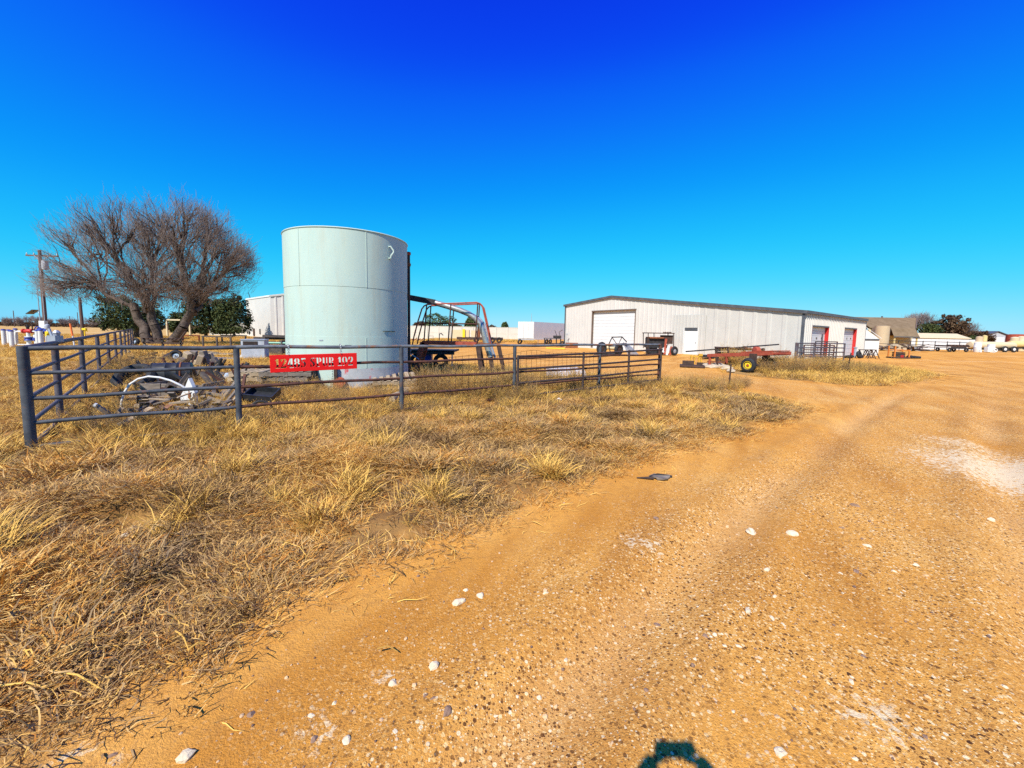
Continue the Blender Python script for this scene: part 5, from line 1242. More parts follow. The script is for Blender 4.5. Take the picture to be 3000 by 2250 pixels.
# channel plank, lying planks and splintered boards
PL = [((275, 1184), (375, 1256), 6.3, 'long grey channel plank with white end lying across the fence foot', .14, .05, 'wood_grey'),
      ((315, 1245), (360, 1195), 6.4, 'short grey board leaning across the channel plank', .09, .03, 'wood_grey'),
      ((495, 1182), (596, 1174), 7.1, 'pale curved board sticking out of the splintered pile', .07, .025, 'wood_pale'),
      ((520, 1165), (560, 1150), 7.3, 'thin pale lath pointing up at the torn panel', .04, .02, 'wood_pale'),
      ((490, 1258), (570, 1240), 6.6, 'pale split board lying at the foot of the fence', .09, .03, 'wood_pale'),
      ((425, 1160), (470, 1185), 7.4, 'grey board corner poking out in front of the crate', .16, .03, 'wood_grey'),
      ((470, 1210), (560, 1222), 6.9, 'dark board under the splintered pile', .14, .04, 'wood_dark'),
      ((420, 1170), (448, 1192), 7.2, 'yellowish plywood scrap among the splinters', .15, .012, 'wood_pale'),
      ((480, 1200), (500, 1188), 7.0, 'reddish brick-coloured board scrap among the splinters', .1, .04, 'wood_red'),
      ((500, 1150), (530, 1185), 7.6, 'grey-brown board lying just left of the torn panel', .12, .03, 'wood_grey'),
      ((545, 1195), (552, 1225), 6.9, 'narrow pale stick standing below the torn panel', .05, .03, 'wood_pale'),
      ((430, 1205), (490, 1232), 6.7, 'dark board sunk in the straw below the hoop', .12, .03, 'wood_dark'),
      ((640, 1185), (692, 1118), 7.9, 'wide grey plank leaning up towards the second fence post', .14, .04, 'wood_grey'),
      ((655, 1188), (700, 1135), 7.8, 'narrow grey plank leaning beside the wide plank', .08, .035, 'wood_grey'),
      ((668, 1190), (706, 1148), 7.75, 'third thin plank leaning behind the second fence post', .05, .03, 'wood_pale'),
      ((700, 1190), (820, 1178), 8.0, 'grey board lying flat right of the second fence post', .12, .03, 'wood_grey'),
      ((420, 1010), (520, 1022), 24, 'thin pale lath on the ground near the tree', .08, .03, 'wood_pale'),
      ((412, 1054), (452, 1074), 16, 'pale broken plank on the dark ground left of the blue-hubbed wheel', .16, .03, 'wood_red'),
      ((455, 1072), (520, 1072), 15.5, 'long tan board lying in front of the wooden blocks', .12, .04, 'wood_pale'),
      ((520, 1020), (640, 1034), 20, 'long grey pole lying behind the wooden blocks', .07, .06, 'wood_grey')]
for (u0, v0), (u1, v1), Y, lb, wd, th, mt_ in PL:
    p, q = P(u0, v0, Y), P(u1, v1, Y + .25); p.z = max(p.z, gz(p.x, p.y) - .02); q.z = max(q.z, gz(q.x, q.y) - .02)
    plank(p, q, wd, th, lb, mt_)
p = P(280, 1186, 6.28); single(MB().box(p, (.03, .07, .04), eul(0, 20, 30)), 'white_block', 'white_paint', 'small white block on the end of the channel plank', 'block', p)
# wooden blocks pile
t0 = None
for i, (u, v, w_, h_, a1, a2) in enumerate([(532, 1064, .22, .42, 22, 10), (548, 1048, .26, .5, 28, -10), (566, 1048, .24, .6, 12, 15), (585, 1055, .2, .4, 20, 30), (602, 1050, .24, .62, -10, -12), (622, 1052, .2, .5, -24, 20), (632, 1060, .2, .34, -30, 0), (575, 1062, .22, .3, 80, 20)]):
    pos = ['leftmost', 'second', 'third', 'fourth', 'fifth', 'sixth', 'rightmost', 'lowest middle'][i]
    Y = 15.6 + (i % 3) * .25; p = P(u, v, Y); p.z = max(p.z, h_ * .42)
    single(MB().box(p, (w_, .2, h_), eul(12, a1, a2)), 'timber_block', 'wood_pale' if i % 2 else 'wood_grey', '%s sawn timber block in the leaning pile behind the fence' % pos if i != 7 else 'timber block lying across the foot of the leaning pile', 'timber block', (p.x, p.y, 0), 'sawn timber blocks in a pile', bevel=.015)
# wheels with blue hubs, dark rack under the tree
p = PZ(516, 1060); tyre(Vector((p.x, p.y, .27)), .2, .08, eul(-12, 0, 20), 'trailer_wheel', 'small wheel with pale blue hub behind the timber blocks', 'hub_blue')
p = B(396, 29.5); tyre(Vector((p.x, p.y, .34)), .25, .1, eul(-25, 0, -10), 'trailer_wheel', 'wheel with pale blue hub at the foot of the tree', 'hub_blue')
t_ = T('steel_rack', 'long dark slatted steel rack lying in front of the tree trunks', 'rack', B(476, 29)); xa, xb = XA(418, 29), XA(537, 29); zr = ZA(476, 993, 29)
for dz in (0, -.28): MB().beam((xa, 29, zr + dz), (xb, 29, zr + dz - .03), .1, .12).build('rail', 'brown_dark', t_, world=True)
for k in range(10): xx = xa + (xb - xa) * (k + .5) / 10; MB().box((xx, 29.3, zr + .03), (.16, .8, .05)).build('slat', 'brown_dark', t_, world=True)
for f in (.05, .5, .95): MB().box((xa + (xb - xa) * f, 29, zr / 2), (.1, .1, zr)).build('leg', 'dark_steel', t_, world=True)
MB().tube([(xb - .2, 29, zr), (xb + .25, 29, zr + .55)], .07, 6).build('stub', 'brown_dark', t_, world=True)
# metal strips, gutters, sheets
for u0, v0, u1, v1, Y, mt_, lb, wd in ((585, 1030, 682, 1034, 22, 'cream_paint', 'cream ribbed roofing sheet lying beyond the timber blocks', 1.0), (572, 1094, 700, 1090, 12.5, 'grey_metal', 'galvanised sheet strip lying left of the pallets', .3),
        (592, 1102, 640, 1098, 11.8, 'grey_metal', 'shorter galvanised strip in front of the long one', .22), (618, 1040, 690, 1042, 19, 'grey_metal', 'dull grey gutter length behind the fence post', .2)):
    p, q = B(u0, Y, .12), B(u1, Y + .2, .1); t_ = T('metal_sheet', lb, 'metal sheet', ((p.x + q.x) / 2, Y, 0)); n = 8
    MB().beam(p, q, wd, .015).build('sheet', mt_, t_, world=True)
    for k in range(n): m_ = p.lerp(q, (k + .5) / n); MB().box((m_.x, m_.y, m_.z + .02), (.05, wd, .03)).build('rib', mt_, t_, world=True)
single(MB().box(B(750, 11.6, .12), (1.1, .5, .05), eul(3, -4, 10)), 'white_board', 'white_paint', 'white board lying flat under the sign’s left end', 'board', B(750, 11.6))
single(MB().tube([B(u, 11.5 + .1 * i, .1 + .1 * math.sin(i)) for i, u in enumerate((655, 668, 678, 690))], [.05, .11, .09, .03], 7), 'cloth_scrap', 'hub_blue', 'pale blue crumpled cloth left of the second fence post', 'cloth', B(670, 11.5), smooth=True)
rq = np.random.default_rng(31)
for i in range(80):                                     # splintered wood and iron under the hoop
    u, v = rq.uniform(395, 660), rq.uniform(1135, 1235); g_ = PZ(u, min(1245, v + rq.uniform(5, 40))); Y = max(g_.y, 6.3 + (u - 395) * .0035); q = P(u, v, Y); q.z = min(max(q.z, .03), .34)
    d = Vector((rq.uniform(-1, 1), rq.uniform(-.6, .6), rq.uniform(-.35, .35))).normalized() * rq.uniform(.1, .34); k_ = i % 5
    single(MB().beam(q - d, q + d, rq.uniform(.03, .13), rq.uniform(.015, .05)), ('splintered_board', 'scrap_iron', 'splintered_board', 'splintered_board', 'bark_slab')[k_], ('wood_dark', 'brown_dark', 'wood_pale', 'wood_dark', 'wood_grey')[k_],
           ('dark splintered board in the heap under the white hoop', 'dark rusty iron bar in the heap under the white hoop', 'pale splintered board in the heap under the white hoop', 'black splintered board in the heap under the white hoop', 'grey bark slab in the heap under the white hoop')[k_], 'scrap wood' if k_ != 1 else 'scrap iron', q, 'splintered scrap heap under the white hoop')
for i in range(44):                                     # small junk strewn over the lot
    u, Y = rq.uniform(330, 690), rq.uniform(11.5, 23); q = B(u, Y, .06); d = Vector((rq.uniform(-1, 1), rq.uniform(-1, 1), rq.uniform(-.15, .25))).normalized() * rq.uniform(.12, .45)
    k_ = i % 4
    single(MB().beam(q - d, q + d, rq.uniform(.05, .22), rq.uniform(.02, .1)), ('scrap_board', 'scrap_iron', 'scrap_sheet', 'scrap_board')[k_], ('wood_dark', 'dark_steel', 'brown_dark', 'wood_grey')[k_],
           ('small dark board among the scrap strewn inside the fence', 'black iron scrap among the junk strewn inside the fence', 'bit of brown rusty sheet metal among the junk inside the fence', 'small grey board among the scrap strewn inside the fence')[k_], 'scrap', q, 'small scrap strewn inside the fence')
for i in range(60):                                     # dark upright junk between the timber blocks and the pallets
    u, Y = rq.uniform(420, 780), rq.uniform(8.4, 13.5); q = B(u, Y, rq.uniform(.08, .38)); d = Vector((rq.uniform(-1, 1), rq.uniform(-.5, .5), rq.uniform(-.9, .9))).normalized() * rq.uniform(.15, .5); k_ = i % 3
    single(MB().beam(q - d, q + d, rq.uniform(.04, .1), rq.uniform(.03, .08)), ('iron_bar', 'iron_bar', 'black_board')[k_], ('dark_steel', 'rust_pipe', 'wood_dark')[k_],
           ('black iron bar jutting from the scrap left of the red sign', 'rusty brown iron bar jutting from the scrap left of the red sign', 'black board jutting from the scrap left of the red sign')[k_], 'scrap iron' if k_ < 2 else 'scrap wood', (q.x, q.y, 0), 'dark junk jutting up left of the sign')
# grey air-conditioner cabinet
pa = PZ(738, 1052); ac = T('ac_unit', 'grey metal air conditioner cabinet with louvred grille', 'air conditioner', (pa.x, pa.y + .3, 0), R(18)); H = .98
MB().box((0, 0, H / 2), (1.05, .8, H)).build('cabinet', 'ac_grey', ac, bevel=.012)
MB().box((0, 0, H + .02), (1.1, .85, .05)).build('lid', 'grey_metal', ac)
for k in range(6): MB().box((-.1, -.41, H - .1 - k * .045), (.62, .02, .022)).build('louvre', 'brown_dark', ac)
MB().box((-.1, -.404, H - .21), (.66, .012, .3)).build('grille_backing', 'dark_steel', ac)
single(MB().prism([B(u, 20.5, z) for u, z in ((698, .02), (720, .5), (727, .25), (712, .02))], (0, .02, 0)), 'white_scrap', 'white_paint', 'pointed white scrap of sheet at the cabinet’s left corner', 'scrap', B(710, 20.5))
# dark beams and green pipe behind the cabinet
for i, (u0, u1, z, Y, mt_, lb) in enumerate(((770, 840, 1.12, 24, 'wood_dark', 'topmost black beam of the stack behind the grey cabinet'), (745, 842, .98, 24.2, 'wood_dark', 'second black beam of the stack behind the grey cabinet'), (778, 842, .72, 23.6, 'green_pipe', 'pale green pipe under the black beams'), (765, 842, .5, 23.8, 'wood_dark', 'lowest black beam behind the grey cabinet'))):
    a_, b_ = B(u0, Y, z), B(u1, Y + .5, z - .02)
    if mt_ == 'green_pipe': single(MB().tube([a_, b_], .06, 10), 'plastic_pipe', mt_, lb, 'pipe', (a_.x, a_.y, 0), smooth=True)
    else: single(MB().beam(a_, b_, .3, .14), 'timber_beam', mt_, lb, 'beam', (a_.x, a_.y, 0), 'black beams on trestles')
t_ = T('trestle', 'dark timber trestle carrying the black beams behind the grey cabinet', 'trestle', B(790, 24.1))
for u in (775, 832):
    q = B(u, 24.2); MB().box((q.x, q.y, .44), (.14, .6, .88)).build('leg', 'wood_dark', t_, world=True)
MB().box(B(805, 23.2, .28), (.9, .3, .55), eul(0, 0, 8)).build('brace_board', 'wood_dark', t_, world=True)
# ------------------------------------------------------------------ pallets
def pallet_mesh(par, z0, mt_, rot=None, off=(0, 0, 0), W_=1.2, D=1.0):
    off = Vector(off)
    def bx(c, d):
        c = Vector(c); m_ = rot if rot is not None else Matrix.Identity(3)
        return MB().box(m_ @ c + off + Vector((0, 0, z0)), d, m_)
    for y in (-D / 2 + .03, 0, D / 2 - .03): bx((0, y, .06), (W_, .045, .09)).build('stringer', mt_, par)
    for k in range(7): bx((-W_ / 2 + .055 + k * (W_ - .11) / 6, 0, .117), (.1, D, .02)).build('deck_board', mt_, par)
    for k in (0, 3, 6): bx((-W_ / 2 + .055 + k * (W_ - .11) / 6, 0, .006), (.1, D, .018)).build('bottom_board', mt_, par)
pc = PZ(850, 1150); Yp = pc.y + .5
ang0 = 12
names_ = ['bottom', 'second from bottom', 'third from bottom', 'topmost']
for k in range(4):
    pl_ = T('pallet', '%s pallet of the grey stack under the red sign' % names_[k], 'pallet', (XA(853, Yp), Yp, k * .135), R(ang0 + (-3, 4, -5, 3)[k]), 'weathered wooden pallets'); pallet_mesh(pl_, 0, 'wood_grey' if k != 1 else 'wood_dark')
for k in range(3):
    pl_ = T('pallet', '%s pallet of the paler stack left of the grey stack' % ['bottom', 'middle', 'topmost'][k], 'pallet', (XA(748, Yp + .5), Yp + .6, k * .135 + .04), R(4 + (5, -4, 8)[k]), 'weathered wooden pallets'); pallet_mesh(pl_, 0, 'wood_pale' if k else 'wood_dark', W_=1.0)
pl_ = T('pallet', 'dark pallet standing on edge against the grey stack’s right side', 'pallet', (XA(918, Yp + .1), Yp + .15, 0), R(80), 'weathered wooden pallets'); pallet_mesh(pl_, .42, 'wood_dark', ROT('X', 82), W_=.95, D=.82)
p = PZ(770, 1186); t_ = T('black_tray', 'black plastic tray tipped in the grass in front of the pallets', 'tray', (p.x, p.y, 0)); m_ = eul(18, 6, 8)
MB().box((0, 0, .18), (.55, .42, .03), m_).build('floor', 'black_plastic', t_)
for c_, d_ in (((-.27, 0, .06), (.03, .42, .14)), ((.27, 0, .06), (.03, .42, .14)), ((0, .2, .06), (.55, .03, .14)), ((0, -.2, .06), (.55, .03, .14))): MB().box(m_ @ Vector(c_) + Vector((0, 0, .18)), d_, m_).build('side', 'black_plastic', t_)
p = PZ(765, 1205); single(MB().torus((p.x, p.y, .0), .2, .025, eul(0, 0, 20), 18, 8, 1), 'hose_ring', 'black_rubber', 'dark half-buried hose ring in the grass by the second post', 'hose', (p.x, p.y, 0), smooth=True)
# pallets and log right of the tank
p = PZ(1140, 1140)
for k, (dx, rz_, rx_) in enumerate(((0, 12, 2), (.1, 20, 8))):
    pl_ = T('pallet', ['flat pallet at the tank’s right foot, beneath another', 'tilted pallet lying on top at the tank’s right foot'][k], 'pallet', (p.x + dx - .1, p.y + .5, .03 + k * .15), R(rz_), 'weathered wooden pallets'); pallet_mesh(pl_, 0, 'wood_pale' if k else 'wood_grey', ROT('X', rx_))
a_, b_ = PZ(1096, 1166), PZ(1265, 1148); a_ = P(1096, 1150, 10.0); b_ = P(1268, 1138, 10.7)
single(MB().tube([a_, a_.lerp(b_, .5) + Vector((0, 0, .01)), b_], [.085, .08, .07], 10), 'wooden_post', 'wood_pale', 'long pale wooden post lying across a log by the tank', 'post', (a_.x, a_.y, 0), smooth=True)
p = PZ(1147, 1182); single(MB().tube([(p.x, p.y - .1, .11), (p.x + .1, p.y + .75, .11)], .11, 12), 'log', 'wood_pale', 'short round log with its sawn end facing the fence', 'log', (p.x, p.y, 0), smooth=True)
# white slab beyond the gate
p = PZ(1650, 1108); single(MB().prism([PZ(u, v, .02) for u, v in ((1602, 1112), (1718, 1106), (1712, 1090), (1690, 1082), (1600, 1086))], (0, 0, .1)), 'white_slab', 'white_paint', 'white flat slab lying behind the wire panel', 'slab', (p.x, p.y, 0))
p = PZ(1637, 1177); single(MB().tube([(p.x - .07, p.y, .04), (p.x, p.y + .02, .06), (p.x + .08, p.y, .04)], [.02, .04, .015], 7), 'crumpled_paper', 'white_paint', 'crumpled white litter in the grass below the gate', 'litter', (p.x, p.y, 0), smooth=True)
# ------------------------------------------------------------------ yard: box trailer, old truck bed, machines
Yt = 53; tr = T('box_trailer', 'white enclosed box trailer parked left of the warehouse', 'trailer', B(1560, Yt)); zt_ = ZA(1560, 944, Yt)
A0, A1 = B(1517, Yt + .6), B(1563, Yt); dvec = (A1 - A0).normalized(); A2 = B(1655, Yt + 6.5)
sd2 = (A2 - A1).normalized(); A3 = A0 + (A2 - A1)
MB().prism([A1 + up * .75, A2 + up * .75, A3 + up * .75, A0 + up * .75], (0, 0, zt_ - .75)).build('body', 'white_steel', tr, world=True)
MB().prism([A1 + up * zt_, A2 + up * zt_, A3 + up * zt_, A0 + up * zt_], (0, 0, .06)).build('roof_cap', 'white_paint', tr, world=True)
nf = Vector((dvec.y, -dvec.x, 0))
for f0, f1 in ((.03, .49), (.51, .97)):
    p, q = A0.lerp(A1, f0) + nf * .02, A0.lerp(A1, f1) + nf * .02; MB().prism([p + up * .82, q + up * .82, q + up * (zt_ - .1), p + up * (zt_ - .1)], nf * .03).build('rear_door', 'white_paint', tr, world=True)
for f in (.35, .65): p = A0.lerp(A1, f) + nf * .07; MB().tube([p + up * .85, p + up * (zt_ - .15)], .02, 6).build('lock_rod', 'grey_metal', tr, world=True)
for k in range(2):
    p = A1 + sd2 * (3.2 + k * .95); MB().torus((p.x, p.y, .38), .27, .11, ROT('Z', math.degrees(math.atan2(sd2.y, sd2.x))), 20, 8).build('tyre', 'black_rubber', tr, True, world=True)
MB().beam(A0 + up * .65, A1 + up * .65, .1, .16).build('bumper', 'grey_metal', tr, world=True)
MB().beam(A1 + up * .68 + sd2 * .1, A2 + up * .68, .1, .12).build('frame_rail', 'white_paint', tr, world=True)
MB().prism([A1 + up * .0 + sd2 * 1, A1 + sd2 * 1.1, A1 + sd2 * 1.1 - nf * .1, A1 + sd2 - nf * .1], (0, 0, .7)).build('support_leg', 'grey_metal', tr, world=True)
Yk = 57; tk = T('equipment_truck_bed', 'old cream equipment truck bed with rusty cylinder and tanks, against the far wall', 'truck bed', B(1400, Yk))
def kb(u0, v0, u1, v1, mt_, nm, dy=0, dep=.8, cyl=False):
    p, q = P(u0, v0, Yk + dy), P(u1, v1, Yk + dy); c_ = ((p.x + q.x) / 2, Yk + dy + dep / 2, (p.z + q.z) / 2)
    if cyl: MB().lathe([(abs(q.x - p.x) / 2, min(p.z, q.z)), (abs(q.x - p.x) / 2, max(p.z, q.z)), (.05, max(p.z, q.z) + .08)], (c_[0], c_[1], 0), 14).build(nm, mt_, tk, True, world=True)
    else: MB().box(c_, (abs(q.x - p.x), dep, abs(p.z - q.z))).build(nm, mt_, tk, world=True)
kb(1326, 966, 1374, 990, 'cream_paint', 'tank_box'); kb(1338, 987, 1473, 997, 'brown_dark', 'bed', -.1, 1.6); kb(1399, 958, 1407, 988, 'rust', 'cylinder', .2, .4, True)
kb(1380, 968, 1396, 988, 'cream_paint', 'pump_box', .1); kb(1412, 976, 1432, 988, 'cream_paint', 'side_box', .2); kb(1355, 964, 1362, 988, 'yellow_paint', 'hose_reel', -.2, .3)
for u in (1395, 1442, 1462): p = B(u, Yk - .1); MB().torus((p.x, Yk - .1, .42), .3, .12, None, 18, 8).build('tyre', 'black_rubber', tk, True, world=True)
for u in (1374, 1420): p = P(u, 994, Yk + .3); MB().tube([(p.x - .4, p.y, p.z), (p.x, p.y, p.z + .25), (p.x + .4, p.y, p.z)], .2, 8).build('small_tank', 'cream_paint', tk, True, world=True)
for u in (1345, 1350): p = B(u, Yk + .3); MB().box((p.x, p.y, .4), (.12, .12, .8)).build('stand', 'brown_dark', tk, world=True)
p = B(1287, 60); single(MB().tube([(p.x, 60, 0), (p.x, 60, .8), (p.x + .05, 60, 1.15), (p.x + .3, 60, 1.2), (p.x + .6, 60, .9)], .07, 8), 'bent_stack', 'dark_steel', 'black bent exhaust pipe standing in front of the far wall', 'pipe', p, smooth=True)
p = B(1262, 58); t_ = T('wire_stand', 'small thin metal stand on the yard near the far wall', 'stand', p)
for dx in (-.35, .35): MB().tube([(dx, 0, 0), (dx, 0, .85)], .025, 6).build('leg', 'brown_dark', t_)
for z in (.45, .82): MB().tube([(-.35, 0, z), (.35, 0, z)], .022, 6).build('bar', 'brown_dark', t_)
t_ = T('rusty_scrap', 'low rusty machine frame left of the thin stand', 'scrap', B(1222, 58))
for k in range(4): MB().beam((-1 + k * .5, 0, .1), (-.6 + k * .5, .4, .4 + .1 * (k % 2)), .08, .08).build('bar', 'rust', t_)
MB().box((0, .2, .2), (1.8, .3, .1)).build('frame', 'rust', t_)
p = PZ(1523, 1008); tyre(Vector((p.x, p.y, .33)), .3, .1, eul(20, 0, 40), 'tire', 'black tire leaning at the rear of the white box trailer')
# welding bench
Yv = 46; b = B(1618, Yv); t_ = T('work_bench', 'dark steel work bench with vise and upright rods by the warehouse corner', 'work bench', b)
x0, x1 = XA(1600, Yv) - b.x, XA(1642, Yv) - b.x; zb = ZA(1610, 991, Yv)
MB().box(((x0 + x1) / 2 - .2, 0, zb), (x1 - x0 + .2, .7, .06)).build('top', 'dark_steel', t_)
for xx in (x0 - .2, x1 - .5, x1): 
    for yy in (-.3, .3): MB().box((xx, yy, zb / 2), (.06, .06, zb)).build('leg', 'dark_steel', t_)
MB().box((.55, 0, zb + .18), (.9, .5, .3)).build('engine_block', 'dark_steel', t_, bevel=.03)
MB().tube([(.5, 0, zb + .3), (.25, .1, zb + .95)], .035, 6).build('rod', 'brown_dark', t_); MB().tube([(.9, 0, zb + .2), (.75, 0, zb + .75), (1.15, 0, zb + 1.0)], .035, 6).build('rod', 'brown_dark', t_)
MB().torus((1.1, -.2, .35), .26, .1, eul(15, 0, 25), 16, 8).build('wheel', 'black_rubber', t_, True)
p = PZ(1676, 1020); single(MB().box((p.x, p.y + .4, .3), (1.35, .8, .55), eul(0, 0, -8)).box((p.x, p.y - .02, .02), (1.2, .1, .06)), 'rust_box', 'rust', 'rusty steel box in front of the warehouse’s left wall', 'steel box', (p.x, p.y, 0))
p = B(1660, 45.5); t_ = T('tap_post', 'thin water tap post against the warehouse’s left wall', 'tap', p); MB().tube([(0, 0, 0), (0, 0, 1.45)], .03, 6).build('pipe', 'grey_metal', t_); MB().box((0, -.05, 1.5), (.25, .1, .12)).build('head', 'grey_metal', t_)
single(MB().tube([B(1600, 40, .06), B(1655, 39, .06)], .06, 6), 'yellow_hose', 'yellow_paint', 'yellow pipe lying on the dirt in front of the work bench', 'pipe', B(1625, 39.5))
# hay rake
Yr = 30.0; b = B(1790, Yr); rk = T('hay_rake', 'old hay rake with rubber tires and slanting tines in front of the door', 'hay rake', b)
def L(u, v, Y, o): p = P(u, v, Y); return p - o
def lt(pts, r_, nm, mt_, par, o, Y, n=7): MB().tube([L(u, v, Y, o) for u, v in pts], r_, n).build(nm, mt_, par, True)
for u, dia in ((1762, 34), (1812, 30)):
    Rr = dia / 2 * Yr / FPX * 1.15; p = B(u, Yr - .1); MB().torus((p.x - b.x, -.1, Rr), Rr * .72, Rr * .28, ROT('Z', 35), 22, 8).build('tyre', 'black_rubber', rk, True)
    MB().lathe([(.05, -.06), (Rr * .5, -.05), (Rr * .5, .05)], (p.x - b.x, -.1, Rr), 16, 'y', rot=ROT('Z', 35)).build('rim', 'brown_dark', rk, True)
for dy in (0, .5):
    lt([(1783, 1010), (1793, 988), (1822, 987), (1836, 1002)], .045, 'frame', 'dark_steel', rk, b, Yr + dy); lt([(1783, 1010), (1836, 1006)], .05, 'frame', 'brown_dark', rk, b, Yr + dy)
    lt([(1793, 988), (1810, 1012), (1822, 988)], .035, 'brace', 'brown_dark', rk, b, Yr + dy)
lt([(1766, 1022), (1780, 1018), (1800, 1020), (1812, 1024)], .15, 'reel', 'cream_paint', rk, b, Yr + .2, 10)
for k in range(11): lt([(1826 + k * 2.2, 1003 + k * 1.2), (1840 + k * 3.2, 1041)], .028, 'tine', 'grey_metal', rk, b, Yr + .1 + k * .05, 5)
lt([(1740, 1040), (1770, 1038), (1810, 1036)], .05, 'drawbar', 'dark_steel', rk, b, Yr - .2)
lt([(1804, 1040), (1806, 1015)], .05, 'stand', 'rust_red', rk, b, Yr - .1); lt([(1783, 1010), (1790, 1041)], .04, 'stand', 'dark_steel', rk, b, Yr)
# canopy machine
Ym = 31.0; b = B(1940, Ym); cm = T('canopy_machine', 'dark old farm machine with flat canopy frame and rubber tires', 'farm machine', b)
def mbx(u0, v0, u1, v1, mt_, nm, dy, dep): p, q = P(u0, v0, Ym), P(u1, v1, Ym); MB().box(((p.x + q.x) / 2 - b.x, dy + dep / 2, (p.z + q.z) / 2), (abs(p.x - q.x), dep, abs(p.z - q.z))).build(nm, mt_, cm, bevel=.012)
mbx(1897, 974, 1976, 978, 'brown_dark', 'canopy', -.05, 1.3); mbx(1903, 990, 1952, 1010, 'dark_steel', 'body', .1, .9); mbx(1900, 1010, 1958, 1020, 'black_plastic', 'chassis', 0, 1.1); mbx(1902, 1016, 1926, 1038, 'black_plastic', 'hopper', .1, .7)
mbx(1948, 982, 1974, 1008, 'brown_dark', 'engine', .2, .8); mbx(1928, 1022, 1946, 1038, 'dark_steel', 'gearbox', 0, .6); mbx(1903, 987, 1945, 992, 'rust', 'tray', -.1, 1.0)
for u in (1899, 1974):
    for dy in (0, 1.15): MB().tube([L(u, 976, Ym, b) + Vector((0, dy, 0)), Vector((L(u, 1010, Ym, b).x, dy, .5))], .035, 6).build('canopy_post', 'brown_dark', cm)
MB().tube([L(1916, 976, Ym, b), L(1916, 990, Ym, b)], .03, 6).build('canopy_post', 'dark_steel', cm)
for u, v0, v1, mt_ in ((1946, 992, 1038, 'rust_red'), (1953, 1012, 1040, 'white_paint'), (1962, 1015, 1040, 'rust_red'), (1942, 1018, 1032, 'white_paint')):
    p, q = P(u + 4, v0, Ym), P(u - 2, v1, Ym); MB().beam(p - b + Vector((0, -.12, 0)), q - b + Vector((0, -.15, 0)), .06, .16, (1, 0, 0)).build('linkage', mt_, cm)
for u, dy in ((1974, -.05), (1908, .2)):
    Rr = .38; p = B(u, Ym); MB().torus((p.x - b.x, dy, Rr), .27, .11, ROT('Z', 28), 22, 8).build('tyre', 'black_rubber', cm, True); MB().lathe([(.04, -.06), (.18, -.04), (.18, .04)], (p.x - b.x, dy, Rr), 16, 'y', rot=ROT('Z', 28)).build('rim', 'grey_metal', cm, True)
for k in range(5): p = P(1945 + k * 5, 974, Ym); MB().tube([p - b, p - b + Vector((.2, .5, -.06))], .06, 6).build('canopy_debris', 'brown_dark', cm)
# steel skid with two blocks
p = PZ(2028, 1078); sk = T('steel_skid', 'dark flat steel skid plate with two raised blocks on the dirt', 'skid', (p.x, p.y, 0), R(-22))
MB().box((0, .3, .08), (1.15, .8, .1)).build('plate', 'brown_dark', sk, bevel=.01); MB().box((-.18, .5, .23), (.55, .14, .2)).build('block', 'brown_dark', sk, bevel=.01); MB().box((.35, .3, .2), (.26, .14, .15)).build('block', 'brown_dark', sk, bevel=.01)
# ------------------------------------------------------------------ red trailer with yellow wheel
w_ = PZ(2193, 1092); rt_ = T('red_trailer', 'rust-red farm trailer chassis with bright yellow wheel', 'trailer', (w_.x, w_.y, 0))
E1, E0 = Vector((XA(2262, 17.6, .9), 17.6, .9)), Vector((XA(2074, 21.0, .58), 21.0, .58))       # right and left ends of the near side rail
dv = (E0 - E1).normalized(); nv = Vector((-dv.y, dv.x, 0)).normalized()
if nv.y < 0: nv = -nv
wr = T
E1b, E0b = E1 + nv * 1.15, E0 + nv * 1.15
for p, q in ((E1, E0), (E1b, E0b)): MB().beam(p, q, .1, .16).build('side_rail', 'rust_red', rt_, world=True)
for k in range(7):
    f = k / 6; MB().beam(E1.lerp(E0, f) + nv * .05, E1b.lerp(E0b, f) - nv * .05, .08, .1).build('cross_member', 'rust_red', rt_, world=True)
for k in range(5):
    f0, f1 = k * .09 + .005, (k + 1) * .09 - .005; pts = [E1.lerp(E0, f0) + up * .09, E1.lerp(E0, f1) + up * .09, E1b.lerp(E0b, f1) + up * .09, E1b.lerp(E0b, f0) + up * .09]
    MB().prism(pts, (0, 0, .04)).build('deck_plank', 'rust_red', rt_, world=True)
for p in (E0, E0b): MB().beam(p - dv * .15, Vector((p.x, p.y, 0)) - dv * .15, .1, .1, (1, 0, 0)).build('stand_leg', 'rust_red', rt_, world=True)
p = E0.lerp(E1, .18); MB().beam(p - up * .1, Vector((p.x, p.y, .12)), .06, .08, (1, 0, 0)).build('stand_leg', 'brown_dark', rt_, world=True)
MB().beam(Vector((E0.x, E0.y, .25)), E0.lerp(E1, .3) * Vector((1, 1, 0)) + up * .3, .06, .08).build('brace', 'rust', rt_, world=True)
wax = math.degrees(math.atan2(dv.y, dv.x)); 
wc = Vector((w_.x, w_.y + .05, .335)); MB().torus(wc, .235, .1, ROT('Z', wax + 12), 32, 10, sq=1.1).build('tyre', 'black_rubber', rt_, True, world=True)
tyres = [c for c in bpy.data.objects if c.parent == rt_ and c.name.startswith('tyre')][0]
rm = ROT('Z', wax + 12); sgn = -1 if (rm @ Vector((0, 1, 0))).y > 0 else 1
ob = MB().lathe([(.02, sgn * .05), (.08, sgn * .05), (.12, sgn * .02), (.17, sgn * .03), (.185, sgn * .09), (.175, sgn * .095), (.16, sgn * .04)], wc, 24, 'y', rot=rm).build('rim', 'yellow_paint', rt_, True, world=True)
hb = MB()
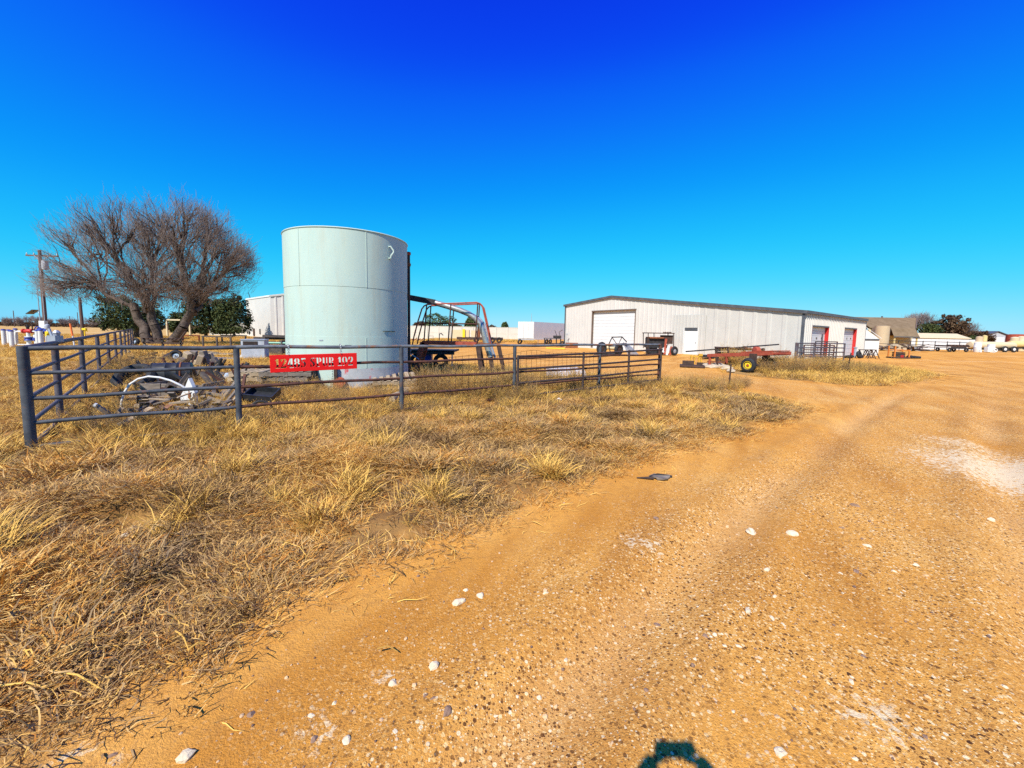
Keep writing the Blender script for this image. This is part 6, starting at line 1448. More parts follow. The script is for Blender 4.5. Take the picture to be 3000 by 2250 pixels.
for k in range(5): a_ = k * 2 * math.pi / 5; hb.box(wc + rm @ Vector((.045 * math.cos(a_), sgn * .06, .045 * math.sin(a_))), (.05, .02, .03), rm @ Matrix.Rotation(-a_, 3, 'Y'))
hb.lathe([(.035, sgn * .05), (.03, sgn * .09)], wc, 10, 'y', rot=rm); hb.build('hub', 'rust_red', rt_, world=True)
wc2 = wc + nv * 1.3; MB().torus(wc2, .235, .1, rm, 24, 8, sq=1.1).build('tyre', 'black_rubber', rt_, True, world=True)
MB().tube([wc, wc2], .05, 8).build('axle', 'brown_dark', rt_, True, world=True)
for q in (wc + nv * .25, wc2 - nv * .25): MB().beam(q, Vector((q.x, q.y, .86)), .12, .3, dv).build('spring_hanger', 'brown_dark', rt_, world=True)
p = E1.lerp(E0, .33) + nv * .5 + up * .16; MB().lathe([(.14, -.12), (.2, -.1), (.2, .1), (.14, .12)], p, 14, 'x').build('winch', 'rust_red', rt_, True, world=True)
p = E1.lerp(E0, .98) + nv * .5 + up * .15; MB().tube([p - up * .3, p + up * .25, p + up * .25 - dv * .7, p - up * .05 - dv * .75], .04, 6).build('hoop', 'brown_dark', rt_, world=True)
# pipes and implements piled behind the trailer
Yi = 23.0
for (u0, v0), (u1, v1), r_, mt_, lb in [((2009, 1030), (2282, 1009), .04, 'dark_steel', 'longest dark pipe sticking out right over the red trailer'), ((2094, 1017), (2240, 1024), .04, 'brown_dark', 'brown pipe lying level over the implement frame'), ((2095, 1028), (2200, 1020), .035, 'dark_steel', 'short dark pipe crossing under the longest one'), ((2185, 1020), (2238, 1028), .05, 'rust', 'thick rusty pipe at the right of the pile')]:
    a_, b_ = P(u0, v0, Yi), P(u1, v1, Yi + .3); single(MB().tube([a_, b_], r_, 8), 'steel_pipe', mt_, lb, 'pipe', a_, smooth=True)
t_ = T('plough_frame', 'brown plough frame supporting loose pipes behind the red trailer', 'implement', B(2140, Yi))
for u, v0, v1 in ((2098, 1018, 1044), (2135, 1016, 1050), (2180, 1014, 1050), (2236, 1020, 1050)):
    p = P(u, v0, Yi + .15); MB().beam(p, (p.x + .1, Yi + .15, 0), .08, .12, (1, 0, 0)).build('upright', 'brown_dark', t_, world=True)
for v in (1022, 1034): MB().beam(P(2098, v, Yi + .2), P(2238, v + 2, Yi + .4), .1, .12).build('toolbar', 'brown_dark', t_, world=True)
for u in (2110, 2150, 2165, 2210): p = P(u, 1036, Yi + .1); MB().lathe([(.03, -.04), (.2, -.01), (.21, .01), (.03, .04)], (p.x, p.y, max(.22, p.z - .2)), 14, 'x').build('disc', 'rust', t_, True, world=True)
t_ = T('feed_sacks', 'row of pale weathered fibre bales under the pipes', 'bales', B(2160, Yi + .9))
for k, u in enumerate((2115, 2138, 2160, 2182)): p = B(u, Yi + .9); MB().box((p.x, p.y, .46), (.42, .5, .94), eul(0, 4 - 3 * k, 10 * k)).build('bale', ('rubble', 'wood_pale', 'rubble', 'white_paint')[k], t_, bevel=.06, world=True)
b = B(2038, 22.5); yf = T('yellow_implement', 'small yellow machine frame at the left of the pipe pile', 'implement', b)
for dx in (-.35, -.12, .2, .38): MB().box((dx * .8, 0, .25), (.07, .07, .5)).build('leg', 'old_yellow', yf)
MB().box((0, 0, .42), (.68, .08, .08)).build('beam', 'old_yellow', yf); MB().box((.24, -.02, .52), (.2, .12, .14)).build('bracket', 'old_yellow', yf)
MB().box((.7, .2, .45), (.8, .5, .16)).build('tray', 'dark_steel', yf); MB().tube([(.3, 0, .3), (1.1, .1, .35)], .04, 6).build('bar', 'brown_dark', yf)
# rubble / torn sacks on the ground by the trailer
for i, (u, v, s_) in enumerate(((2083, 1078, .28), (2100, 1074, .34), (2118, 1080, .3), (2132, 1083, .22), (2140, 1090, .18), (2072, 1072, .2))):
    p = PZ(u, v); bm_ = bmesh.new(); bmesh.ops.create_icosphere(bm_, subdivisions=2, radius=1)
    for vtx in bm_.verts: vtx.co = Vector((vtx.co.x * s_ * 1.5, vtx.co.y * s_, max(vtx.co.z, -.2) * s_ * .5)) * (1 + .35 * (random.random() - .5))
    me = bpy.data.meshes.new('torn_sack'); bm_.to_mesh(me); bm_.free(); me.materials.append(MATS['rubble']); o = link('torn_sack', me); o.location = (p.x, p.y, .05); o.rotation_euler = (0, 0, i)
    tag(o, ('pale crumpled sacking left of the middle of the row by the yellow wheel', 'largest pale sacking heap in the row left of the yellow wheel', 'pale sacking heap just right of the largest one', 'small pale sacking between the heap and the yellow wheel', 'smallest pale sacking, lowest of the row', 'leftmost pale sacking of the row, by the steel skid')[i], 'sacking', 'crumpled pale sacking by the trailer')
# T-posts
for (u0, v0), (u1, v1), lb in (((2142, 1066), (2135, 1141), 'short dark steel T-post in the grass wedge'), ((2494, 1034), (2480, 1094), 'leaning dark steel T-post on the grass island')):
    b = PZ(u1, v1); tpt = P(u0, v0, b.y); t_ = T('t_post', lb, 'fence post', b); d = tpt - b
    MB().beam(Vector((0, 0, -.15)), d, .04, .012, (0, 1, 0)).build('flange', 'brown_dark', t_); MB().beam(Vector((0, .02, -.15)), d + Vector((0, .02, 0)), .012, .04, (0, 1, 0)).build('web', 'brown_dark', t_)
    sp_ = MB()
    for k in range(8): sp_.box(d * (.15 + k * .1) + Vector((0, -.012, 0)), (.02, .02, .015))
    sp_.build('studs', 'brown_dark', t_)['kind'] = 'stuff'
# corral panels
def corral(u0, Y0, u1, Y1, ztop, label, nr=5, nu=4, mt_='purple_pipe', z0=.2):
    a_, b_ = B(u0, Y0), B(u1, Y1); t_ = T('corral_panel', label, 'corral panel', a_, 0, 'pipe corral panels by the warehouse')
    for k in range(nr): z = z0 + (ztop - z0) * k / (nr - 1); MB().tube([a_ + up * z, b_ + up * z], .035, 8).build('rail', mt_, t_, True, world=True)
    for k in range(nu): q = a_.lerp(b_, k / (nu - 1)); MB().tube([q, q + up * (ztop + .03)], .04, 8).build('upright', mt_, t_, True, world=True)
corral(2334, 23.6, 2470, 25, 1.28, 'front blue-grey pipe corral panel in the tall weeds'); corral(2352, 26.2, 2440, 26.6, 1.12, 'middle rusty corral panel leaning behind the front one', 4, 4, 'rust_pipe'); corral(2385, 27.6, 2448, 28.2, 1.35, 'rear short corral panel nearest the side door', 4, 3, 'gate_pipe')
b = B(2329, 23.3); single(MB().tube([(b.x, b.y, -.2), (b.x, b.y, 1.32)], .075, 10), 'gate_post', 'purple_pipe', 'thick pipe post at the left end of the corral panels', 'post', b, smooth=True)
b = B(2352, 27.5); single(MB().tube([(b.x, b.y, -.1), (b.x, b.y, 1.75)], .05, 8), 'pipe_post', 'dark_steel', 'tall thin dark post between corral panels and warehouse corner', 'post', b, smooth=True)
b = B(2403, 28.3); single(MB().tube([(b.x, b.y, -.1), (b.x, b.y, 1.9)], .05, 8), 'pipe_post', 'purple_pipe', 'tall thin grey post in front of the first side door', 'post', b, smooth=True)
pl_ = T('pallet', 'wooden pallet stack top lying among the corral weeds', 'pallet', B(2390, 25.4), R(15), 'weathered wooden pallets'); pallet_mesh(pl_, .35, 'wood_red')
pl_ = T('pallet', 'lower wooden pallet beneath another among the corral weeds', 'pallet', B(2388, 25.4), R(8), 'weathered wooden pallets'); pallet_mesh(pl_, .1, 'wood_pale')
# sawhorses
def horse(u, Y, rz_, label):
    t_ = T('sawhorse', label, 'sawhorse', B(u, Y), R(rz_), 'steel sawhorses'); MB().box((0, 0, .7), (.85, .07, .06)).build('beam', 'brown_dark', t_)
    for sx in (-.34, .34):
        for sy in (-1, 1): MB().beam((sx, 0, .69), (sx + .05 * (1 if sx > 0 else -1), sy * .27, 0), .05, .05, (1, 0, 0)).build('leg', 'brown_dark', t_)
        MB().beam((sx, -.16, .3), (sx, .16, .3), .03, .04).build('spreader', 'brown_dark', t_)
horse(2525, 32.6, 15, 'dark sawhorse nearest the second side door'); horse(2546, 32.2, 70, 'dark sawhorse turned end-on beside another'); horse(2556, 32.8, 75, 'dark sawhorse right of the end-on pair, by the white shed')
p = PZ(2487, 1050); tyre(Vector((p.x, p.y, .14)), .22, .09, eul(80, 0, 0), 'tire', 'flat-lying black tire in front of the second side door')
p = B(2504, 33.2); single(MB().box((p.x, p.y, .42), (.12, .12, .84)).box((p.x, p.y, .86), (.2, .2, .05)), 'gas_bottle_stand', 'hub_blue', 'pale blue upright post at the red door jamb', 'post', p)
p = B(2516, 32.0); tyre(Vector((p.x, p.y, .3)), .22, .09, eul(-15, 0, 30), 'tire', 'black tire leaning on the sawhorse')

# ------------------------------------------------------------------ right background
Ys = 37.5; s0, s1 = B(2524, Ys + .8), B(2572, Ys); t_ = T('lean_shed', 'small white metal shed with sloping roof at the warehouse’s end', 'shed', s1)
zl, zr = ZA(2526, 955, Ys), ZA(2572, 994, Ys); dsh = (s1 - s0).normalized(); bsh = Vector((-dsh.y, dsh.x, 0)) * 2.0
MB().prism([s0, s1, s1 + up * zr, s0 + up * (zl - .1)], bsh).build('walls', 'white_steel', t_, world=True)
e_ = dsh * .15; n_ = -bsh.normalized() * .12
nr2 = 4
for k in range(nr2):
    f0, f1 = k / nr2, (k + 1) / nr2 - .008
    a_, b_ = (s0 + up * zl).lerp(s1 + up * (zr + .06) + e_, f0), (s0 + up * zl).lerp(s1 + up * (zr + .06) + e_, f1); MB().prism([a_ + n_, b_ + n_, b_ + bsh - n_, a_ + bsh - n_], (0, 0, .05)).build('roof_panel', 'white_steel', t_, world=True)
MB().beam(s0 + up * (zr - .02) + n_ * .5, s1 + up * (zr - .02) + n_ * .5, .06, .1).build('eave_trim', 'trim', t_, world=True)
# house with brown roof
Yh = 64; hz_ = lambda u, v, Y=Yh: ZA(u, v, Y)
h0, h1 = XA(2500, Yh + 3, 4), XA(2683, Yh + 3, 4); zrdg = hz_(2640, 933, Yh + 3)
hs_ = T('house', 'yellow house with big brown shingle roof beyond the white shed', 'house', (XA(2600, Yh), Yh + 3, 0))
x605, x672 = XA(2606, Yh, 3), XA(2668, Yh, 3); ze = hz_(2560, 961, Yh - .2); zl2 = hz_(2640, 987, Yh - 1.6)
MB().prism([(h0, Yh + 3, zrdg), (h1, Yh + 3, zrdg), (x672 + .5, Yh - .2, ze), (h0, Yh - .2, ze)], (0, .05, .12)).build('roof_slope', 'shingle', hs_, world=True)
MB().prism([(x605, Yh - .2, ze), (x672 + .5, Yh - .2, ze), (x672 - .3, Yh - 1.8, zl2), (x605 - .9, Yh - 1.8, zl2)], (0, .05, .12)).build('porch_roof', 'shingle', hs_, world=True)
MB().prism([(h0, Yh + 3.1, zrdg), (h1, Yh + 3.1, zrdg), (h1, Yh + 6.4, ze), (h0, Yh + 6.4, ze)], (0, .05, .12)).build('roof_slope', 'shingle', hs_, world=True)
MB().prism([(h0, Yh, 0), (x672, Yh, 0), (x672, Yh, ze - .06), (h0, Yh, ze - .06)], (0, .15, 0)).build('front_wall', 'cream_yellow', hs_, world=True)
MB().prism([(x672, Yh + .0, 0), (h1 - .3, Yh + 3.0, 0), (h1 - .3, Yh + 3.0, zrdg - .08), (x672, Yh + .0, ze - .08)], (.02, 0, 0)).build('gable_wall', 'cream_yellow', hs_, world=True)
MB().beam((h1, Yh + 2.95, zrdg + .02), (x672 + .55, Yh - .25, ze + .02), .1, .24).build('barge_board', 'trim_brown', hs_, world=True)
MB().box((XA(2558, Yh - .1, 3.2), Yh - .12, 3.0), (.5, .1, 1.0)).build('window', 'trim_brown', hs_, world=True); MB().box((XA(2607, Yh - .1, 2.8), Yh - .1, 2.6), (1.7, .06, .9)).build('porch_opening', 'brown_dark', hs_, world=True)
MB().beam((x605 - .9, Yh - 1.8, zl2), (x672 - .3, Yh - 1.8, zl2), .1, .14).build('gutter', 'trim', hs_, world=True)
for xx in (x605 - .6, x672 - .5): MB().box((xx, Yh - 1.6, zl2 / 2), (.16, .16, zl2)).build('porch_post', 'cream_yellow', hs_, world=True)
MB().lathe([(.12, zrdg - .2), (.12, zrdg + .35)], (XA(2590, Yh + 3, 5), Yh + 3.4, 0), 8).build('vent_pipe', 'trim', hs_, world=True)
def vtank(u0, u1, Y, v, mt_, label, name='storage_tank', dome=.08):
    c_ = B((u0 + u1) / 2, Y); r_ = (XA(u1, Y) - XA(u0, Y)) / 2 * .93; H = ZA((u0 + u1) / 2, v, Y)
    t_ = T(name, label, 'tank', c_); MB().lathe([(r_, -.05), (r_, H * .33), (r_ * 1.02, H * .335), (r_, H * .34), (r_, H * .66), (r_ * 1.02, H * .665), (r_, H * .67), (r_, H)], n=24).build('shell', mt_, t_, True)
    MB().lathe([(r_ * 1.01, H - .02), (r_ * .6, H + r_ * dome * 2), (r_ * .15, H + r_ * dome * 2.6)], n=24).build('lid', mt_, t_, True)
vtank(2561, 2597, 60, 955, 'tan_paint', 'tan upright cylindrical tank in front of the brown-roofed house', dome=.02)
vtank(2857, 2873, 63, 988, 'tan_paint', 'tan plastic tank behind the white drums', dome=.15); vtank(2875, 2886, 64, 984, 'cream_yellow', 'narrow orange-tan tank beside the tan plastic tank', dome=.15)
vtank(2959, 2978, 64, 990, 'cream_paint', 'cream plastic tank over the rear of the tank trailer', dome=.15); vtank(2979, 2997, 65, 988, 'cream_paint', 'cream plastic tank at the right picture edge', dome=.15)
vtank(2952, 2997, 82, 980, 'rust_red', 'big dark red steel tank behind the cream tanks', dome=.02)
# long cream building
Yl = 76; xa, xb = XA(2665, Yl), XA(2808, Yl); zr_, ze_ = hz_(2740, 978, Yl), hz_(2740, 991, Yl - 1.5); t_ = T('long_building', 'long low cream building in front of the cedars', 'building', ((xa + xb) / 2, Yl, 0))
MB().prism([(xa, Yl, zr_), (xb - .6, Yl, zr_), (xb, Yl - 2, ze_), (xa - .3, Yl - 2, ze_)], (0, .03, .1)).build('roof_slope', 'cream_paint', t_, world=True); MB().prism([(xa, Yl, zr_), (xb - .6, Yl, zr_), (xb, Yl + 2, ze_), (xa - .3, Yl + 2, ze_)], (0, .03, .1)).build('roof_slope', 'cream_paint', t_, world=True)
MB().box(((xa + xb) / 2, Yl, ze_ / 2), (xb - xa - .4, 3.4, ze_ - .06)).build('walls', 'cream_yellow', t_, world=True)
Yw = 66; xa, xb = XA(2592, Yw), XA(2858, Yw); zw = hz_(2720, 993, Yw); t_ = T('white_wall', 'long low white wall behind the rail fence on the right', 'wall', (xa, Yw, 0))
for k in range(12): q0, q1 = xa + (xb - xa) * k / 12, xa + (xb - xa) * (k + 1) / 12 - .03; MB().box(((q0 + q1) / 2, Yw, zw / 2), (q1 - q0, .15, zw)).build('panel', 'white_steel', t_, world=True)
Yf = 61; xa, xb = XA(2594, Yf), XA(2845, Yf); t_ = T('rail_fence', 'dark pipe rail fence in front of the long white wall', 'fence', (xa, Yf, 0))
for z in (.5, .85, 1.35): MB().tube([(xa, Yf, z), (xb, Yf, z - .1)], .05, 6).build('rail', 'dark_steel', t_, world=True)
for k in range(8): xx = xa + (xb - xa) * k / 7; MB().tube([(xx, Yf, 0), (xx, Yf, 1.42)], .05, 6).build('post', 'dark_steel', t_, world=True)
# scrap timber pile
rr_ = np.random.default_rng(77); heap = [('brown_dark', 14), ('wood_grey', 16), ('wood_pale', 10)]
k = 0
for mt_, n in heap:
    for _ in range(n):
        u = rr_.uniform(2578, 2700); Y = rr_.uniform(54, 58); z = .12 + max(0, 1 - abs(u - 2630) / 75) * rr_.uniform(0, 1.0); q = B(u, Y, z); d = Vector((rr_.uniform(-1, 1), rr_.uniform(-.5, .5), rr_.uniform(-.12, .12))).normalized() * rr_.uniform(.9, 2.2)
        o = MB().beam(q - d, q + d, rr_.uniform(.12, .3), rr_.uniform(.06, .14)).build('scrap_timber', mt_); o.data.transform(Matrix.Translation(-q)); o.location = q
        tag(o, 'weathered scrap timber in the long pile left of the rail fence', 'timber', 'scrap timbers in the long pile')
p = B(2618, 55); single(MB().box((p.x, p.y - .6, .45), (2.2, .5, .9), eul(0, 0, 6)), 'concrete_block', 'rubble', 'greyish concrete block in front of the scrap timber pile', 'concrete block', p, bevel=.04)
for i in range(7):
    a_, b_ = B(2655 + i * 4, 56 - i * .3, .12 + (i % 3) * .15), B(2725 + i * 2, 56.6 - i * .3, .1); single(MB().tube([a_, b_], .07, 6), 'white_pipe' if i % 2 else 'dark_pipe', 'white_paint' if i % 2 else 'dark_steel', 'white pipe lying at the right end of the timber pile' if i % 2 else 'dark pipe lying at the right end of the timber pile', 'pipe', a_, 'pipes at the right end of the timber pile', True)
# orange pallet frame with hoses
p = PZ(2645, 1051); of = T('orange_rack', 'orange steel rack on the open yard loaded with dark hoses', 'rack', (p.x, p.y, 0), R(-10))
for x_, h_ in ((-.62, 1.05), (.42, .75)):
    for y_ in (0, .7): MB().box((x_, y_, h_ / 2), (.08, .08, h_)).build('upright', 'orange_paint', of)
for y_ in (0, .7): MB().box((-.1, y_, .72), (.96, .06, .07)).build('crossbar', 'orange_paint', of)
MB().box((-.1, .35, .08), (1.3, .8, .1)).build('base', 'brown_dark', of); MB().box((-.1, -.02, .2), (.2, .06, .2)).build('tag_plate', 'red_paint', of)
for k in range(3): MB().torus((-.1, .35, .22 + k * .13), .36, .06, ROT('X', 90), 20, 6).build('hose_coil', 'black_rubber', of, True)
for k in range(4): p2 = p + Vector((.75 + k * .33, .2 + .1 * k, 0)); single(MB().tube([(p2.x - .2, p2.y, .1), (p2.x, p2.y + .1, .22 - .03 * k), (p2.x + .25, p2.y, .1)], .1, 8), 'hose_piece', 'black_rubber', 'black hose piece heaped right of the orange rack', 'hose', p2, 'black hose pieces by the orange rack', True)
# dark flatbed, tank trailers, drums
Yd = 54; b = B(2787, Yd); t_ = T('flatbed_wagon', 'dark flat wagon standing alone on the right of the yard', 'wagon', b); hw = (XA(2818, Yd) - XA(2756, Yd)) / 2
MB().box((0, 0, .78), (hw * 2, 1.8, .14)).build('deck', 'brown_dark', t_); MB().box((0, -.85, .58), (hw * 2 - .9, .1, .26)).build('frame', 'dark_steel', t_)
for x_ in (-hw + .35, hw - .3):
    for y_ in (-.75, .75): MB().torus((x_, y_, .3), .19, .1, None, 18, 8).build('tyre', 'black_rubber', t_, True)
for k in range(6): MB().box((-hw + .3 + k * (hw * 2 - .6) / 5, -.7, .92), (.22, .5, .16)).build('load_block', 'brown_dark', t_)
def tanker(u0, u1, Y, label, wheels, mt_, vtop=1001):
    a_, b_ = XA(u0, Y), XA(u1, Y); c_ = (a_ + b_) / 2; zt = ZA((u0 + u1) / 2, vtop, Y); r_ = .52; t_ = T('tank_trailer', label, 'tank trailer', (c_, Y, 0)); h_ = (b_ - a_) / 2
    MB().lathe([(.1, -h_), (r_ * .85, -h_ + .08), (r_, -h_ + .3), (r_, h_ - .3), (r_ * .85, h_ - .08), (.1, h_)], (0, 0, zt - r_), 22, 'x').build('barrel', mt_, t_, True)
    MB().box((0, -.3, zt - r_ * 2 - .06), (h_ * 1.8, .12, .16)).build('frame', 'dark_steel', t_); MB().box((0, .3, zt - r_ * 2 - .06), (h_ * 1.8, .12, .16)).build('frame', 'dark_steel', t_)
    for u in wheels:
        x_ = XA(u, Y) - c_
        MB().torus((x_, -.75, .45), .32, .13, None, 20, 8).build('tyre', 'black_rubber', t_, True); MB().lathe([(.05, -.1), (.2, -.08), (.22, .02)], (x_, -.75, .45), 14, 'y').build('rim', 'white_paint', t_, True)
    MB().box((-h_ * .6, -.3, .35), (.1, .1, .7)).build('landing_leg', 'dark_steel', t_); MB().box((-h_ * .6, .3, .35), (.1, .1, .7)).build('landing_leg', 'dark_steel', t_)
    MB().box((h_ * .1, -.55, zt - r_ * 2 - .1), (h_ * 1.1, .05, .3)).build('side_skirt', 'dark_steel', t_)
tanker(2836, 2968, 57, 'long cream tank trailer with white-rimmed dual wheels', (2924, 2950), 'cream_paint'); tanker(2952, 3060, 60, 'yellowish tank trailer cut by the right picture edge', (3020, 3045), 'cream_yellow', 999)
for u, v, lb in ((2862, 1003, 'white upright drum left of the tank trailer’s dark skirt'), (2902, 1008, 'white boxy pump in front of the tank trailer')):
    b = B(u, 54.5); H = ZA(u, v, 54.5); t_ = T('white_drum' if u < 2880 else 'pump_unit', lb, 'drum' if u < 2880 else 'pump', b)
    MB().lathe([(.36, 0), (.38, .03), (.38, H * .5), (.4, H * .51), (.38, H * .53), (.38, H - .03), (.2, H)], n=18).build('shell', 'white_paint', t_, True); MB().box((.0, -.3, .2), (.3, .3, .36)).build('valve_box', 'white_steel', t_)
    if u > 2880: MB().box((-.4, 0, .4), (.6, .5, .7)).build('housing', 'white_paint', t_, bevel=.03); MB().torus((.1, -.45, .35), .22, .06, None, 16, 6).build('hose', 'white_paint', t_, True)
Yg = 105; a_, b_ = XA(2886, Yg), XA(2948, Yg); t_ = T('far_shed', 'far grey gabled metal shed with pale door on the right horizon', 'building', ((a_ + b_) / 2, Yg, 0)); hw = (b_ - a_) / 2; zpk, zev = hz_(2915, 973, Yg), hz_(2915, 983, Yg)
MB().prism([(-hw, 0, 0), (hw, 0, 0), (hw, 0, zev), (0, 0, zpk), (-hw, 0, zev)], (0, 8, 0)).build('walls', 'ac_grey', t_)
for s_ in (-1, 1): MB().prism([(s_ * (hw + .3), -.3, zev - .02), (0, -.3, zpk + .12), (0, -.3, zpk + .3), (s_ * (hw + .3), -.3, zev + .14)], (0, 8.6, 0)).build('roof_slope', 'trim', t_)
MB().box((.6, -.05, zev * .42), (hw * .95, .1, zev * .84)).build('door', 'white_paint', t_)
# mast far behind the box trailer
b = B(1556, 120); single(MB().tube([(b.x, b.y, 0), (b.x, b.y, ZA(1556, 918, 120))], [.14, .05], 6), 'radio_mast', 'grey_metal', 'thin far mast sticking up behind the white box trailer', 'mast', b)
# ------------------------------------------------------------------ stones and litter on the drive
def stone(u, v, wpx, label, mt_='stone_pale', seed=0, group=None, flat=.6, hpx=None):
    p = PZ(u, v); s_ = wpx / 2 * p.y / FPX; r = np.random.default_rng(seed); bm_ = bmesh.new(); bmesh.ops.create_icosphere(bm_, subdivisions=2, radius=1); ph = r.uniform(0, 6, 6)
    for vt in bm_.verts:
        c = vt.co.copy(); k = 1 + .16 * math.sin(3 * c.x + ph[0]) + .13 * math.sin(4 * c.y + ph[1]) + .12 * math.sin(5 * c.z + ph[2]) + r.normal(0, .06)
        vt.co = Vector((c.x, c.y * .75, c.z * flat)) * k * s_
    me = bpy.data.meshes.new('stone'); bm_.to_mesh(me); bm_.free(); me.materials.append(MATS[mt_]); o = link('stone', me); o.location = (p.x, p.y, gz(p.x, p.y) + s_ * flat * .35); o.rotation_euler = (0, 0, r.uniform(0, 6))
    return tag(o, label, 'stone', group)
for i, a_ in enumerate([(1345, 1765, 38, 'larger white stone of the pair lying mid-drive'), (1408, 1745, 26, 'smaller white stone of the pair lying mid-drive'), (545, 2225, 56, 'angular white stone near the bottom left corner'),
        (392, 1540, 48, 'tan stone at the edge of the hole in the grass', 'stone_pale'), (375, 1562, 34, 'flat pale stone just below the tan one by the hole'), (2320, 1573, 34, 'flattest white stone on the right of the drive'), (2203, 1556, 36, 'white stone beside the rut, above and left of the flattest one'),
        (1015, 2180, 34, 'pale pinkish stone low on the drive'), (735, 2098, 28, 'rounded tan stone near the straw edge', 'stone_brown'), (2246, 1683, 22, 'round white pebble right of centre'), (2262, 1820, 20, 'white pebble below the round one, right of centre'),
        (1270, 1955, 40, 'crumbling white stone patch low in the middle of the drive'), (1150, 2003, 30, 'white stone beside the crumbling patch, further left'), (2285, 2215, 40, 'white stone near the bottom edge, right of the shadow'), (2190, 1805, 26, 'pale stone mid-right on gravel'), (920, 2170, 26, 'grey-brown stone at lower left', 'stone_brown'),
        (1310, 2100, 34, 'tan oval stone low in the middle', 'stone_brown'), (330, 2220, 26, 'grey stone by the straw in the lower left corner', 'stone_brown')]): stone(*a_[:4], *(a_[4:] or ('stone_pale',)), seed=i)
rs = np.random.default_rng(9)
for i in range(46):
    u, v = rs.uniform(900, 2950), rs.uniform(1420, 2240); p = PZ(u, v)
    if float(grassy(np.array([p.x]), np.array([p.y]))[0]) > -.25: continue
    mt_ = ('stone_pale', 'stone_pale', 'stone_brown')[i % 3]
    stone(u, v, rs.uniform(12, 22), 'small pale stone among the gravel of the drive' if mt_ == 'stone_pale' else 'small brown stone among the gravel of the drive', mt_, 100 + i, 'small pale stones on the drive' if mt_ == 'stone_pale' else 'small brown stones on the drive')
# flattened black scrap
p = PZ(1935, 1402); t_ = T('rubber_scrap', 'flattened black rubber scrap at the edge of the drive', 'rubber scrap', (p.x, p.y, gz(p.x, p.y)))
mb = MB(); n = 12; V = [(.11 * math.cos(a_) * (1 + .25 * math.sin(3 * a_)), .08 * math.sin(a_) * (1 + .2 * math.cos(5 * a_)), .02 + .012 * math.sin(4 * a_)) for a_ in [2 * math.pi * k / n for k in range(n)]]
mb.prism(V, (0, 0, .014)); mb.build('flap', 'wood_grey', t_); MB().tube([(-.12, 0, .03), (-.02, .04, .045), (.14, .02, .03)], .01, 6).build('rib', 'black_rubber', t_); MB().tube([(-.28, -.02, .02), (-.1, -.05, .03)], [.006, .02], 6).build('strip', 'brown_dark', t_)
# a few thick stalks lying on the straw
for i, (u0, v0, u1, v1) in enumerate([(515, 1865, 555, 1925), (555, 1925, 600, 1905), (40, 1890, 90, 1960), (70, 1930, 105, 1960), (1105, 1923, 1165, 1922), (150, 1988, 300, 2030), (0, 2045, 150, 2030), (110, 1850, 150, 1955)]):
    a_, b_ = PZ(u0, v0), PZ(u1, v1); a_.z, b_.z = gz(a_.x, a_.y) + .04, gz(b_.x, b_.y) + .03
    single(MB().tube([a_, a_.lerp(b_, .5) + Vector((0, .01, .015)), b_], [.0045, .004, .0025], 6), 'dry_stalk', 'straw_gold', ('upper arm of the bent pale stalk by the straw edge', 'lower arm of the bent pale stalk by the straw edge', 'longest of the thick pale stalks near the left edge', 'short thick stalk beside the longest one near the left edge', '', 'long thin stalk crossing the straw low on the left', 'lowest thick stalk touching the left picture edge', 'upright-looking stalk above the other thick stalks')[i] if i != 4 else 'single pale straw lying out on the bare dirt', 'stalk', a_, 'thick stalks on the straw' if i != 4 else None)

# ------------------------------------------------------------------ small pieces go under the part that carries them
SUBS = {'rim': 'tyre', 'hub': 'tyre', 'door_window': 'door_section', 'door_knob': 'walk_door', 'insulator': 'crossarm', 'brace': 'crossarm', 'louvre': 'cabinet', 'grille_backing': 'cabinet', 'lock_rod': 'rear_door',
        'lid': 'shell', 'valve_stem': 'valve_body', 'flange': 'lower_pipe', 'cap': 'tube', 'panel_arm': 'solar_panel', 'rust_stain': 'sheet', 'rivets': 'steel_course', 'barge_board': 'gable_wall', 'studs': 'flange', 'canopy_debris': 'canopy', 'rib': 'sheet'}
bpy.context.view_layer.update()
kids = {}
for o in bpy.data.objects:
    if o.parent is not None and o.type == 'MESH': kids.setdefault(o.parent.name, []).append(o)
def mid(o): return o.matrix_world @ (sum((Vector(c) for c in o.bound_box), Vector()) / 8)
for lst in list(kids.values()):
    for o in lst:
        want = SUBS.get(o.name.split('.')[0])
        if want:
            c_ = [k for k in lst if k.name.split('.')[0] == want]
            if c_:
                k = min(c_, key=lambda q: (mid(q) - mid(o)).length)
                if k.matrix_local == Matrix.Identity(4): o.parent = k

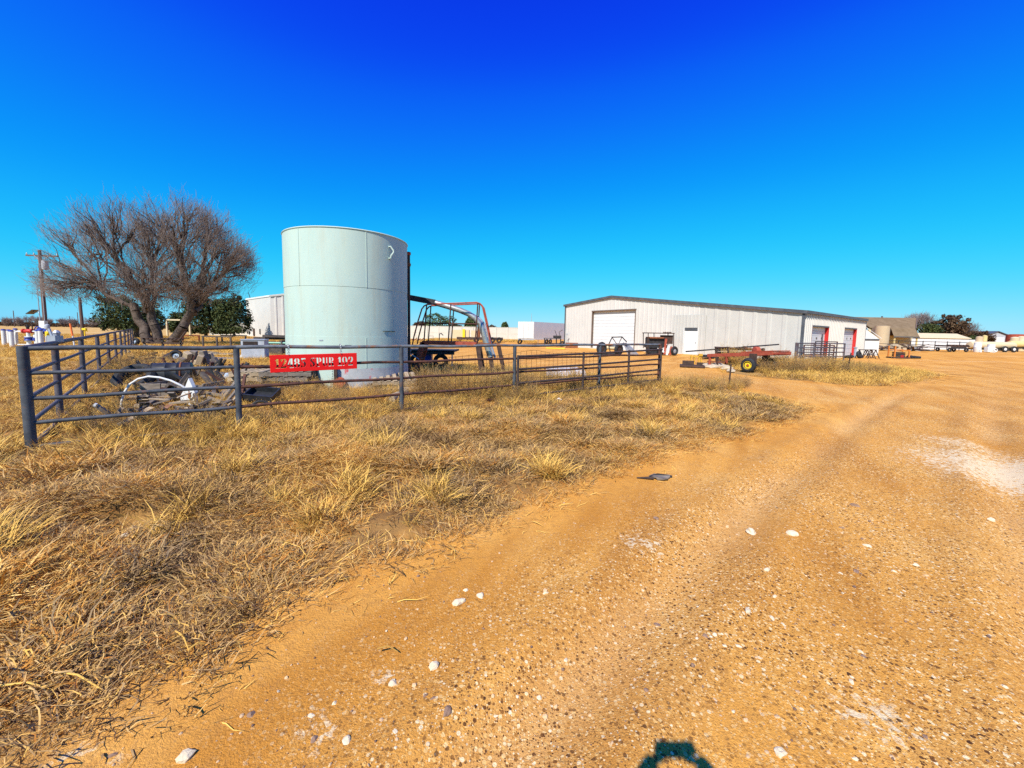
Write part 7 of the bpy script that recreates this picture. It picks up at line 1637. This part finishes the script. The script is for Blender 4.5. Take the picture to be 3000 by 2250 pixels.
# ------------------------------------------------------------------ the photographer, standing behind the lens (only the shadow is in view)
ph_ = T('person', 'person in dark shirt and jeans raising a phone with both hands', 'person', (-.05, -.42, 0))
def skin(name, verts, edges_, radii, material, parent, root=0, sub=2):
    me = bpy.data.meshes.new(name); me.from_pydata(verts, edges_, []); o = link(name, me, parent); me.materials.append(MATS[material])
    md = o.modifiers.new('skin', 'SKIN'); 
    for i, r_ in enumerate(radii): me.skin_vertices[0].data[i].radius = (r_, r_) if not isinstance(r_, tuple) else r_
    for i in range(len(verts)): me.skin_vertices[0].data[i].use_root = (i == root)
    md.use_smooth_shade = True; o.modifiers.new('sub', 'SUBSURF').levels = sub; o.modifiers['sub'].render_levels = sub
    return o
V = [(0, 0, .93), (0, 0, 1.12), (0, .0, 1.36), (0, .01, 1.46), (0, .02, 1.53), (0, .03, 1.60), (0, .03, 1.69),
     (.1, 0, .9), (.11, .02, .5), (.11, 0, .09), (.12, .14, .03), (-.1, 0, .9), (-.11, .02, .5), (-.11, 0, .09), (-.12, .14, .03),
     (.19, 0, 1.40), (.33, .12, 1.30), (.2, .33, 1.57), (.13, .385, 1.645), (-.19, 0, 1.40), (-.33, .12, 1.30), (-.11, .33, 1.57), (-.03, .385, 1.645)]
E = [(0, 1), (1, 2), (2, 3), (3, 4), (4, 5), (5, 6), (0, 7), (7, 8), (8, 9), (9, 10), (0, 11), (11, 12), (12, 13), (13, 14), (2, 15), (15, 16), (16, 17), (17, 18), (2, 19), (19, 20), (20, 21), (21, 22)]
RD = [.15, .14, .16, .08, .058, .085, .075, .1, .068, .045, .04, .1, .068, .045, .04, .07, .048, .034, .032, .07, .048, .034, .032]
skin('body', V, E, RD, 'shirt', ph_)
for s_, hx in ((1, .13), (-1, -.03)):                  # fingers wrap the phone's ends from above and behind
    for k in range(4): skin('finger', [(hx, .385, 1.65), (hx - s_ * .012, .39, 1.672 + .004 * k), (hx - s_ * (.03 + .012 * k), .40, 1.688 - .01 * k), (hx - s_ * (.045 + .008 * k), .41, 1.672 - .012 * k)], [(0, 1), (1, 2), (2, 3)], [.011, .0095, .009, .008], 'skin', ph_, sub=1)
    skin('thumb', [(hx, .375, 1.64), (hx - s_ * .02, .385, 1.625), (hx - s_ * .045, .4, 1.622)], [(0, 1), (1, 2)], [.012, .011, .009], 'skin', ph_, sub=1)
MB().lathe([(.02, .09), (.07, .07), (.095, 0), (.085, -.05)], (0, .015, 1.69), 14).build('hair', 'hair', ph_, True)
tag(origin_to(MB().box((0.0, -.018, 1.652), (.155, .009, .075)).build('phone', 'black_plastic', bevel=.003), (0, -.018, 1.652)), 'thin black phone held up in front of the person', 'phone')
